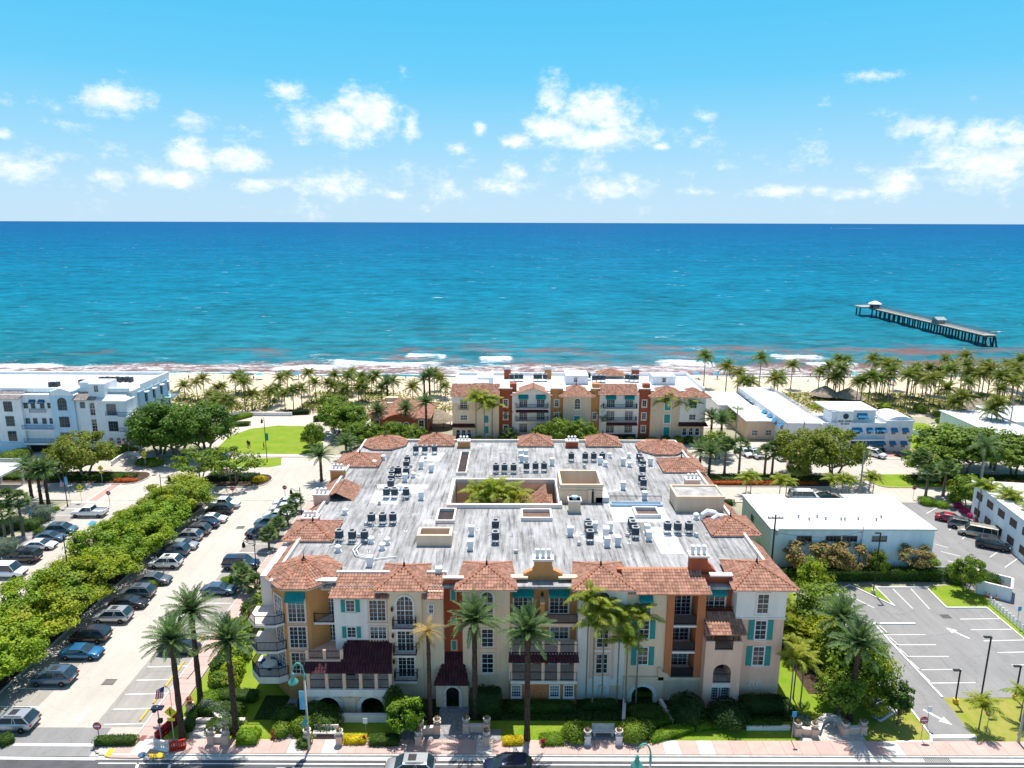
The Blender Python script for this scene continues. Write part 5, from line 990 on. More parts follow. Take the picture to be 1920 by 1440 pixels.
def frond(L_=3.2, droop=1.0, pairs=30, leaf=.55, v=.5, width=.05, seed=0, up=.35, plume=0.0):
    """feather leaf growing along +X from the origin, arching down"""
    r = np.random.default_rng(seed); V = []; Q = []; rach = []
    for i in range(pairs+1):
        s = i/pairs; x = L_*(s-.12*droop*s*s); z = L_*(up*s*1.5-droop*.72*s*s); rach.append((x, 0, z))
    rach = np.array(rach); 
    for i in range(1, pairs+1):
        s = i/pairs; p = rach[i]; tan = unit(rach[i]-rach[i-1]); l = leaf*(math.sin(math.pi*min(1, .12+s*.86))**.6)*(1+r.uniform(-.12, .12))
        for sd in (-1, 1):
            d = unit(tan*.75+np.array([0, sd*1.0, 0])+np.array([0,0,v*.6-plume*r.uniform(.4,1.2)])+r.normal(size=3)*.1); e = p+d*l; e[2] -= l*.22*droop
            wv = tan*width*(1.15-s*.4); m = p+d*l*.45+np.array([0,0,.03]); k = len(V)
            V += [p-wv*.4, m-wv, e, m+wv]; Q.append((k, k+1, k+2, k+3))
    for i in range(pairs):
        a, b = rach[i], rach[i+1]; w0 = .045*(1-i/pairs)+.008; k = len(V); V += [a+[0,-w0,0], b+[0,-w0,0], b+[0,w0,0], a+[0,w0,0]]; Q.append((k, k+1, k+2, k+3))
    return np.array(V), np.array(Q)
def fan(seed=0, L_=1.25, R_=.75, n=14):
    r = np.random.default_rng(seed); V = []; Q = []; tip = np.array([L_*.8, 0, L_*.25])
    V += [np.array([0,-.02,0]), tip-[0,.02,0], tip+[0,.02,0], np.array([0,.02,0])]; Q.append((0,1,2,3))
    for i in range(n):
        a = (i/(n-1)-.5)*3.6; d = np.array([math.cos(a), math.sin(a), .12*math.cos(a)]); e = tip+d*R_*(1+r.uniform(-.1,.1)); e[2] -= .25*R_; s = np.array([-math.sin(a), math.cos(a), 0])*.075; m = tip+d*R_*.6; k = len(V)
        V += [tip, m-s, e, m+s]; Q.append((k, k+1, k+2, k+3))
    return np.array(V), np.array(Q)
def rotmat(az, pitch, roll=0): return np.array(Matrix.Rotation(az, 3, 'Z') @ Matrix.Rotation(-pitch, 3, 'Y') @ Matrix.Rotation(roll, 3, 'X'))
def crown_parts(kind, seed=0):
    """list of (variant, azimuth, pitch, roll) for one crown"""
    r = random.Random(seed); n = {'date': 46, 'coco': 22, 'xmas': 13, 'fan': 30, 'royal': 18, 'dry': 16, 'areca': 30}[kind]; out = []
    for i in range(n):
        f = i/n; az = i*2.39996+r.uniform(-.2, .2)
        p = {'date': 1.4-1.72*f, 'coco': 1.15-1.75*f, 'xmas': 1.0-1.15*f, 'fan': 1.25-1.9*f, 'royal': 1.1-1.6*f, 'dry': .9-1.7*f, 'areca': 1.45-1.0*f}[kind]
        out.append((i % 3, az, p+r.uniform(-.12, .12), r.uniform(-.4, .4)))
    return out
FR = {'date': [frond(3.1, .42, 36, .50, .9, .055, s, .12) for s in range(3)], 'coco': [frond(3.5, 1.0, 32, .80, .1, .085, s+5, .32, .35) for s in range(3)],
      'xmas': [frond(2.9, 1.25, 28, .66, .2, .075, s+9, .55, .45) for s in range(3)], 'fan': [fan(s) for s in range(3)], 'royal': [frond(3.6, 1.1, 30, .7, .2, .055, s+12, .35, .2) for s in range(3)], 'dry': [frond(2.1, .8, 22, .42, .3, .05, s+15, .2) for s in range(3)], 'areca': [frond(2.9, .95, 24, .62, .3, .085, s+18, .45, .2) for s in range(3)]}
FM = {'date': G_DATE, 'coco': G_COCO, 'xmas': G_XMAS, 'fan': G_FAN, 'royal': G_DATE, 'dry': G_DRY, 'areca': G_XMAS}
FRM = {k: [npmesh('frond', V, Q, FM[k]) for V, Q in vs] for k, vs in FR.items()}
CRM = {}
def crown_mesh(kind, seed):
    if (kind, seed) not in CRM:
        Vs = []; Qs = []; o = 0
        for v, az, p, ro in crown_parts(kind, seed):
            V, Q = FR[kind][v]; Vs.append(V @ rotmat(az, p, ro).T); Qs.append(Q+o); o += len(V)
        CRM[(kind, seed)] = npmesh('crown', np.vstack(Vs), np.vstack(Qs), FM[kind])
    return CRM[(kind, seed)]
TRK = {}
def trunk_mesh(kind, var):
    if (kind, var) not in TRK:
        r = random.Random(var*7+3); mb = MB(); n = 12 if kind in ('date', 'dry') else 8; rad = {'date': .30, 'dry': .24, 'coco': .15, 'xmas': .09, 'fan': .19, 'royal': .24, 'areca': .1}[kind]; b = {'coco': .11, 'xmas': .05, 'fan': .02}.get(kind, 0)*r.uniform(.4, 1.3); pts = []; rr = []
        for i in range(n+1):
            s = i/n; pts.append((b*s*s, 0, s)); q = rad*(1.35 if i == 0 else 1.0-.22*s)*(1.35 if (kind == 'date' and i >= n-1) else 1)*(1+(.09 if i % 2 else -.05)*(kind in ('date', 'dry')))
            rr.append(q)
        # radii must stay round although the height is scaled: build at unit height
        mb.tube(pts, rr, 9); TRK[(kind, var)] = (mb.mesh('trunk', {'date': BARKD, 'dry': BARKD, 'coco': BARKC, 'xmas': BARKC, 'fan': BARKG, 'royal': BARKW, 'areca': BARKG}[kind], True), b)
    return TRK[(kind, var)]
PN = {'date': ('date_palm', 'date palm'), 'coco': ('coconut_palm', 'coconut palm'), 'xmas': ('christmas_palm', 'slender palm'), 'fan': ('cabbage_palm', 'cabbage palm'), 'royal': ('royal_palm', 'royal palm'), 'dry': ('young_date_palm', 'young date palm'), 'areca': ('areca_palm', 'areca palm')}
def palm(kind, x, y, h, label, group=None, near=False, sc=1.0, z0=0, dead=False):
    i = random.randrange(1000); az = random.uniform(0, 6.28); T = thing(PN[kind][0], label, 'palm tree', (x, y, z0), az, group)
    tm, b = trunk_mesh(kind, i % 3); t = put('trunk', tm, None); t.parent = T; t.scale = (sc*(h if b else 1) if False else sc, sc, h); CH.setdefault(T.name, []).append(t)
    top = Vector((b*sc, 0, h-.08))
    if near:
        for v, a, p, ro in crown_parts(kind, i % 5):
            f = bpy.data.objects.new('frond', FRM[kind][v]); COL.objects.link(f); f.parent = T; f.location = top; f.rotation_mode = 'QUATERNION'
            f.rotation_quaternion = (Matrix.Rotation(a, 3, 'Z') @ Matrix.Rotation(-p, 3, 'Y') @ Matrix.Rotation(ro, 3, 'X')).to_quaternion(); s = sc*random.uniform(.88, 1.1); f.scale = (s, s, s)
    else:
        c = put('crown', crown_mesh(kind, i % 3), None); c.parent = T; c.location = top; c.scale = (sc, sc, sc*random.uniform(.9, 1.05))
    return T
def palm_px(kind, u, v, vt, label, group=None, near=False, sc=1.0):
    x, y = G(u, v); h = PX(u, vt, y)[1]; return palm(kind, x, y, max(1.2, h), label, group, near, sc)
# trees
def crown_leaves(rx, ry, rz, clumps, per, size, seed, shell=.55, flat=.0):
    r = np.random.default_rng(seed); C = unit(r.normal(size=(clumps,3)))*(r.uniform(shell, 1, clumps)**.6)[:,None]; C[:,2] = np.where(C[:,2] < -.35, C[:,2]*.35, C[:,2])
    C *= [rx, ry, rz]; cr = .30*min(rx, rz)*r.uniform(.6, 1.25, clumps)
    P = unit(r.normal(size=(clumps*per,3))); rad = r.uniform(.25, 1, clumps*per)**.5; cc = np.repeat(C, per, 0); pos = cc+P*(np.repeat(cr, per)*rad)[:,None]*[1.15,1.15,.75]
    nn = unit(P*.6+unit(cc)*.4+[0,0,.55]+r.normal(size=P.shape)*.4)
    V, Q = leafquads(pos, nn, size, .7, r); return V, Q, C
TM = {}
def tree_proto(key, rx, rz, clumps, per, size, seed, leafm, barkm, stem=.42, trunks=1, shell=.55, thick=.13):
    V, Q, C = crown_leaves(rx, rx, rz, clumps, per, size, seed, shell); hz = rz*.72/(1-stem)*1.0; cz = rz*.85+stem*rz*2
    V = V+[0,0,cz]; cm = npmesh('crown', V, Q, leafm); mb = MB(); r = random.Random(seed)
    for t in range(trunks):
        a = 2*math.pi*t/max(1, trunks); o = .12*rx*(trunks > 1); fork = Vector((o*2*math.cos(a), o*2*math.sin(a), cz-rz*.75)); mb.tube([(o*math.cos(a), o*math.sin(a), -.1), ((o*1.3)*math.cos(a)+.05, o*1.3*math.sin(a), fork.z*.5), tuple(fork)], [thick*1.25, thick, thick*.8], 7)
        for i in range(t, min(len(C), 22), trunks):
            e = Vector(C[i])+Vector((0,0,cz)); m = fork.lerp(e, .5)+Vector((r.uniform(-.2,.2), r.uniform(-.2,.2), -.25)); mb.tube([tuple(fork), tuple(m), tuple(fork.lerp(e, .92))], [thick*.6, thick*.38, thick*.12], 5, False)
    TM[key] = (cm, mb.mesh('trunk', barkm, True), cz+rz)
for k in range(3): tree_proto('lime%d' % k, 4.0, 2.8, 64, 190, .25, 20+k, G_LIME, BARKG, .16, 2, .7)
for k in range(2): tree_proto('dark%d' % k, 5.0, 4.0, 90, 110, .40, 30+k, G_FIG, BARKG, .16, 3, .5, .22)
for k in range(2): tree_proto('mid%d' % k, 3.6, 2.6, 70, 80, .36, 40+k, G_MID, BARKG, .3, 2)
tree_proto('olive0', 5.4, 3.4, 110, 75, .40, 50, G_OLIVE, BARKG, .28, 3, .6, .2); tree_proto('sparse0', 3.4, 2.0, 40, 55, .32, 51, G_MID, BARKG, .45, 3, .65, .10)
tree_proto('cone0', 1.0, 1.9, 45, 60, .2, 52, G_HEDGE, BARKG, .15, 1, .3, .06); tree_proto('bloom0', 2.4, 1.9, 45, 60, .28, 53, G_BLOOM, BARKG, .3, 3, .6, .07); tree_proto('seagrape0', 3.0, 3.2, 52, 62, .34, 54, G_MID, BARKG, .10, 3, .45, .10); tree_proto('seagrape1', 2.8, 3.2, 46, 66, .30, 57, G_LIME, BARKG, .14, 3, .5, .10); tree_proto('ball0', 1.15, 1.15, 45, 75, .17, 55, G_HLIME, BARKG, .22, 1, .6, .06)
def tree(key, x, y, h, label, group=None, name='tree', wide=1.0):
    cm, tm, H = TM[key]; s = h/H; T = thing(name, label, 'tree', (x, y, 0), random.uniform(0, 6.28), group)
    for nm, me in (('trunk', tm), ('crown', cm)):
        o = put(nm, me, None); o.parent = T; o.scale = (s*wide, s*wide, s)
    return T
# hedges and shrubs
def leaf_box(sx, sy, sz, size, dens, seed, rnd=.25):
    r = np.random.default_rng(seed); A = np.array([sy*sz, sy*sz, sx*sz, sx*sz, sx*sy*1.4]); n = int(A.sum()*dens); f = r.choice(5, n, p=A/A.sum()); u, w = r.uniform(-.5, .5, n), r.uniform(-.5, .5, n); jit = r.normal(size=n)*.05
    P = np.zeros((n,3)); N_ = np.zeros((n,3))
    for k, (ax, sg) in enumerate(((0,-1),(0,1),(1,-1),(1,1),(2,1))):
        m = f == k
        if ax == 0: P[m] = np.stack([np.full(m.sum(), sg*sx/2)+jit[m], u[m]*sy, w[m]*sz+sz/2], 1)
        elif ax == 1: P[m] = np.stack([u[m]*sx, np.full(m.sum(), sg*sy/2)+jit[m], w[m]*sz+sz/2], 1)
        else: P[m] = np.stack([u[m]*sx, w[m]*sy, np.full(m.sum(), sz)+jit[m]], 1)
        N_[m, ax] = sg
    e = np.abs(P-[0,0,sz/2])/[sx/2, sy/2, sz/2]; c = np.clip(e.sum(1)-2.35, 0, 1)[:,None]; P -= (P-[0,0,sz/2])*c*.35*[1,1,.8]
    P += r.normal(size=P.shape)*size*.22; N_ = unit(N_+r.normal(size=P.shape)*.45+[0,0,.25]); return leafquads(P, N_, size, .7, r)
def leaf_ball(rx, ry, rz, size, dens, seed):
    r = np.random.default_rng(seed); n = int(4*math.pi*((rx*ry+rx*rz+ry*rz)/3)*dens); d = unit(r.normal(size=(n,3))); d[:,2] = np.where(d[:,2] < -.5, -d[:,2], d[:,2]); lum = 1+.12*np.sin(d[:,0]*5+seed)*np.cos(d[:,1]*6)*np.sin(d[:,2]*4+1)
    P = d*[rx, ry, rz]*(lum*r.uniform(.86, 1.03, n))[:,None]+[0,0,rz*.82]; return leafquads(P, unit(d+r.normal(size=d.shape)*.4+[0,0,.2]), size, .7, r)
def with_core(V, Q, core): 
    n = len(V); return np.vstack([V, np.array(core.v)]), np.vstack([Q, np.array(core.f)+n])
SEED = [100]
def hedge(x, y, sx, sy, sz, label, m=None, rz=0, size=.13, dens=90, group=None, name='hedge', z0=0):
    SEED[0] += 1; V, Q = leaf_box(sx, sy, sz, size, dens, SEED[0]); c = MB(); c.box(-sx/2*.9, sx/2*.9, -sy/2*.86, sy/2*.86, 0, sz*.93); V, Q = with_core(V, Q, c)
    o = put(name, npmesh(name, V, Q, m or G_HEDGE), None, (x, y, z0), rz); return tag(o, label, 'hedge', group)
def hedge_px(u0, v0, u1, v1, d, h, label, m=None, **k):
    a, b = Vector(G(u0, v0)), Vector(G(u1, v1)); c = (a+b)/2; e = b-a; return hedge(c.x, c.y, e.length, d, h, label, m, math.atan2(e.y, e.x), **k)
def shrub(x, y, r, h, label, m=None, group=None, size=.16, dens=70, name='shrub', ry=None):
    SEED[0] += 1; rz = h/1.82; V, Q = leaf_ball(r, ry or r, rz, size, dens, SEED[0]); c = MB(); n = 8; c.v = []; 
    for i, (q, z) in enumerate(((.55,0),(.8,.45*h),(.5,.8*h))):
        for k in range(n): c.v.append((r*q*math.cos(2*math.pi*k/n), (ry or r)*q*math.sin(2*math.pi*k/n), z))
    for i in range(2):
        for k in range(n): c.f.append((i*n+k, i*n+(k+1)%n, (i+1)*n+(k+1)%n, (i+1)*n+k))
    c.f += [(16,17,18,19), (16,19,20,23), (20,21,22,23)]; V, Q = with_core(V, Q, c)
    o = put(name, npmesh(name, V, Q, m or G_MID), None, (x, y, 0)); return tag(o, label, 'shrub', group)
def shrub_px(u, v, r, h, label, m=None, **k): x, y = G(u, v); return shrub(x, y, r, h, label, m, **k)
# --- foreground palms
palm_px('date', 343, 1388, 1203, 'tall date palm beside the orange barriers at the lot corner', near=True)
palm_px('date', 377, 1322, 1146, 'tall date palm behind the curved garden wall', near=True)
palm_px('date', 443, 1377, 1203, 'date palm standing before the stacked corner balconies', near=True)
palm_px('dry', 807, 1358, 1182, 'thin yellowed palm before the cream wall by the entry', near=True)
palm_px('date', 891, 1347, 1165, 'tall date palm right of the cobbled entry path', near=True)
palm_px('date', 988, 1388, 1185, 'date palm rising from yellow shrubs before the orange bay', near=True)
palm_px('date', 1593, 1350, 1208, 'date palm between the arched bench and the grey lot', near=True)
palm_px('date', 1564, 1288, 1160, 'date palm deeper in the trees beside the grey lot', near=True)
for i, (u, v, vt) in enumerate(((1098,1322,1128),(1110,1330,1172),(1128,1322,1150),(1156,1320,1165),(1172,1326,1205),(1192,1318,1160))):
    palm_px('xmas', u, v, vt, 'slender bright palm in the clump before the white arched tower' if i < 3 else 'slender bright palm in the clump before the beige stone arch', 'slender palms before the facade', True, 1.0)
for u, v, vt in ((1480,1330,1235),(1500,1325,1245),(1487,1310,1225)): palm_px('xmas', u, v, vt, 'thin palm on the lawn strip beside the right tower', 'thin palms by the right tower', True, .85)
for u, v in ((1835,1368),(1912,1352)): palm_px('xmas', u, v, v-42, 'young small palm on the dry lawn by the lot exit', 'young palms on the dry lawn', True, .8)
# --- palms in the courtyard
for x, y, h in ((-4.6,93.2,12.6),(-2.6,92.2,13.2),(-1.2,94.0,12.4),(.2,92.4,12.2),(-3.4,91.2,11.6)): palm('xmas', x, y, h, 'bright palm rising through the roof courtyard', 'courtyard palms', True, 1.3)
# --- palms round the big block and street
for u, v, vt in ((603,902,855),(650,862,832),(1312,877,845),(1329,893,850),(955,832,822)): palm_px('date', u, v, vt, 'date palm close behind the far roof edge of the big block' if v < 890 else 'date palm by the side street next to the big block', 'date palms round the big block')
for u, v, vt in ((60,934,878),(78,944,886),(91,944,882)): palm_px('date', u, v, vt, 'date palm in the street corner trio by the blue banner', 'date palm trio')
for u, v, vt in ((55,835,795),(135,812,775),(199,820,790)): palm_px('date', u, v, vt, 'date palm before the white condominium front', 'date palms before the white condominium')
for u, v, vt in ((25,1010,935),(44,1004,940),(12,1020,965)): palm_px('fan', u, v, vt, 'cabbage palm in the garden beside the left lot', 'cabbage palms by the left lot', sc=1.2)
for u, v, vt in ((1358,888,835),(1385,890,838),(1433,892,850),(1447,890,845),(1735,932,890),(1768,930,882),(1722,905,862)): palm_px('fan', u, v, vt, 'cabbage palm along the side street median', 'cabbage palms along the street', sc=1.35)
for u, v, vt in ((460,1108,1082),(480,1118,1095),(452,1092,1072),(505,1030,1002),(540,985,962),(522,1008,985),(556,960,940)): palm_px('fan', u, v, vt, 'small cabbage palm in the bed left of the big block', 'small palms left of the big block', sc=1.0)
for u, v in ((1398,928),(1407,926),(1461,934),(1473,934),(1556,932),(1577,932),(1590,932),(1629,928),(1636,928)): palm_px('xmas', u, v, v-28, 'short bright palm at the kerb behind the white office', 'kerb palms behind the white office', sc=.95)
palm_px('royal', 1838, 905, 838, 'tall royal palm with pale trunk by the right street trees', sc=1.3)
for u, v, vt in ((1640+170,980,915),(1823,985,918),(1855,1003,930),(1870,1008,938),(1905,1030,960)): palm_px('xmas', u+20, v, vt, 'slender palm against the white apartment wall', 'palms by the apartments', sc=1.0)
# --- palms before the beachfront block
for u, v, vt in ((893,830,752),(908,830,757),(923,828,765),(1073,812,755),(1091,812,765),(1135,818,752),(1207,818,760),(1223,818,765),(1244,826,755),(1286,826,762),(1056,815,758)): palm_px('xmas', u, v, vt, 'slim palm standing before the cream beachfront block', 'slim palms before the beachfront block', sc=1.5)
for u, v, vt in ((953,820,775),(1047,820,775),(1129,822,778),(1332,830,785),(673,810,772),(710,810,770),(762,815,768),(800,822,755),(727,758,720),(796,748,712),(806,748,705),(1350,845,790)): palm_px('date', u, v, vt, 'date palm near the red pavilion and beach walk' if u < 850 else 'date palm before the cream beachfront block', 'date palms by the pavilion' if u < 850 else 'date palms before the beachfront block')
# --- coconut palms along the beach
left = [(600+random.uniform(-230,240), 742+random.uniform(-6,24)) for _ in range(16)]+[(404,788),(427,788),(436,786),(453,740),(460,772),(474,772),(507,766),(535,769),(551,771),(567,769),(593,757),(628,742),(641,754),(616,757),(653,757),(673,758),(679,755),(686,758),(716,757),(738,754),(827,746),(835,752),(348,752),(371,754),(385,760),(396,770),(414,775),(420,760),(820,735),(660,745)]
right = [(1590+random.uniform(-60,330), 745+random.uniform(-14,22)) for _ in range(22)]+[(1319,728),(1360,740),(1381,746),(1392,760),(1405,760),(1423,727),(1448,770),(1455,762),(1482,730),(1532,748),(1549,748),(1560,752),(1571,755),(1580,740),(1626,766),(1640,752),(1652,742),(1655,748),(1664,760),(1695,768),(1705,758),(1714,750),(1726,761),(1739,774),(1749,762),(1758,745),(1784,797),(1799,797),(1778,750),(1800,730),(1820,742),(1832,752),(1849,755),(1868,771),(1880,760),(1891,772),(1897,735),(1881,728),(1907,738),(1854,818),(1863,818),(1915,760),(1735,742),(1770,770),(1810,770)]
for i, (u, v) in enumerate(left): palm_px('coco', u, v, v-random.uniform(30, 44)*(1.25 if i % 5 == 0 else .9), 'coconut palm in the grove at the beach park edge', 'coconut palms at the beach park', sc=random.uniform(.75, .95))
for i, (u, v) in enumerate(right): palm_px('coco', u, v, v-random.uniform(40, 64), 'coconut palm in the grove between the hotel and the beach', 'coconut palms by the hotel beach', sc=random.uniform(.9, 1.15))
# --- hedge row of trees between the lots
for i in range(15): tree('lime%d' % (i % 3), -58.3+(1.1 if i % 2 else -1.1), 66.2+i*3.75, 6.0+random.uniform(-.9, 1.1), 'bright green clipped tree in the row between the two car parks', 'trees between the car parks', 'row_tree', random.uniform(1.12, 1.32))
def tree_px(key, u, v, h, label, **k): x, y = G(u, v); return tree(key, x, y, h, label, **k)
for u, v, h, k, l in ((302,852,11.0,0,'massive dark fig tree against the side of the white condominium'),(335,858,12.5,1,'tallest massive dark fig tree between its two neighbours by the park'),(385,850,11,0,'massive dark fig tree closest to the park lawn')): tree_px('dark%d' % k, u, v, h, l, group='dark fig trees by the park', wide=.98)
tree_px('olive0', 160, 896, 9.2, 'broad olive green tree on the planted median before the white condominium'); tree_px('sparse0', 120, 905, 6.0, 'thin crooked tree beside the three date palms')
tree_px('sparse0', 375, 908, 7.4, 'open branched tree on the left end of the hedge island', wide=1.1); tree_px('sparse0', 440, 908, 7.4, 'open branched tree beside the yellow flowers of the hedge island', wide=1.15)
tree_px('mid0', 588, 846, 6.2, 'round dark tree at the corner of the park lawn', wide=.75)
for i, (u, v, h) in enumerate(((632,812,7.5),(655,822,8),(640,790,6.5),(690,838,6.0),(735,838,5.6),(775,838,5.2),(668,845,6.0),(615,770,4.5),(1045,838,6.5),(1090,838,6.2),(1015,838,5),(1380,800,5),(1345,860,6))): tree_px('mid%d' % (i % 2), u, v, h, 'mid green tree in the gap behind the big block' if v > 835 else 'mid green tree beside the red pavilion', group='trees behind the big block' if v > 835 else 'trees by the pavilion')
tree_px('olive0', 1500, 893, 10.0, 'broad olive tree with forked trunk before the hotel drive', wide=.85); tree_px('olive0', 1562, 900, 10.5, 'broad olive tree with several trunks before the white hotel', wide=.85)
for u, v, h in ((1775,880,9.5),(1805,888,9.5),(1860,880,8.5),(1745,900,7),(1900,890,8)): tree_px('mid1', u, v, h, 'leafy green tree in the street row before the hotel lawn', group='street trees by the hotel lawn', wide=1.25)
tree_px('olive0', 1495, 905, 5, 'low spreading tree under the forked olive tree', wide=.7)
for i, (u, v, h) in enumerate(((1532,1195,7.5),(1550,1250,6.5),(1590,1318,8.4),(1634,1326,6.6),(1572,1340,5.4),(1520,1135,6.8),(1612,1282,5.6),(1640,1352,3.6),(1575,1290,7.6))): tree_px('seagrape%d' % (i % 2), u, v, h, 'glossy broad leaved tree in the thicket beside the empty lot', group='thicket trees by the empty lot', wide=random.uniform(.8, 1.0))
for u, v, h in ((1505,1082,5.6),(1560,1080,5.6),(1590,1082,5.4),(1710,1080,5.0)): tree_px('bloom0', u, v, h, 'small flowering tree against the pale blue office wall', group='flowering trees by the office', wide=1.0)
tree_px('mid0', 1645, 1085, 4.2, 'small round green tree under the office windows', wide=.6); tree_px('cone0', 1682, 1358, 5.2, 'small dark conical tree on the dry lawn wedge'); tree_px('mid1', 1810, 1112, 5.4, 'small tree by the white enclosure wall', wide=.7)
tree_px('ball0', 762, 1378, 3.9, 'bright green ball topiary on a stem before the facade', name='topiary'); tree_px('mid0', 1815, 955, 6.0, 'rounded bright shrub tree beside the apartment corner', wide=.95); tree_px('mid1', 585, 835, 5, 'low tree leaning over the lawn path', wide=.6)
# --- clipped hedges and beds along the front
hedge_px(178, 1396, 258, 1394, .95, .75, 'clipped hedge above the yellow kerb by the no entry sign', G_HEDGE)
hedge_px(446, 1390, 487, 1388, 1.8, .9, 'square bright clipped hedge beside the pot pillars', G_HLIME)
hedge_px(352, 1374, 366, 1340, 1.0, .8, 'hedge behind the red barrier at the palm foot', G_HEDGE)
shrub_px(528, 1378, 1.0, 1.3, 'loose shrub left of the tall teal lamp', G_MID); shrub_px(566, 1370, 1.2, 1.5, 'loose shrub behind the tall teal lamp', G_MID); shrub_px(570, 1398, .85, .8, 'low round shrub at the foot of the teal lamp', G_HEDGE)
shrub_px(612, 1358, 1.9, 1.6, 'wide dark shrub mass behind the left bench', G_HEDGE); shrub_px(592, 1345, 1.5, 1.7, 'dark shrub in front of the left stone arch', G_HEDGE); shrub_px(540, 1352, 1.4, 1.6, 'dark shrub beside the cobbled garden path', G_HEDGE)
hedge_px(644, 1392, 688, 1392, 1.0, .65, 'yellow leaved low shrub bed beside the hydrant', G_YEL); hedge_px(692, 1394, 750, 1394, 1.2, .75, 'low green shrub bed right of the red hydrant', G_HEDGE)
shrub(-12.1, 64.2, 1.15, 3.4, 'dark conical shrub behind the ball topiary', G_HEDGE); hedge(-9.6, 64.6, 2.6, 1.2, 1.4, 'dark hedge left of the entry porch', G_HEDGE); hedge(-2.6, 64.5, 3.2, 1.6, 3.0, 'tall square dark hedge right of the entry porch', G_DARK)
hedge(3.2, 65.2, 7.0, 1.1, .95, 'long dark hedge under the lattice windows', G_HEDGE); hedge(9.4, 65.6, 3.6, 1.0, .9, 'dark hedge under the white arched tower', G_HEDGE); hedge(14.0, 64.0, 3.4, 1.8, 1.0, 'dark hedge slope before the beige stone arch', G_HEDGE)
hedge_px(942, 1395, 982, 1394, 1.0, .6, 'yellow leaved shrub at the foot of the date palm', G_YEL); hedge_px(1012, 1392, 1058, 1390, 1.6, .55, 'low bright clipped hedge beside the second hydrant', G_HLIME)
shrub_px(1078, 1386, 1.35, 1.7, 'loose dark shrub left of the right bench', G_MID); shrub_px(1185, 1384, 1.5, 1.8, 'loose dark shrub right of the right bench', G_MID); shrub_px(1205, 1378, 1.2, 1.6, 'second loose dark shrub right of the right bench', G_HEDGE)
hedge_px(1195, 1370, 1275, 1345, 1.2, .6, 'slanting bright hedge row behind the lawn', G_HLIME); hedge_px(1215, 1392, 1300, 1366, 1.1, .6, 'lower slanting bright hedge along the lawn edge', G_HLIME); hedge_px(1300, 1366, 1345, 1362, 1.1, .6, 'bright hedge at the far end of the lawn edge', G_HLIME)
shrub(18.1, 64.0, 2.0, 2.6, 'huge dark clipped ball shrub left of the loggia', G_DARK); shrub(22.2, 63.4, 2.1, 2.3, 'huge dark clipped ball shrub before the loggia', G_DARK); shrub_px(1352, 1345, 1.15, 1.6, 'smaller sunlit ball shrub before the dark ones', G_HEDGE)
hedge(26.3, 65.2, 4.6, 1.6, 1.6, 'dark clipped hedge under the right tower', G_DARK); hedge(25.4, 62.9, 4.4, 1.0, .5, 'low shaded hedge behind the planter kerb', G_HEDGE)
for u, v, r_, h in ((408,1336,1.0,1.0),(420,1345,.9,.9),(388,1332,.8,1.2),(420,1372,.9,1.2)): shrub_px(u, v, r_, h, 'silvery shrub in the curved wall garden', G_GREY, group='silvery shrubs at the left corner')
shrub_px(1505, 1362, 1.0, 1.2, 'silvery shrub behind the right pot wall', G_GREY); shrub_px(395, 1318, 1.3, 1.2, 'low green shrub on the lawn by the left balconies', G_HLIME)
for u, v in ((428,1290),(440,1262),(452,1235),(432,1240),(455,1210),(462,1180),(470,1150),(440,1185)): shrub_px(u, v, 1.3, 1.7, 'leafy tropical shrub below the corner balconies', random.choice((G_LIME, G_MID, G_HEDGE)), group='shrubs below the corner balconies', size=.3, dens=32)
for i in range(12): shrub(-32.5+random.uniform(-1,1.5), 82+i*3.2, 1.5, 2.2, 'leafy shrub along the left side wall bed', random.choice((G_LIME, G_MID)), 'shrubs along the left wall', .3, 30)
for i in range(40): palm('areca', (31.4 if i > 6 else 33.4)+random.uniform(-.9,2.6), 74+i*1.15, .3, 'feathery areca clump in the screen between the big block and the white office', 'areca clumps by the right wall', sc=random.uniform(1.25,1.75))
for i in range(9): shrub(35.8+random.uniform(-.8,.6), 88+i*2.9, 1.6, 3.2, 'dense screen shrub against the white office side', G_MID, 'screen shrubs by the office side', .36, 26)
hedge_px(415, 1096, 452, 1090, 1.6, .8, 'rounded clipped hedge island in the left lot', G_HLIME); shrub_px(283, 1102, .9, 1.0, 'small round shrub at the end of the tree row', G_HLIME)
hedge_px(0, 1398, 24, 1386, 1.4, .7, 'dark hedge corner at the near end of the tree row', G_HEDGE)
hedge(50.2, 93.6, 25, 1.5, 1.7, 'long clipped hedge below the pale blue office wall', G_HEDGE, size=.22, dens=45); shrub(63.5, 93.2, 1.8, 2.0, 'bushy shrub right of the office hedge', G_HEDGE); shrub(66.8, 91.2, 1.8, 2.4, 'bushy shrub by the white enclosure', G_HEDGE); shrub(62.6, 97.5, 1.3, 1.4, 'shrub at the office corner by the parked cars', G_HLIME); shrub(64.8, 95.2, 1.3, 1.5, 'clipped bright shrub beside the white steps', G_HLIME)
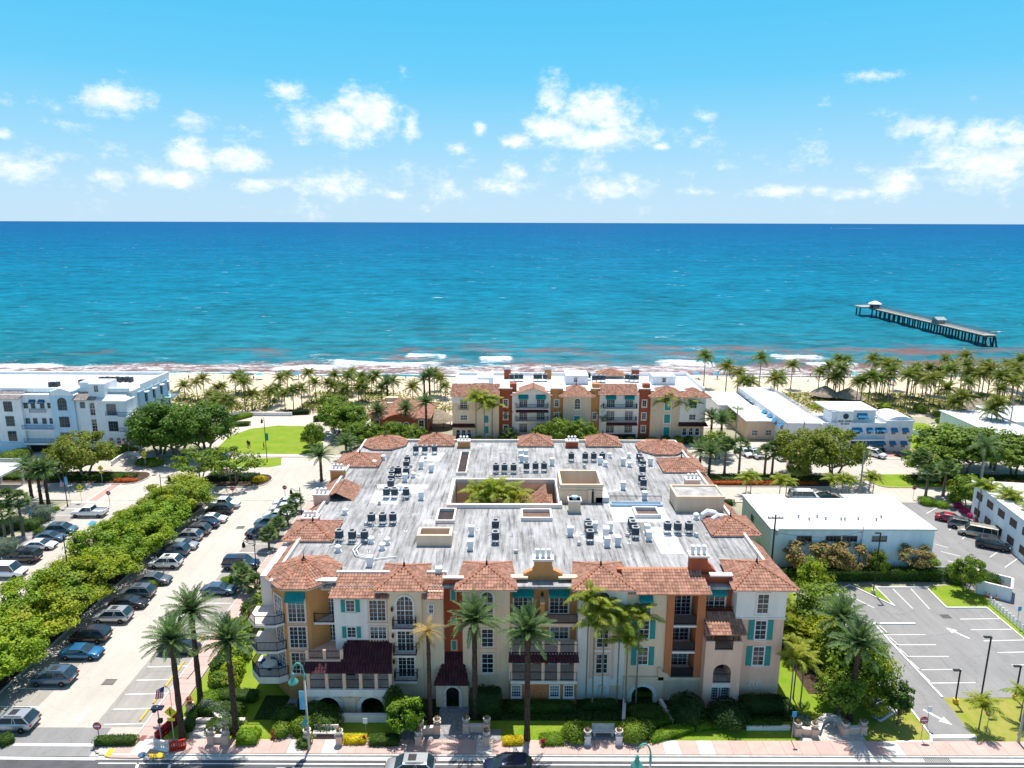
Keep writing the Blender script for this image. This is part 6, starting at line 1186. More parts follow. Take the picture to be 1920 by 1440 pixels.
# medians, forecourts, lawns
for x0, x1, m, l in ((-118,-75,G_HEDGE,'dark low planting on the left street median'),(-60.5,-50.5,G_DARK,'dark hedge filling the small street island'),(27,62,G_HEDGE,'dark low planting on the right street median'),(78,122,G_HEDGE,'dark low planting under the street trees by the hotel lawn')): hedge((x0+x1)/2, 133.8 if x0 > -70 else 134, x1-x0, 3.4, .8, l, m, size=.3, dens=22)
shrub(-49.8, 132.6, 1.5, .9, 'yellow flower bed at the tip of the small island', G_YEL, size=.2)
for x0, x1, y, m, l in ((34,50,131.6,G_RED,'red and orange flower bed on the right median'),(50,60,131.8,G_RED,'second red flower bed on the right median'),(84,110,131.8,G_RED,'russet bed under the trees by the hotel'),(-78,-73.6,131.8,G_RED,'russet bed at the tip of the left median'),(-104,-93,136,G_MAG,'magenta flowering shrubs by the date palm trio')): hedge((x0+x1)/2, y, x1-x0, 1.3, .6, l, m, size=.25, dens=35, name='flower_bed')
for x, y, sx in ((36,121.3,9),(52,121.0,14),(94,121.5,8)): hedge(x, y, sx, 1.2, .9, 'green kerb hedge on the near side of the street by x %s' % ('the office' if x < 50 else 'the office rear' if x < 80 else 'the stop sign') if False else ('kerb hedge behind the screen shrubs', 'kerb hedge behind the white office', 'kerb hedge beside the stop sign')[0 if x < 40 else 1 if x < 80 else 2], G_HEDGE, size=.25, dens=30)
for u, v, r_, h in ((1737,945,1.6,1.3),(1790,940,1.5,1.6),(1765,950,1.4,1.0)): shrub_px(u, v, r_, h, 'clipped shrub at the apartment lot entrance', G_HLIME, group='shrubs at the apartment entrance')
for i in range(10): a = Vector(G(1785+i*13, 952+i*9)); shrub(a.x+1.0, a.y, .9, .9, 'low shrub in the strip along the apartment wall', random.choice((G_HEDGE, G_MAG, G_MID)), 'low shrubs along the apartment wall')
for u, v, r_, h, m in ((80,975,2.0,2.6,G_GREY),(10,1040,2.2,2.6,G_GREY),(60,990,1.8,1.6,G_HEDGE),(103,957,.8,.7,G_HLIME),(30,990,1.8,2.0,G_DARK),(5,1000,1.8,2.2,G_DARK),(80,1000,1.4,.9,G_HEDGE)): shrub_px(u, v, r_, h, 'shrub in the garden strip beside the left lot', m, group='garden shrubs by the left lot')
for u, v, r_, h in ((20,865,2.5,2.2),(40,858,2.2,2.0),(215,858,2.0,1.6),(240,850,2.2,2.2),(270,870,1.8,1.2),(290,872,2.0,1.4),(180,860,2.0,1.5)): shrub_px(u, v, r_, h, 'shrub planted before the white condominium', G_MID, group='shrubs before the white condominium', size=.3, dens=26)
hedge_px(530, 778, 582, 776, 1.6, 1.2, 'dark clipped hedge on the beach plaza', G_DARK); hedge_px(588, 790, 612, 788, 1.8, 1.3, 'hedge at the plaza edge by the pavilion trees', G_HEDGE); hedge_px(430, 790, 470, 780, 2.5, 1.0, 'sloping hedge under the park palms', G_HLIME); hedge_px(415, 800, 470, 797, 2.0, .9, 'low planting at the lawn edge under the park palms', G_HEDGE)
hedge(80.5, 152.3, 6.5, .8, .7, 'low hedge below the hotel ground floor awnings', G_DARK); hedge(101, 158, 1.2, 14, .8, 'hedge strip across the hotel side lawn', G_DARK); sheet('hotel_lawn', rect(91, 106, 150, 176), .012, GRASSM)
for i in range(26): x = 58+random.uniform(0,75); shrub(x, random.uniform(176,192), random.uniform(1.2,2.4), random.uniform(1.2,2.4), 'seagrape bush under the hotel beach palms', random.choice((G_MID, G_HEDGE, G_LIME)), 'bushes under the hotel palms', .4, 18)
for i in range(10): shrub(-34+i*1.6+random.uniform(-.5,.5), random.uniform(158,163), 1.3, 1.8, 'garden bush before the red pavilion', random.choice((G_MID, G_HEDGE)), 'bushes before the pavilion', .35, 22)
for i in range(22): shrub(-13+i*2.7, 157.3+random.uniform(-.8,.8), 1.3, random.uniform(1.2,2.2), 'garden bush along the foot of the cream beachfront block', random.choice((G_MID, G_HEDGE, G_LIME)), 'bushes before the beachfront block', .35, 22)
for x, y, sx, l in ((-29.6,66.8,5.0,'dark clipped hedge under the lowest corner balcony'),(-30.4,64.6,5.4,'dark hedge along the low pale kerb wall'),(-29.0,62.2,3.2,'dark hedge behind the corner pot pillars')): hedge(x, y, sx, 1.5, .9, l, G_HEDGE)
for i in range(9): shrub(-32.8+random.uniform(-.8,3.4), 68.5+i*1.6, random.uniform(.9,1.5), random.uniform(1.2,2.4), 'leafy tropical shrub below the corner balconies', random.choice((G_LIME, G_MID, G_HEDGE)), 'shrubs below the corner balconies', .3, 34)
# dune plants: nobody could count them
r = np.random.default_rng(5); n = 60000; X = r.uniform(-170, 190, n); Y = r.uniform(184, 206, n); msk = (np.sin(X*.08)+np.sin(X*.21+Y*.3)+r.normal(size=n)*.6 > -.7) & ~((X > -66) & (X < -58)) & ~((X > -47) & (X < -43)); X, Y = X[msk], Y[msk]; n = len(X)
V, Q = leafquads(np.stack([X, Y, .55+np.abs(r.normal(size=n))*.32], 1), unit(r.normal(size=(n,3))+[0,-.2,.9]), .62, .6, r); tag(put('dune_plants', npmesh('dune_plants', V, Q, G_DUNE)), 'low yellow green dune plants covering the strip behind the beach', 'plants', kind='stuff')
V, Q = leafquads(np.stack([r.uniform(-34.3,37,9000), r.uniform(60.8,64.4,9000), np.full(9000,.05)], 1), unit(r.normal(size=(9000,3))+[0,0,.4]), .09, .35, r); tag(put('grass_blades', npmesh('grass_blades', V, Q, G_HLIME)), 'short bright grass blades on the front lawn', 'grass', kind='stuff')
# ------------------------------------------------------------------ roof equipment of the big block
UNIT = mat('condenser_blue_grey', (.045,.075,.10), .6, .15, 3); UNITT = mat('condenser_top', (.40,.42,.43), .5, .15, 4, metal=.3); GALV = mat('galvanised', (.55,.57,.58), .5, .12, 4, metal=.2); VWHITE = mat('white_vent', (.80,.81,.82), .6, .06, 2)
def condenser_proto():
    fr = MB(); 
    for x in (-.38,.38):
        for y in (-.38,.38): fr.cbox(x, y, 0, .06, .06, .5)
    fr.box(-.6,.6,-.42,-.34,.5,.56); fr.box(-.6,.6,.34,.42,.5,.56)
    bd = MB(); P = []; n = 16
    for i in range(n):
        t = 2*math.pi*i/n; c, s = math.cos(t), math.sin(t); k = .44/max(abs(c), abs(s))*.55+.44*.45; P.append((c*k, s*k))
    bd.prism(P, .56, 1.42)
    for j in range(6): bd.prism([(x*1.03, y*1.03) for x, y in P], .62+j*.13, .68+j*.13)
    tp = MB(); tp.prism([(x*1.05, y*1.05) for x, y in P], 1.42, 1.5); fan_ = MB(); fan_.lathe([(.3,0),(.3,.012)], 14, (0,0,1.505)); fan_.cbox(0,0,1.515,.6,.03,.02); fan_.cbox(0,0,1.515,.03,.6,.02)
    return fr.mesh('stand', GALV), bd.mesh('casing', UNIT), tp.mesh('top_cover', UNITT), fan_.mesh('fan_grille', DARKW)
CP = condenser_proto()
def condenser(x, y, z, label, group, s=1.0):
    T = thing('condenser', label, 'air conditioner', (x, y, z), random.uniform(-.06, .06), group)
    for nm, me in zip(('stand','casing','top_cover','fan_grille'), CP): o = put(nm, me, None); o.parent = T; o.scale = (s,s,s)
clusters = [('in the row by the far left hip roof', [(780,851),(797,851),(815,851)]),
  ('in the ragged line running back from the white patches', [(764,872),(762,881),(762,894),(737,894),(747,893),(735,900),(734,908),(733,918)]), ('in the row beside the bright white patches', [(725,934),(740,934),(762,934)]),
  ('in the row behind the left stair box', [(697,983),(718,983),(737,982)]), ('in the row above the curved white pipes', [(637,1015),(661,1016),(684,1016)]), ('in the long row behind the courtyard', [(930,887),(946,887),(963,887),(987,884),(1004,884),(1020,884)]),
  ('in the row behind the tall stair core', [(1071,865),(1097,865),(1113,865),(1129,865)]), ('in the pair beyond the left white vents', [(929,996),(929,1018)]), ('in the line of three before the brown shaft', [(1102,995),(1104,1004),(1106,1016)]),
  ('in the line by the far right octagonal roof', [(1198,866),(1201,872),(1205,880),(1204,890)]), ('in the pair beside the white duct', [(1202,907),(1206,916)]), ('in the group left of the glass screened well', [(1183,992),(1186,998),(1191,1009)]), ('in the row before the lift house', [(1251,1000),(1270,1000),(1291,1000)])]
for w_, pts in clusters:
    ys = []
    for u, v in pts: x, y = G(u, v, 12.95); condenser(x, y, 12.95, 'dark condenser on a stand '+w_, 'roof condensers '+w_); ys.append((x, y))
    mb = MB()
    for (x0, y0), (x1, y1) in zip(ys, ys[1:]): mb.tube([(x0,y0-.7,13.06),(x1,y1-.7,13.06)], .045, 5); mb.tube([(x0,y0-.7,13.06),(x0+.1,y0-.1,13.3)], .04, 5)
    mb.tube([(ys[0][0],ys[0][1]-.7,13.06),(ys[0][0]-.9,ys[0][1]-1.2,13.06),(ys[0][0]-1.0,ys[0][1]-1.3,12.96)], .05, 5); tag(mb.build('pipe_run', VWHITE), 'white refrigerant pipes serving the condensers '+w_, 'pipes')
rr = random.Random(3)
for k in range(46):
    w_, pts = clusters[k % len(clusters)]; u, v = rr.choice(pts); x, y = G(u, v, 12.95); x += rr.uniform(-2.6, 2.6); y += rr.uniform(-3.2, 1.6)
    mb = MB(); h = rr.uniform(.25, .6)
    if k % 3 == 0: mb.lathe([(.22,0),(.1,.05),(.06,.1),(.06,h)], 8)
    elif k % 3 == 1: mb.box(-.22,.22,-.16,.16,0,h)
    else: mb.tube([(0,0,0),(0,0,h),(.15,0,h+.12),(.3,0,h)], .05, 6)
    tag(put(('pipe_vent','junction_box','gooseneck_pipe')[k % 3], mb.mesh('roof_fitting', (VWHITE, GALV, VWHITE)[k % 3]), None, (x, y, 12.96), rr.uniform(0, 6)), ('short white vent pipe among the roof condensers', 'small grey junction box among the roof condensers', 'small bent white pipe among the roof condensers')[k % 3], ('vent','box','pipe')[k % 3], ('short vent pipes on the big roof','junction boxes on the big roof','bent pipes on the big roof')[k % 3])
for x, y in ((515,190),(548,188),(580,188),(680,188),(710,188),(745,188),(1045,180),(1085,197),(1117,195),(1147,195),(1312,190),(1345,193),(1378,193)):
    a = G(820+x/3.692, 660+(y+14)/3.692, 11.65); condenser(a[0], min(a[1],177), 11.65, 'dark condenser on the white roof of the beachfront block', 'condensers on the beachfront block', 1.25)
bx = MB(); bx.box(-.32,.32,-.3,.3,0,.75); bx.box(-.36,.36,-.42,.3,.75,1.15); bx.box(-.4,.4,-.4,.4,-.02,.06); VB = bx.mesh('box_vent', VWHITE)
dm = MB(); dm.lathe([(.45,0),(.45,.03),(.24,.12),(.24,.45),(.4,.5),(.4,.66),(.22,.82),(.05,.86)], 12); VD = dm.mesh('dome_vent', VWHITE)
vents = [(790,878,0),(809,884,0),(790,936,0),(760,902,0),(719,862,1),(702,872,1),(647,964,1),(696,1018,1),(634,1034,1),(726,1020,1),(717,1030,1),(884,1002,0),(882,1030,0),(976,856,0),(986,856,0),(978,866,0),(986,868,0),(1069,1004,0),(1136,1006,0),(1035,872,0),(1168,872,0),(1179,858,1),(1180,875,1),(1168,917,0),(1219,872,0),(1143,858,1),
         (1136,1003,0),(1143,996,0),(1138,1024,0),(1158,1022,0),(1287,905,1),(1305,973,1),(1208,936,0),(1115,995,0),(694,1060,0),(823,1082,0),(775,895,1),(750,918,1),(758,925,1),(744,925,1),(1213,1000,0),(1216,1012,0),(1125,870,0),(1135,874,1)]
for u, v, k in vents:
    x, y = G(u, v, 12.95); L_ = ('white box shaped vent on the weathered roof', 'small white dome vent on the weathered roof')[k]
    tag(put(('box_vent','dome_vent')[k], (VB, VD)[k], None, (x, y, 12.96), random.uniform(-.1,.1)), L_, 'vent', ('box vents on the big roof', 'dome vents on the big roof')[k])
mb = MB(); x, y = G(672,1022,12.95); mb.tube([(x,y,13.1),(x-.3,y-1.6,13.15),(x+.3,y-3.0,13.15),(x+2.4,y-3.9,13.1),(x+5,y-3.2,13.1)], .07, 6); mb.tube([(x+.35,y,13.1),(x+.1,y-1.5,13.15),(x+.6,y-2.8,13.15),(x+2.6,y-3.6,13.1)], .07, 6); tag(mb.build('roof_hose', VWHITE), 'pair of thick white pipes curving across the roof membrane', 'pipes')
for u, v, l in ((1338,983,'white curved exhaust duct by the right tile skirt'),(1318,975,'white curved exhaust duct beside the lift house')):
    x, y = G(u, v, 12.95); mb = MB(); mb.tube([(x,y,12.95),(x,y,13.7),(x+.5,y,14.1),(x+1.3,y-.1,14.0),(x+1.9,y-.2,13.4),(x+2.0,y-.2,12.95)], .38, 9); tag(mb.build('exhaust_duct', VWHITE), l, 'duct')
for u, v, m, l in ((634,893,ORANGE,0),(604,940,PEACH,0),(583,985,TERRA,0),(870,838,ORANGE,1),(1072,838,RUST,1),(1297,912,PEACH,0)):
    x, y = G(u, v, 12.95); wbox(MAIN, x-1.0, x+1.0, y-.6, y+.6, 12.6, 14.0, m, 'chimney'); wbox(MAIN, x-1.1, x+1.1, y-.7, y+.7, 14.0, 14.2, TRIM, 'chimney_cap')
    for k in range(3): mb = MB(); mb.lathe([(.18,0),(.18,.6),(.22,.64),(.05,.75)], 8, (x-.55+k*.55, y, 14.2)); mb.build('flue', FRAME, MAIN)
tile_roof(MAIN, [((2.0,89.0,10.6),(6.0,89.0,10.6),(5.6,93.5,12.9),(5.0,93.5,12.9)), ((2.0,97.6,10.6),(2.0,89.0,10.6),(5.0,93.5,12.9),(5.0,97.6,12.9))], [((2.0,89.0,10.6),(5.0,93.5,12.9))])
# ------------------------------------------------------------------ cars
TYRE = mat('tyre', (.02,.02,.02), .85, .1); RIM = mat('alloy_rim', (.45,.46,.47), .35, .05, metal=.7); CGLASS = mat('car_glass', (.02,.045,.055), .06, .2, 1, spec=.8); LAMPW = mat('headlamp', (.75,.77,.8), .15, .05, spec=.8); LAMPR = mat('tail_lamp', (.35,.01,.01), .25, .05, spec=.6); PLAST = mat('black_plastic', (.025,.025,.028), .6, .1); PLATE = mat('number_plate', (.7,.7,.65), .5)
PAINT = {k: mat('paint_'+k, c, .28, .02, .5, spec=.5, metal=m, coat=.8) for k, (c, m) in {'white': ((.80,.81,.82),0), 'black': ((.012,.013,.016),.1), 'silver': ((.47,.49,.51),.5), 'grey': ((.16,.175,.19),.5), 'navy': ((.012,.028,.075),.3), 'blue': ((.02,.16,.33),.4), 'slate': ((.08,.14,.20),.4), 'red': ((.35,.012,.03),.2), 'tan': ((.50,.43,.34),.4), 'teal': ((.10,.20,.24),.4)}.items()}
CK = {  # length, width, ground, body outline (x, top z), cabin base x0 x1, roof x0 x1, belt z, roof z
  'sedan': (4.75, 1.84, .26, [(-2.37,.62),(-2.3,.93),(-1.75,1.02),(-.9,1.0),(1.0,.97),(1.75,.86),(2.22,.72),(2.37,.5)], -1.75, 1.15, -1.0, .25, .96, 1.43),
  'suv': (4.6, 1.95, .30, [(-2.3,.66),(-2.29,1.0),(-2.12,1.14),(-.9,1.13),(1.1,1.12),(1.75,1.06),(2.15,.95),(2.3,.55)], -2.26, 1.35, -1.62, .42, 1.09, 1.76),
  'big': (5.2, 2.02, .34, [(-2.6,.75),(-2.55,1.15),(-2.1,1.18),(-.9,1.16),(1.3,1.14),(2.1,1.1),(2.48,.98),(2.6,.6)], -2.52, 1.45, -2.2, .7, 1.12, 1.9),
  'van': (5.6, 2.02, .34, [(-2.8,.75),(-2.75,1.2),(-2.2,1.22),(-.9,1.2),(1.6,1.18),(2.3,1.05),(2.7,.9),(2.8,.6)], -2.7, 1.85, -2.6, 1.15, 1.16, 2.12),
  'pickup': (5.8, 2.0, .42, [(-2.9,.8),(-2.88,1.2),(-2.2,1.22),(-.7,1.22),(1.2,1.2),(2.2,1.14),(2.75,1.0),(2.9,.7)], -.85, 1.35, -.65, .6, 1.18, 1.88)}
CMESH = {}
def car_meshes(kind):
    if kind in CMESH: return CMESH[kind]
    L_, Wd, gz, prof, c0, c1, r0, r1, bz, rz_ = CK[kind]; out = []; hw = Wd/2; b = MB(); nr = len(prof); P = []
    for i, (x, zt) in enumerate(prof):
        e = min(1, (L_/2-abs(x))/.55+.0); w = hw*(.80+.20*math.sqrt(max(0, min(1, e)))); zb = gz+(.14 if abs(x) > L_/2-.15 else 0)
        P += [(x,-w*.92,zb),(x,-w,zb+.16),(x,-w,max(zb+.2,zt-.22)),(x,-w*.93,zt-.04),(x,-w*.7,zt),(x,w*.7,zt),(x,w*.93,zt-.04),(x,w,max(zb+.2,zt-.22)),(x,w,zb+.16),(x,w*.92,zb)]
    F = [(i*10+k, i*10+(k+1)%10, (i+1)*10+(k+1)%10, (i+1)*10+k) for i in range(nr-1) for k in range(10)]; F += [tuple(range(9,-1,-1)), tuple(range((nr-1)*10, nr*10))]
    if kind == 'pickup':
        F = [f for f in F if not (f[0] // 10 in (1, 2) and f[0] % 10 in (3, 4, 5))]
        b.add([(-2.75,-.85,.75),(-.85,-.85,.75),(-.85,.85,.75),(-2.75,.85,.75),(-2.75,-.85,1.2),(-.85,-.85,1.2),(-.85,.85,1.2),(-2.75,.85,1.2)], [(0,1,2,3),(0,4,5,1),(1,5,6,2),(2,6,7,3),(3,7,4,0)]); 
        for s in (-1,1): b.box(-2.86,-.8,s*.85-.08 if s < 0 else s*.85,s*.85 if s < 0 else s*.85+.08,1.1,1.225)
        b.box(-2.88,-2.76,-.9,.9,.8,1.22)
    b.add(P, F); out.append(('body', b.mesh('body', PAINT['white'], True), 1))
    yb, yr = hw*.91, hw*.77; gl = MB(); C = [(c0,-yb,bz),(c1,-yb,bz),(c1,yb,bz),(c0,yb,bz),(r0,-yr,rz_-.05),(r1,-yr,rz_-.05),(r1,yr,rz_-.05),(r0,yr,rz_-.05)]
    gl.add(C, [(0,1,5,4),(1,2,6,5),(2,3,7,6),(3,0,4,7),(4,5,6,7)]); out.append(('window_glass', gl.mesh('window_glass', CGLASS), 0))
    rf = MB(); e = .06; n = 5; R_ = []
    for i in range(n):
        s = i/(n-1); x = r0-.08+(r1-r0+.16)*s; zc = rz_+.03*math.sin(math.pi*s); R_ += [(x,-yr-e,rz_-.07),(x,-yr*.8,zc),(x,yr*.8,zc),(x,yr+e,rz_-.07)]
    rf.add(R_, [(i*4+k, (i+1)*4+k, (i+1)*4+k+1, i*4+k+1) for i in range(n-1) for k in range(3)]+[(0,1,2,3),(4*n-1,4*n-2,4*n-3,4*n-4)])
    def pil(a, b_, t=.045): rf.tube([a, b_], t, 4)
    for s in (-1, 1):
        pil((c1-.02,s*(yb+.005),bz-.02),(r1+.02,s*(yr+.01),rz_-.06)); pil((c0+.05,s*(yb+.005),bz-.02),(r0+.02,s*(yr+.01),rz_-.06),.07)
        m = (r0+r1)/2+.1; pil((m-.02,s*(yb+.01),bz-.02),(m-.1,s*(yr+.015),rz_-.06),.03)
        if kind in ('suv','big','van'): pil((r0+.75,s*(yb+.01),bz-.02),(r0+.95,s*(yr+.015),rz_-.06),.035)
    out.append(('roof', rf.mesh('roof', PAINT['white'], False), 1))
    wx = L_/2-.92
    w = MB(); w.lathe([(.2,-.11),(.33,-.11),(.355,-.06),(.355,.06),(.33,.11),(.2,.11)], 16); wm = w.mesh('tyre', TYRE, False); wm.transform(Matrix.Rotation(math.pi/2, 4, 'X'))
    rm = MB(); rm.lathe([(.22,-.1),(.22,.1)], 12); rm.lathe([(.07,-.118),(.07,.118)], 6); rmm = rm.mesh('rim', RIM); rmm.transform(Matrix.Rotation(math.pi/2, 4, 'X'))
    for x in (-wx, wx):
        for s in (-1, 1): out.append(('wheel', wm, (x, s*(hw-.1), .355), rmm))
    ft, rt = prof[-2], prof[1]
    for s in (-1, 1):
        h = MB(); h.cbox(ft[0]-.02, s*hw*.66, ft[1]-.24, .22, .36, .15, s*-.35); out.append(('headlight', h.mesh('headlight', LAMPW), 0)); t = MB(); t.cbox(rt[0]-.015, s*hw*.74, rt[1]-.26, .14, .28, .2, s*.2); out.append(('tail_light', t.mesh('tail_light', LAMPR), 0))
        k = MB(); k.cbox(c1-.35, s*(hw+.07), bz-.02, .12, .2, .14); out.append(('mirror', k.mesh('mirror', PLAST), 0))
    g = MB(); g.box(L_/2-.10,L_/2+.012,-.55,.55,gz+.12,gz+.36); out.append(('grille', g.mesh('grille', PLAST), 0)); g = MB(); g.box(-L_/2-.015,-L_/2+.1,-.26,.26,gz+.28,gz+.42); out.append(('plate', g.mesh('plate', PLATE), 0)); g = MB(); g.box(-L_/2-.01,-L_/2+.14,-hw*.8,hw*.8,gz+.05,gz+.22); out.append(('bumper', g.mesh('bumper', PLAST), 0))
    if kind in ('suv','big'):
        g = MB()
        for s in (-1, 1): g.tube([(r0+.15,s*yr*.93,rz_+.05),(r1-.1,s*yr*.93,rz_+.05)], .03, 5)
        g.box(r1-1.1,r1-.35,-yr*.55,yr*.55,rz_+.0,rz_+.037); out.append(('roof_rails', g.mesh('roof_rails', PLAST), 0))
    CMESH[kind] = out; return out
KN = {'sedan': ('sedan_car','car'), 'suv': ('suv_car','car'), 'big': ('large_suv','car'), 'van': ('passenger_van','van'), 'pickup': ('pickup_truck','truck')}
def car(kind, x, y, rz, color, label, group=None):
    T = thing(KN[kind][0], label, KN[kind][1], (x, y, .012), rz, group)
    for p in car_meshes(kind):
        o = put(p[0], p[1], None); o.parent = T
        if p[0] == 'wheel': o.location = p[2]; r_ = put('rim', p[3], None); r_.parent = o
        elif p[2] == 1: o.material_slots[0].link = 'OBJECT'; o.material_slots[0].material = PAINT[color]
    return T
def car_px(kind, u, v, rz, color, label, group=None, dx=0): x, y = G(u, v); return car(kind, x+dx, y, rz, color, label, group)
PI = math.pi
for k, u, v, rz, c, l in (('pickup',169,967,PI,'white','white pickup truck with black open bed at the street end of the left lot'),('suv',117,1000,.05,'teal','grey teal SUV beside the blue parking symbol'),('sedan',95,1013,0,'slate','slate grey sedan between the teal SUV and the white sedan'),('sedan',77,1028,.03,'white','white sedan beside the black large SUV'),
    ('big',43,1052,PI,'black','black large SUV with roof rails next to the white van'),('van',12,1080,0,'white','white passenger van beside the tree row'),
    ('pickup',420,951,0,'white','white pickup truck at the street end of the tree row'),('suv',412,962,PI,'black','black SUV parked next to the white pickup by the tree row'),('sedan',400,978,0,'white','white sedan half under the row trees'),('sedan',385,988,PI,'navy','navy sedan next to the half hidden white sedan'),('suv',368,1001,PI,'grey','grey SUV next to the navy sedan'),
    ('suv',352,1013,PI,'silver','pale silver SUV under the tree row next to the grey SUV'),('sedan',343,1028,0,'silver','silver sedan under the tree row'),('suv',327,1040,PI,'slate','slate SUV with roof rails under the tree row'),('suv',312,1062,PI,'white','white SUV with a person standing at its side'),('sedan',290,1093,0,'grey','dark grey sedan beside the small round shrub'),
    ('suv',258,1119,PI,'grey','dark SUV with its tail to the lane past the round shrub'),('sedan',243,1137,0,'black','black sedan with its bonnet out from the tree row'),('suv',213,1163,PI,'silver','silver SUV between the black sedan and black SUV'),('suv',170,1200,PI,'black','black SUV next to the bright blue sedan'),('sedan',155,1231,0,'blue','bright blue sedan parked at the tree row'),
    ('suv',102,1279,PI,'slate','slate blue SUV with pale roof beside the blue sedan'),('suv',26,1364,PI,'silver','silver SUV at the near end of the tree row'),
    ('sedan',537,947,PI,'white','white sedan nearest the street on the block side'),('sedan',531,958,PI,'white','white sedan second from the street on the block side'),('sedan',520,971,PI,'white','white sedan third from the street on the block side'),('suv',504,986,PI,'teal','teal grey SUV beside the white sedans'),('big',492,1006,PI,'navy','navy large SUV being loaded by two people'),
    ('big',453,1065,0,'navy','dark navy SUV under the black lamp'),('sedan',412,1112,0,'slate','slate sedan half hidden by the fan palms'),('sedan',338,1222,0,'black','black sedan behind the tall date palms'),
    ('suv',1640,856,-.9,'white','white SUV parked askew on the brick hotel forecourt'),('sedan',1698,858,-1.0,'black','black car in the shrubs at the hotel forecourt end'),('sedan',1396,853,-1.3,'white','white sedan at the motel drive, partly behind palms'),('suv',1414,856,-1.3,'white','white SUV at the motel drive between the palms'),('suv',1460,860,-1.45,'white','white SUV at the motel drive under the olive tree'),
    ('van',1507,938,0,'white','white van parked behind the white office roof'),('sedan',1549,938,0,'black','black sedan parked behind the white office roof'),('sedan',1782,978,-.55,'red','dark red sedan by the apartment wall'),('suv',1806,991,-.55,'grey','grey SUV between the red sedan and the tan minivan'),('van',1832,1006,PI-.55+PI*2,'tan','tan minivan facing the lane by the apartments'),('suv',1860,1028,-.55,'black','black SUV beside the tan minivan')):
    car_px(k, u, v, rz, c, l)
car('suv', -9.4, 56.35, PI, 'silver', 'silver SUV driving on the road before the entry'); car('suv', -.3, 56.3, PI, 'navy', 'navy SUV driving on the road before the date palm')
# ------------------------------------------------------------------ lamps, signs, poles
LTEAL = mat('lamp_teal', (.10,.36,.30), .5, .1, 2); LPOLE = mat('concrete_pole', (.50,.46,.40), .8, .1, 2); LBLK = mat('lamp_black', (.02,.022,.022), .5, .1); BAN1 = mat('banner_blue', (.03,.28,.55), .8, .25, 1.2, col2=(.25,.55,.7)); BAN2 = mat('banner_sun', (.65,.30,.04), .8, .3, 1.2, col2=(.05,.35,.5))
def teal_lamp(x, y, label, side=-1, banner=BAN1, low=True):
    T = thing('street_lamp', label, 'street lamp', (x, y, .1), 0); mb = MB(); mb.tube([(0,0,0),(0,0,.5),(0,0,8.2)], [.16,.12,.085], 10); P = put('pole', mb.mesh('pole', LPOLE, True), None); P.parent = T
    arc = [(side*(.55-.55*math.cos(t)), 0, 8.2+.95*math.sin(t)*1.25) for t in [PI*i/9 for i in range(9)]]; mb = MB(); mb.tube(arc, .075, 8); mb.tube([(0,0,7.6),(0,0,8.3)], .11, 8); o = put('gooseneck', mb.mesh('gooseneck', LTEAL, True), None); o.parent = T
    mb = MB(); mb.lathe([(.5,0),(.46,.12),(.2,.5),(.14,.75),(.18,.8),(.1,1.0)], 14, (arc[-1][0],0,7.3)); o = put('lamp_shade', mb.mesh('lamp_shade', LTEAL, True), None); o.parent = T
    if low:
        mb = MB(); mb.lathe([(.34,0),(.3,.1),(.14,.36),(.1,.6)], 12, (-.14*side*-1,-.35,3.0)); mb.tube([(0,0,4.1),(-.02,-.2,4.0),(-.1,-.35,3.6)], .04, 6); o = put('lower_lamp_shade', mb.mesh('lower_lamp_shade', LTEAL, True), None); o.parent = T
    mb = MB(); mb.box(side*.12 if side > 0 else -.62, .62 if side > 0 else -.12, -.02, .02, 4.4, 6.4); o = put('banner', mb.mesh('banner', banner), None); o.parent = T
x, y = G(580,1406); teal_lamp(x, y, 'tall teal gooseneck street lamp with blue banner by the left bench'); teal_lamp(11.2, 48.9, 'teal gooseneck street lamp rising from the near side of the road', -1, low=False); x, y = G(1909,1394); teal_lamp(x, y, 'teal gooseneck street lamp with sun banner by the dry lawn', 1, BAN2)
def black_lamp(x, y, h, label, side=-1, arm=1.5, banner=None):
    T = thing('lot_lamp', label, 'lamp post', (x, y, 0), 0); mb = MB(); mb.tube([(0,0,0),(0,0,.6),(0,0,h)], [.14,.08,.06], 8); mb.lathe([(.09,0),(.06,.2),(.0,.45)], 8, (0,0,h)); o = put('pole', mb.mesh('pole', LBLK), None); o.parent = T
    if arm:
        mb = MB(); mb.tube([(0,0,h-.3),(side*arm*.5,0,h-.35),(side*arm,0,h+.15)], .045, 6); o = put('arm', mb.mesh('arm', LBLK), None); o.parent = T
    mb = MB(); mb.lathe([(.12,0),(.26,.15),(.2,.65),(.08,.8),(.02,1.0)], 8, (side*arm,0,h-.95 if arm else h)); o = put('lantern', mb.mesh('lantern', LBLK), None); o.parent = T
    if banner: mb = MB(); mb.box(.08,.6,-.02,.02,h*.5,h*.5+1.6); o = put('banner', mb.mesh('banner', banner), None); o.parent = T
for (x, y, h, l, s) in ((-60.2,88.5,8.6,'black lamp post rising out of the near part of the tree row',1),(-58.6,112,8.6,'black lamp post rising out of the far part of the tree row',1),(-35.8,91.5,6.6,'black lamp post with arm over the dark navy SUV',-1),(-35.6,112.5,6.2,'black lamp post beside the white sedans',-1),(-36.0,72.5,6.6,'black lamp post half behind the tall date palms',-1)): black_lamp(x, y, h, l, s)
for u, v, h, l, b in ((501,866,9.5,'black lamp post with teal banner on the park lawn edge',TEAL),(127,950,8,'black lamp post with blue banner beside the date palm trio',BAN1),(90,830,8,'black lamp post before the white condominium garage',BAN2),(385,880,7.5,'black lamp post among the open branched trees',None)):
    x, y = G(u, v); black_lamp(x, y, h, l, -1, .5, b)
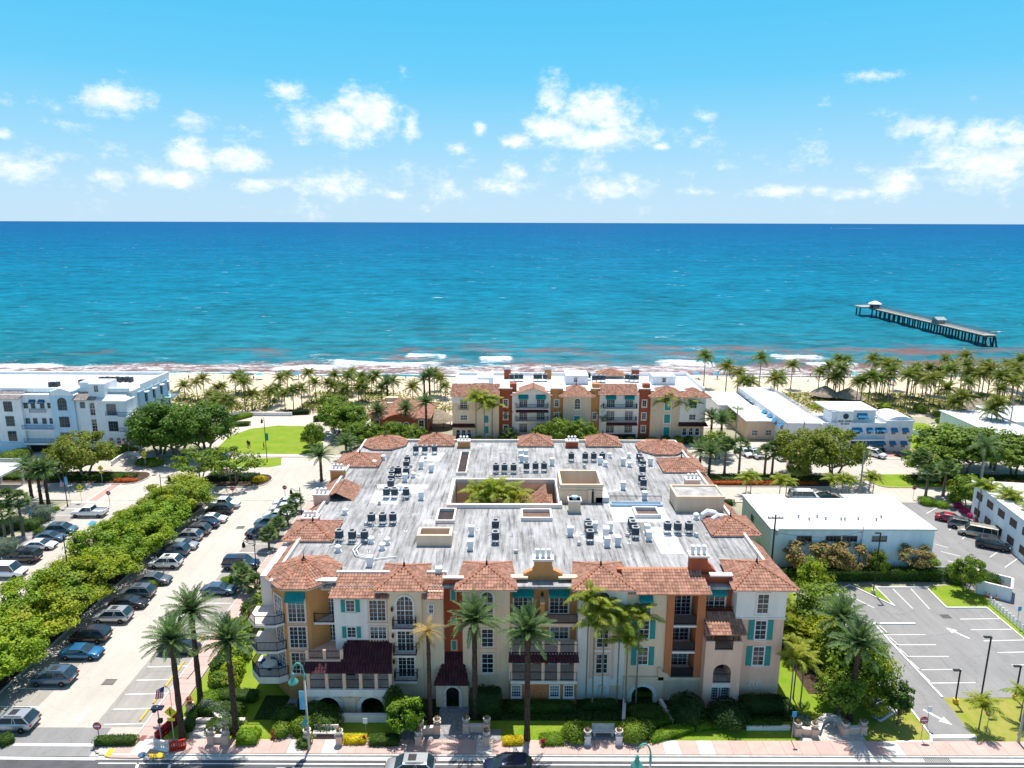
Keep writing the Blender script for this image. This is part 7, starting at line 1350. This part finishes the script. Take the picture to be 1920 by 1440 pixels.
for u, v, h, l in ((1637,1112,9.0,'thin dark light pole on the grass wedge of the empty lot'),(1838,1316,7.8,'dark square headed light pole on the dry lawn'),(1791,1318,4.0,'short dark light pole with white box on the dry lawn'),(1903,1310,4.0,'second short dark light pole on the dry lawn')):
    x, y = G(u, v); T = thing('lot_light', l, 'lamp post', (x, y, 0)); o = MB().tube([(0,0,0),(0,0,h)], .09, 6).build('pole', LBLK); o.parent = T; o = MB().cbox(-.35,0,h-.1,.8,.3,.12).build('lamp_head', LBLK); o.parent = T; o = MB().lathe([(.28,0),(.28,.5)], 8).build('footing', YELP if h < 8.5 else CONC_W); o.parent = T
REDS = mat('sign_red', (.48,.02,.03), .5, .05); SWHITE = mat('sign_white', (.8,.8,.8), .5, .03); SYEL = mat('sign_yellow', (.85,.72,.02), .5, .05); SPOST = mat('sign_post', (.40,.41,.42), .5, .1, metal=.4); SBLUE = mat('sign_blue', (.05,.35,.6), .5)
def text(s, size, m, parent, loc):
    cu = bpy.data.curves.new('lettering', 'FONT'); cu.body = s; cu.size = size; cu.align_x = 'CENTER'; cu.align_y = 'CENTER'; cu.resolution_u = 2
    o = bpy.data.objects.new('lettering', cu); COL.objects.link(o); me = bpy.data.meshes.new_from_object(o.evaluated_get(bpy.context.evaluated_depsgraph_get())); bpy.data.objects.remove(o)
    me.transform(Matrix.Rotation(PI/2, 4, 'X')); me.materials.clear(); me.materials.append(m); q = put('lettering', me, None, loc, 0, 'stuff'); q.parent = parent
def disc(r, n, y0, y1, z, rot=0): 
    mb = MB(); mb.wallpoly([(r*math.cos(rot-2*PI*i/n), z+r*math.sin(rot-2*PI*i/n)) for i in range(n)], y0, y1); return mb
def sign(kind, u, v, h, label, post=SPOST, rz=0):
    x, y = G(u, v); T = thing({'no': 'no_entry_sign', 'stop': 'stop_sign', 'ped': 'crossing_sign', 'blue': 'parking_sign', 'white': 'notice_sign'}[kind], label, 'sign', (x, y, 0), rz)
    o = MB().tube([(0,.05,0),(0,.05,h+(.35 if kind == 'no' else .1))], .04, 6).build('post', post); o.parent = T
    if kind == 'no': 
        o = disc(.42, 20, -.03, 0, h).build('plate', REDS); o.parent = T; o = MB().box(-.3,.3,-.045,-.035,h-.07,h+.07).build('bar', SWHITE); o.parent = T; text('DO NOT', .15, SWHITE, T, (0,-.04,h+.2)); text('ENTER', .15, SWHITE, T, (0,-.04,h-.2))
    elif kind == 'stop': o = disc(.42, 8, -.03, 0, h, PI/8).build('plate', REDS); o.parent = T; o = disc(.45, 8, 0, .02, h, PI/8).build('rim', SWHITE); o.parent = T; text('STOP', .3, SWHITE, T, (0,-.04,h))
    elif kind == 'ped':
        o = disc(.62, 4, -.03, 0, h).build('plate', SYEL); o.parent = T; m = MB(); m.wallpoly([(-.06,h-.3),(.02,h-.3),(.06,h),(.0,h+.18),(-.08,h+.18),(-.12,h-.02)], -.045, -.035); m.wallpoly([(.1*math.cos(-2*PI*i/8)-.03, h+.28+.08*math.sin(-2*PI*i/8)) for i in range(8)], -.045, -.035); o = m.build('pictogram', LBLK); o.parent = T
        m = MB(); m.wallpoly([(-.35,h-1.0),(.35,h-1.0),(.35,h-.68),(-.35,h-.68)], -.03, 0); o = m.build('arrow_plate', SYEL); o.parent = T
    else: o = MB().box(-.22,.22,-.03,0,h-.3,h+.3).build('plate', SBLUE if kind == 'blue' else SWHITE); o.parent = T
sign('no', 187, 1396, 2.1, 'red do not enter sign in the clipped hedge by the lot mouth', LBLK); sign('no', 1727, 1388, 2.3, 'red do not enter sign on the dry lawn wedge'); sign('no', 1850, 1372, 2.2, 'red do not enter sign on the dry lawn by the stop line')
sign('stop', 206, 948, 2.4, 'red stop sign behind the white pickup by the brick crosswalk', WOOD); sign('stop', 535, 935, 2.2, 'red stop sign beside the row of white sedans', WOOD); sign('stop', 1712, 936, 2.3, 'red stop sign at the apartment lot entrance'); sign('stop', 437, 935, 2.0, 'red stop sign behind the hedge island', WOOD)
for u, v, l in ((153,942,'yellow pedestrian crossing sign at the near end of the brick crosswalk'),(192,905,'yellow pedestrian crossing sign on the median tip'),(273,876,'yellow pedestrian crossing sign at the far end of the brick crosswalk'),(326,1388,'yellow pedestrian sign behind the white barrier')): sign('ped', u, v, 3.0 if v < 1000 else 3.2, l, FRAME)
sign('blue', 62, 993, 3.0, 'small parking sign beside the grey teal SUV'); sign('blue', 1906, 1176, 2.6, 'blue sign on the fence strip beyond the empty lot'); sign('white', 686, 1376, 1.5, 'small white notice behind the yellow shrubs'); sign('blue', 1484, 1392, 3.2, 'slim post with blue plate beside the right pot wall'); sign('white', 1738, 1365, 2.2, 'white notice beside the lot exit kerb')
sign('white', 461, 1082, 2.4, 'white notice in the bed by the slate sedan')
# pedestrian beacon with solar panel
x, y = G(303,1392); T = thing('pedestrian_beacon', 'grey beacon post with black solar box inside the barriers', 'beacon', (x, y, .12)); o = MB().tube([(0,0,0),(0,0,3.9)], .06, 8).build('pole', SPOST); o.parent = T; o = MB().box(-.55,.55,-.3,.3,3.7,3.85).build('solar_panel', GREYTRAY); o.parent = T; o = MB().box(-.45,-.15,-.2,.2,3.35,3.72).build('control_box', LBLK); o.parent = T; o = MB().box(-.02,.36,-.25,.1,2.2,2.6).build('signal_head', LBLK); o.parent = T
# plastic barriers
BRED = mat('barrier_red', (.55,.04,.015), .5, .1, 3); BWHT = mat('barrier_white', (.75,.73,.72), .5, .05); BDRK = mat('barrier_dark_red', (.33,.015,.02), .5, .1, 3)
def barrier(a, b, m, label, n=1):
    p, q = Vector(G(*a)), Vector(G(*b)); d = (q-p)/n
    for i in range(n):
        s, e = p+d*i, p+d*(i+1); c = (s+e)/2; ang = math.atan2(d.y, d.x); L_ = d.length*.96; T = thing('plastic_barrier', label, 'barrier', (c.x, c.y, .12), ang, 'plastic barriers' if n > 1 else None)
        mb = MB(); mb.box(-L_/2,L_/2,-.22,.22,0,.18); mb.box(-L_/2,L_/2,-.08,.08,.18,.32); mb.box(-L_/2,L_/2,-.08,.08,.78,1.0)
        k = max(3, int(L_/.22))
        for j in range(k+1): xx = -L_/2+.05+j*(L_-.1)/k; mb.box(xx-.05,xx+.05,-.07,.07,.32,.78)
        o = mb.build('panel', m); o.parent = T
barrier((290,1404), (319,1410), BWHT, 'white slotted plastic barrier beside the red one'); barrier((319,1410), (350,1404), BRED, 'bright red slotted plastic barrier at the palm foot'); barrier((292,1393), (336,1352), BDRK, 'dark red slotted plastic barrier in the line behind the beacon', 3)
# pots, pillars, walls, benches
POTM = mat('terracotta_pot', (.42,.16,.09), .8, .15, 4); POTW = mat('pale_pot', (.62,.56,.50), .8, .1, 3); G_POT = mat('pot_plant', (.30,.14,.05), var=.3, scale=3, col2=(.12,.14,.04), **LEAF)
V, Q = leaf_ball(.26, .26, .22, .12, 160, 77); POTP = npmesh('plant', V, Q, G_POT)
def pot_pillar(u, v, label, m=PEACH, pm=POTW, h=1.05, group=None):
    x, y = G(u, v); T = thing('pot_pillar', label, 'planter', (x, y, .03), 0, group)
    mb = MB(); mb.box(-.36,.36,-.36,.36,0,.14); mb.box(-.29,.29,-.29,.29,.14,h-.1); mb.box(-.35,.35,-.35,.35,h-.1,h); o = put('pillar', mb.mesh('pillar', m), None); o.parent = T
    mb = MB(); mb.lathe([(.16,0),(.2,.06),(.26,.2),(.36,.42),(.4,.44),(.4,.52),(.3,.5)], 14, (0,0,h)); o = put('pot', mb.mesh('pot', pm, True), None); o.parent = T
    o = put('plant', POTP, None); o.parent = T; o.location = (0,0,h+.42)
for u, v, l in ((397,1394,'left'),(424,1394,'right')): pot_pillar(u, v, 'peach pillar with pot at the %s end of the short corner wall' % ('curved bench' if l == 'left' else 'hedge'))
pot_pillar(357, 1332, 'peach pillar with terracotta pot at the curved wall end', PEACH, POTM, .8); pot_pillar(577, 1394, 'peach pot pillar behind the teal lamp pole'); pot_pillar(637, 1396, 'peach pot pillar at the yellow shrub end of the bench')
for u, v, l in ((788,1378,'pot pillar behind the ball topiary'),(820,1374,'pot pillar left of the cobbled path'),(785,1396,'pot pillar at the sidewalk by the ball topiary'),(874,1372,'pot pillar right of the cobbled path'),(913,1372,'pot pillar at the far end of the right entry wall'),(912,1397,'pot pillar at the sidewalk right of the entry')): pot_pillar(u, v, 'peach '+l, PEACH)
pot_pillar(1101, 1395, 'white pedestal with pot left of the right bench', WHITE); pot_pillar(1160, 1395, 'white pedestal with pot right of the right bench', WHITE)
for u, v, l in ((1494,1378,'beside the slim blue post'),(1526,1380,'left of the arched bench'),(1583,1378,'right of the arched bench'),(1617,1375,'at the foot of the date palm')): pot_pillar(u, v, 'peach pillar with pot '+l, PEACH, POTW, .9)
def low_wall(pts, label, m=PEACH, h=.75, t=.3, name='garden_wall'):
    P = [Vector(p) for p in pts]; mb = MB(); cp = MB()
    for i, (a, b) in enumerate(zip(P, P[1:])): d = b-a; c = (a+b)/2; an = math.atan2(d.y, d.x); mb.cbox(c.x, c.y, 0, d.length+(.02 if i % 2 else 0), t+(.004 if i % 2 else 0), h, an); cp.cbox(c.x, c.y, h, d.length+.03, t+.1+(.004 if i % 2 else 0), .08+(.002 if i % 2 else 0), an)
    T = thing(name, label, 'wall', (P[0].x, P[0].y, 0)); mb.build('wall', m, T); cp.build('coping', TRIM, T)
for a, b, l in (((402,1393),(419,1393),'short peach wall between the two corner pots'),((793,1377),(815,1375),'short peach entry wall left of the path'),((880,1372),(907,1372),'short peach entry wall right of the path'),((1499,1377),(1521,1379),'short peach wall beside the slim blue post'),((1588,1377),(1612,1375),'short peach wall before the thicket')): low_wall([G(*a), G(*b)], l)
low_wall([G(*p) for p in ((360,1335),(375,1335),(390,1338),(403,1344),(411,1352),(415,1360))], 'curved peach garden wall round the corner terrace', h=.6); low_wall([G(*p) for p in ((1532,1376),(1538,1358),(1548,1350),(1562,1350),(1573,1358),(1579,1374))], 'curved stone seat wall between the right pots', STONE, .5, .5)
low_wall([(-19.2,63.4),(-12.4,63.4)], 'long white planter wall before the stone arches', WHITE, .8); low_wall([(23.8,62.4),(28.2,62.4)], 'low white planter kerb below the right tower', WHITE, .35); low_wall([(-34.2,63.2),(-27.2,63.2)], 'low pale kerb wall in the shaded left garden', TRIM, .35)
for s in (-1, 1): low_wall([(14.0+s*1.9,66.4),(14.0+s*2.5,63.2)], 'sloping pale ramp wall %s of the beige stone arch' % ('left' if s < 0 else 'right'), TRIM, .5, .25)
def bench(u0, u1, v, label):
    a, b = G(u0, v), G(u1, v); T = thing('stone_bench', label, 'bench', ((a[0]+b[0])/2, a[1], .03)); w = (b[0]-a[0])/2
    for nm, q in (('seat',(-w,w,-.3,.3,.42,.52)),('backrest',(-w,w,.3,.42,.5,1.0)),('leg',(-w+.1,-w+.35,-.25,.35,0,.42)),('leg',(w-.35,w-.1,-.25,.35,0,.42))): o = MB().box(*q).build(nm, STONE); o.parent = T
bench(588, 634, 1380, 'pale stone bench between the left pot pillars'); bench(1110, 1152, 1378, 'pale stone bench between the white pedestals')
HYD = mat('hydrant_red', (.42,.012,.03), .45, .1, 3)
for u, v, l in ((683,1394,'red fire hydrant between the yellow and green shrub beds'),(1018,1400,'red fire hydrant beside the low bright hedge'),(572-60,1386,'red hydrant in the dark shrubs left of the lamp')):
    x, y = G(u, v); T = thing('fire_hydrant', l, 'hydrant', (x, y, .1)); o = MB().lathe([(.2,0),(.2,.06),(.13,.08),(.13,.55),(.17,.58),(.17,.64),(.1,.78),(.04,.86)], 12).build('body', HYD, smooth=True); o.parent = T
    mb = MB(); mb.tube([(-.24,0,.45),(.24,0,.45)], .065, 8); mb.tube([(0,-.24,.4),(0,0,.4)], .08, 8); o = mb.build('outlets', HYD); o.parent = T
# flags
FR_, FW, FB = mat('flag_red', (.5,.02,.04), .8), mat('flag_white', (.8,.8,.8), .8), mat('flag_blue', (.02,.04,.2), .8)
for u, v, h, l in ((325,1352,3.6,'striped flag on a short pole over the pink walk'),(133,948,4.6,'striped flag beside the blue banner lamp'),(243,860,4.2,'striped flag before the white condominium corner')):
    x, y = G(u, v); T = thing('flag', l, 'flag', (x, y, .1)); o = MB().tube([(0,0,0),(0,0,h),(-.5,0,h+.5)], .03, 6).build('pole', SPOST); o.parent = T
    for k in range(7): mb = MB(); a = -.5-.12*k; mb.add([(a,0,h+.35-.06*k),(a-.12,0,h+.3-.06*k),(a-.12-.2,-.1,h-1.0-.02*k),(a-.2,-.1,h-.95-.02*k)], [(0,1,2,3)]); o = mb.build('stripe', FR_ if k % 2 == 0 else FW); o.parent = T
    mb = MB(); mb.add([(-.5,-.02,h+.36),(-.95,-.02,h+.14),(-1.0,-.05,h-.35),(-.58,-.05,h-.2)], [(0,1,2,3)]); o = mb.build('canton', FB); o.parent = T
# utility poles and wires
WPOLE = mat('weathered_pole', (.10,.075,.06), .9, .2, 3); WG = mat('grey_pole', (.35,.33,.29), .9, .15, 2)
T = thing('utility_pole', 'dark timber utility pole with crossarm beside the white office', 'pole', (37.0, 93.0, 0)); mb = MB(); mb.tube([(37,93,0),(37,93,10.2)], [.16,.11], 8); mb.build('pole', WPOLE, T); MB().box(35.9,38.1,92.92,93.08,9.6,9.75).build('crossarm', WPOLE, T)
for dx in (-1,-.4,.5,1): mb = MB(); mb.lathe([(.05,0),(.08,.1),(.03,.25)], 6, (37+dx,93,9.75)); mb.build('insulator', GALV, T)
MB().lathe([(.2,0),(.2,.8)], 10, (37.3,92.8,7.2)).build('transformer', GALV, T)
T = thing('service_mast', 'thin service mast on the office wall holding the cable', 'pole', (50.7, 95.3, 0)); MB().tube([(50.7,95.3,0),(50.7,95.3,7.4)], .06, 6).build('mast', GALV, T)
def wire(a, b, sag, label):
    a, b = Vector(a), Vector(b); P = [a.lerp(b, i/12)-Vector((0,0,sag*4*(i/12)*(1-i/12))) for i in range(13)]; tag(MB().tube([tuple(p) for p in P], .025, 4).build('cable', LBLK), label, 'cable')
wire((37.2,92.9,7.6), (50.7,95.25,6.6), .8, 'black service cable sagging along the pale blue office wall'); 
for u, v, h, l in ((1610,938,9.5,'tall grey pole at the street behind the white office'),(1888,830,11,'grey concrete pole before the cottage row'),(1377,850,11,'grey utility pole by the motel drive'),(1502,856,8,'thin timber pole at the hotel wing')):
    x, y = G(u, v); tag(put('utility_pole', MB().tube([(0,0,0),(0,0,h*.5),(0,0,h)], [.17,.15,.12], 8).mesh('utility_pole', WG), None, (x, y, 0)), l, 'pole')
xa, ya = G(1502,856); xb, yb = G(1377,850); wire((xa,ya,7.8), (xb,yb,9.0), 1.0, 'thin cable strung before the motel house')
# white enclosure and fence
low_wall([G(*p) for p in ((1830,1112),(1893,1128),(1895,1108),(1832,1092))]+[G(1830,1112)], 'white walled bin enclosure between the two lots', BWHITE, 1.9, .2, 'bin_enclosure')
T = thing('white_fence', 'low white picket fence along the grass strip', 'fence', (*G(1860,1135), 0)); a, b = Vector(G(1856,1134)), Vector(G(1960,1222)); d = (b-a); n = 16
mb = MB(); mb.cbox((a.x+b.x)/2, (a.y+b.y)/2, .85, d.length, .05, .1, math.atan2(d.y, d.x)); mb.build('rail', FRAME, T); mb = MB(); mb.cbox((a.x+b.x)/2, (a.y+b.y)/2, .35, d.length, .05, .1, math.atan2(d.y, d.x)); mb.build('rail', FRAME, T)
for i in range(n+1): p = a+d*(i/n); mb = MB(); mb.cbox(p.x, p.y, 0, .14, .14, 1.15, 0); mb.build('post', FRAME, T)
CONE = mat('cone_orange', (.7,.16,.02), .5)
for u, v in ((1845,1116),(1852,1119),(1865,1122)): 
    x, y = G(u, v); T = thing('traffic_cone', 'orange traffic cone before the white bin enclosure', 'cone', (x, y-.3, .02), 0, 'traffic cones'); o = MB().box(-.2,.2,-.2,.2,0,.05).build('base', CONE); o.parent = T; o = MB().lathe([(.14,.05),(.03,.7)], 10).build('cone', CONE); o.parent = T; o = MB().lathe([(.105,.3),(.085,.42)], 10).build('band', FRAME); o.parent = T
T = thing('white_stair', 'small white railed stair at the office corner', 'stairs', (62.8, 94.5, 0)); 
for k in range(4): MB().box(61.6+k*.5, 62.1+k*.5, 93.4, 95.0, 0, .9-k*.2).build('step', CONC_W, T)
railing(T, [(61.6,93.4),(63.6,93.4)], .3, 1.0, FRAME); railing(T, [(61.6,95.0),(63.6,95.0)], .3, 1.0, FRAME)
# round table on the balcony
T = thing('balcony_table', 'round white table on the lowest corner balcony', 'table', (-26.0, 67.9, 2.9)); o = MB().lathe([(.75,.7),(.78,.72),(.75,.75)], 20).build('table_top', FRAME); o.parent = T; o = MB().lathe([(.25,0),(.05,.06),(.05,.7)], 8).build('pedestal', LBLK); o.parent = T
for k, (dx, dy) in enumerate(((1.1,.2),(-1.0,.6),(.1,1.1))):
    T = thing('balcony_chair', 'blue grey chair at the round balcony table', 'chair', (-26.0+dx, 67.9+dy, 2.9), math.atan2(-dx, dy)+PI, 'balcony chairs')
    for nm, q in (('seat',(-.25,.25,-.25,.25,.42,.48)),('backrest',(-.25,.25,.2,.26,.48,.95)))+tuple(('leg',(a-.02,a+.02,b-.02,b+.02,0,.42)) for a in (-.22,.22) for b in (-.22,.22)): o = MB().box(*q).build(nm, NAVY); o.parent = T
# garden bench under the left palms
x, y = G(405,1282); T = thing('garden_bench', 'dark slatted garden bench on the lawn by the corner balconies', 'bench', (x, y, .02), .2)
for nm, q in (('seat',(-.8,.8,-.25,.25,.4,.46)),('backrest',(-.8,.8,.22,.28,.5,.95)),('leg',(-.75,-.68,-.22,.25,0,.4)),('leg',(.68,.75,-.22,.25,0,.4))): o = MB().box(*q).build(nm, WOOD); o.parent = T
# ------------------------------------------------------------------ people
SKIN = mat('skin', (.45,.26,.18), .6, .05); HAIR = mat('hair', (.04,.025,.02), .8); CL = {k: mat('cloth_'+k, c, .9, .1, 8) for k, c in {'white': (.75,.75,.75), 'dark': (.03,.03,.04), 'blue': (.08,.18,.4), 'red': (.5,.06,.06), 'grey': (.3,.3,.32), 'khaki': (.35,.28,.18)}.items()}
def body_mesh(pose, top, bottom):
    """one skinned figure 1.75 m tall, then coloured by region"""
    st = pose in ('stand', 'walk'); lean = {'bend': .55}.get(pose, 0.0)
    hip = Vector((0,0,.93 if pose != 'sit' else .18)); ch = hip+Vector((0,-math.sin(lean)*.45 if pose != 'sit' else .1, math.cos(lean)*.45)); nk = ch+Vector((0,-math.sin(lean)*.13,.12)); hd = nk+Vector((0,-.03,.14)); tp = hd+Vector((0,0,.1))
    J = [hip, hip.lerp(ch, .5), ch, nk, hd, tp]; E = [(0,1),(1,2),(2,3),(3,4),(4,5)]; Rr = [(.15,.11),(.14,.105),(.175,.115),(.055,.055),(.095,.11),(.06,.07)]
    def chain(base, pts, rr):
        p = base
        for q, r_ in zip(pts, rr): J.append(Vector(q)); Rr.append((r_, r_)); E.append((p, len(J)-1)); p = len(J)-1
    for s in (-1, 1):
        sh = ch+Vector((s*.2,0,.03)); 
        if pose == 'bend': arm = [sh, sh+Vector((s*.03,-.18,-.24)), sh+Vector((s*-.02,-.42,-.32)), sh+Vector((s*-.03,-.5,-.34))]
        else: sw = .16*s if pose == 'walk' else .03; arm = [sh, sh+Vector((s*.05,sw*.5,-.28)), sh+Vector((s*.06,sw-.04,-.53)), sh+Vector((s*.055,sw-.06,-.62))]
        chain(2, arm, (.06,.045,.034,.036))
        if pose == 'sit': leg = [hip+Vector((s*.1,-.05,0)), hip+Vector((s*.14,-.42,.22)), hip+Vector((s*.13,-.75,-.08)), hip+Vector((s*.13,-.92,-.1))]
        else: sw = (.2*s if pose == 'walk' else .02); leg = [hip+Vector((s*.1,0,-.05)), hip+Vector((s*.11,-sw*.6-.02,-.45)), hip+Vector((s*.11,sw*-1.0+.04,-.86)), hip+Vector((s*.12,-sw-.12,-.9))]
        chain(0, leg, (.09,.065,.045,.04))
    me = bpy.data.meshes.new('person'); me.from_pydata([tuple(j) for j in J], E, []); o = bpy.data.objects.new('person_tmp', me); COL.objects.link(o); o.modifiers.new('skin', 'SKIN'); me.update()
    for i, r_ in enumerate(Rr): me.skin_vertices[0].data[i].radius = r_
    me.skin_vertices[0].data[0].use_root = True; sd = o.modifiers.new('sub', 'SUBSURF'); sd.levels = 1
    m2 = bpy.data.meshes.new_from_object(o.evaluated_get(bpy.context.evaluated_depsgraph_get())); bpy.data.objects.remove(o)
    for m in (SKIN, top, bottom, HAIR): m2.materials.append(m)
    zc, zn, zh = hip.z+.02, ch.z+.06, hd.z
    for p in m2.polygons:
        c = p.center; r_ = 0
        if c.z > zh+.03 or (c.z > zh-.05 and c.y > hd.y+.03): r_ = 3
        elif zc < c.z < zn and abs(c.x) < .27: r_ = 1
        elif c.z <= zc and (c.z > hip.z-.42 if pose != 'sit' else c.y > -.4) and abs(c.x) < .22: r_ = 2
        p.material_index = r_; p.use_smooth = True
    return m2
def person(u, v, rz, pose, top, bottom, label, z=0, group=None, xy=None):
    x, y = xy or G(u, v); o = put('person', body_mesh(pose, CL[top], CL[bottom]), None, (x, y, z), rz); tag(o, label, 'person', group); return o
person(307, 1073, PI/2, 'stand', 'white', 'dark', 'person in white top standing beside the white SUV'); person(464, 1012, PI/2, 'bend', 'grey', 'dark', 'person in grey bending into the back of the navy SUV'); person(478, 1020, -2.6, 'stand', 'blue', 'khaki', 'person in blue top beside the navy SUV')
person(465, 838, .3, 'walk', 'dark', 'dark', 'person in black walking on the park lawn'); person(468, 840, .6, 'walk', 'dark', 'dark', 'second person in black walking on the park lawn'); person(495, 842, 2, 'walk', 'red', 'dark', 'person in red top walking on the park lawn near the lamp'); person(587, 776, 1, 'stand', 'blue', 'grey', 'person in blue top on the beach plaza'); person(1600, 822, 0, 'stand', 'dark', 'blue', 'person at the hotel entrance in dark top') if False else None
UMB = {'blue': mat('umbrella_blue', (.04,.30,.52), .8, .1), 'teal': mat('umbrella_teal', (.08,.45,.48), .8, .1), 'navy': mat('umbrella_navy', (.03,.07,.18), .8, .1)}
PM = {}
ump = MB().tube([(0,0,0),(0,0,2.2)], .03, 5).mesh('pole', FRAME)
for k, m in UMB.items(): mb = MB(); mb.lathe([(1.3,1.75),(.9,2.0),(.4,2.2),(.02,2.3)], 10); PM[k] = mb.mesh('canopy', m)
def beach_z(y): return float(np.interp(y, ys_b, zz_b))
ys_b = [182,190,198,206,214,222,228,233,237,242]; zz_b = [0,.5,.7,.5,.3,.1,-.2,-.7,-1.15,-1.7]
for u, v, c in ((443,709,'blue'),(487,711,'teal'),(556,710,'blue'),(626,713,'navy'),(470,712,'navy'),(655,712,'teal'),(1306,708,'blue'),(1343,708,'blue'),(1389,709,'blue'),(1466,719,'teal'),(1602,708,'teal'),(1670,722,'teal'),(1845,702,'blue'),(1806,708,'navy'),(1715,712,'blue')):
    x, y = G(u, v); T = thing('beach_umbrella', '%s beach umbrella open on the sand before the surf' % c, 'umbrella', (x, y, beach_z(y)-.05), 0, c+' beach umbrellas')
    for nm, me in (('pole', ump), ('canopy', PM[c])): o = put(nm, me, None); o.parent = T
PMESH = [body_mesh('stand', CL['red'], CL['dark']), body_mesh('sit', CL['dark'], CL['blue']), body_mesh('walk', CL['blue'], CL['dark']), body_mesh('sit', CL['white'], CL['red'])]
for i, (u, v) in enumerate(((420,712),(437,712),(476,714),(482,714),(560,711),(566,710),(604,714),(650,714),(665,712),(756,714),(761,712),(347,712),(354,712),(1460,701),(1470,700),(1504,703),(1520,703),(1543,703),(1594,705),(1515,716),(1611,713),(1310,712),(1345,712),(1390,713),(1672,725),(1804,712),(1801,716),(690,716),(1530,712))):
    x, y = G(u, v); k = i % 4; o = put('person', PMESH[k], None, (x, y, beach_z(y)-.03), random.uniform(0,6)); tag(o, ('beachgoer in red standing on the sand', 'beachgoer in dark top sitting on the sand', 'beachgoer in blue walking on the sand', 'beachgoer in white sitting on the sand')[k], 'person', 'beachgoers')
# thatched shelters and small beach wall
THT = mat('thatch', (.34,.28,.21), .95, .2, 2, .05)
for u, v, l in ((1545,752,'round thatched shelter behind the hotel wing'),(1590,756,'second round thatched shelter behind the hotel'),(1828,778,'thatched shelter among the cottage palms'),(822,800,'small thatched shelter beside the pavilion path')):
    x, y = G(u, v); T = thing('thatched_shelter', l, 'shelter', (x, y, 0)); o = MB().lathe([(4.2,2.0),(3.4,2.7),(1.6,3.8),(.1,4.6)], 14).build('thatch_roof', THT); o.parent = T
    for a in range(6): o = MB().tube([(3*math.cos(a*PI/3),3*math.sin(a*PI/3),0),(3*math.cos(a*PI/3),3*math.sin(a*PI/3),2.6)], .1, 6).build('post', WOOD); o.parent = T
for x0, x1, l in ((-80,-58,'long low white sea wall at the plaza left of the beach path'),(-46,-38,'short low white sea wall right of the beach path')): low_wall([(x0,181),(x1,181)], l, BWHITE, .9, .4, 'sea_wall')
low_wall([(92,178),(103,156)], 'white garden wall beside the hotel lawn', BWHITE, 1.0, .25); low_wall([G(*p) for p in ((210,873),(228,860),(240,855),(262,855))], 'curved white planter wall before the white condominium', BWHITE, .9, .3)
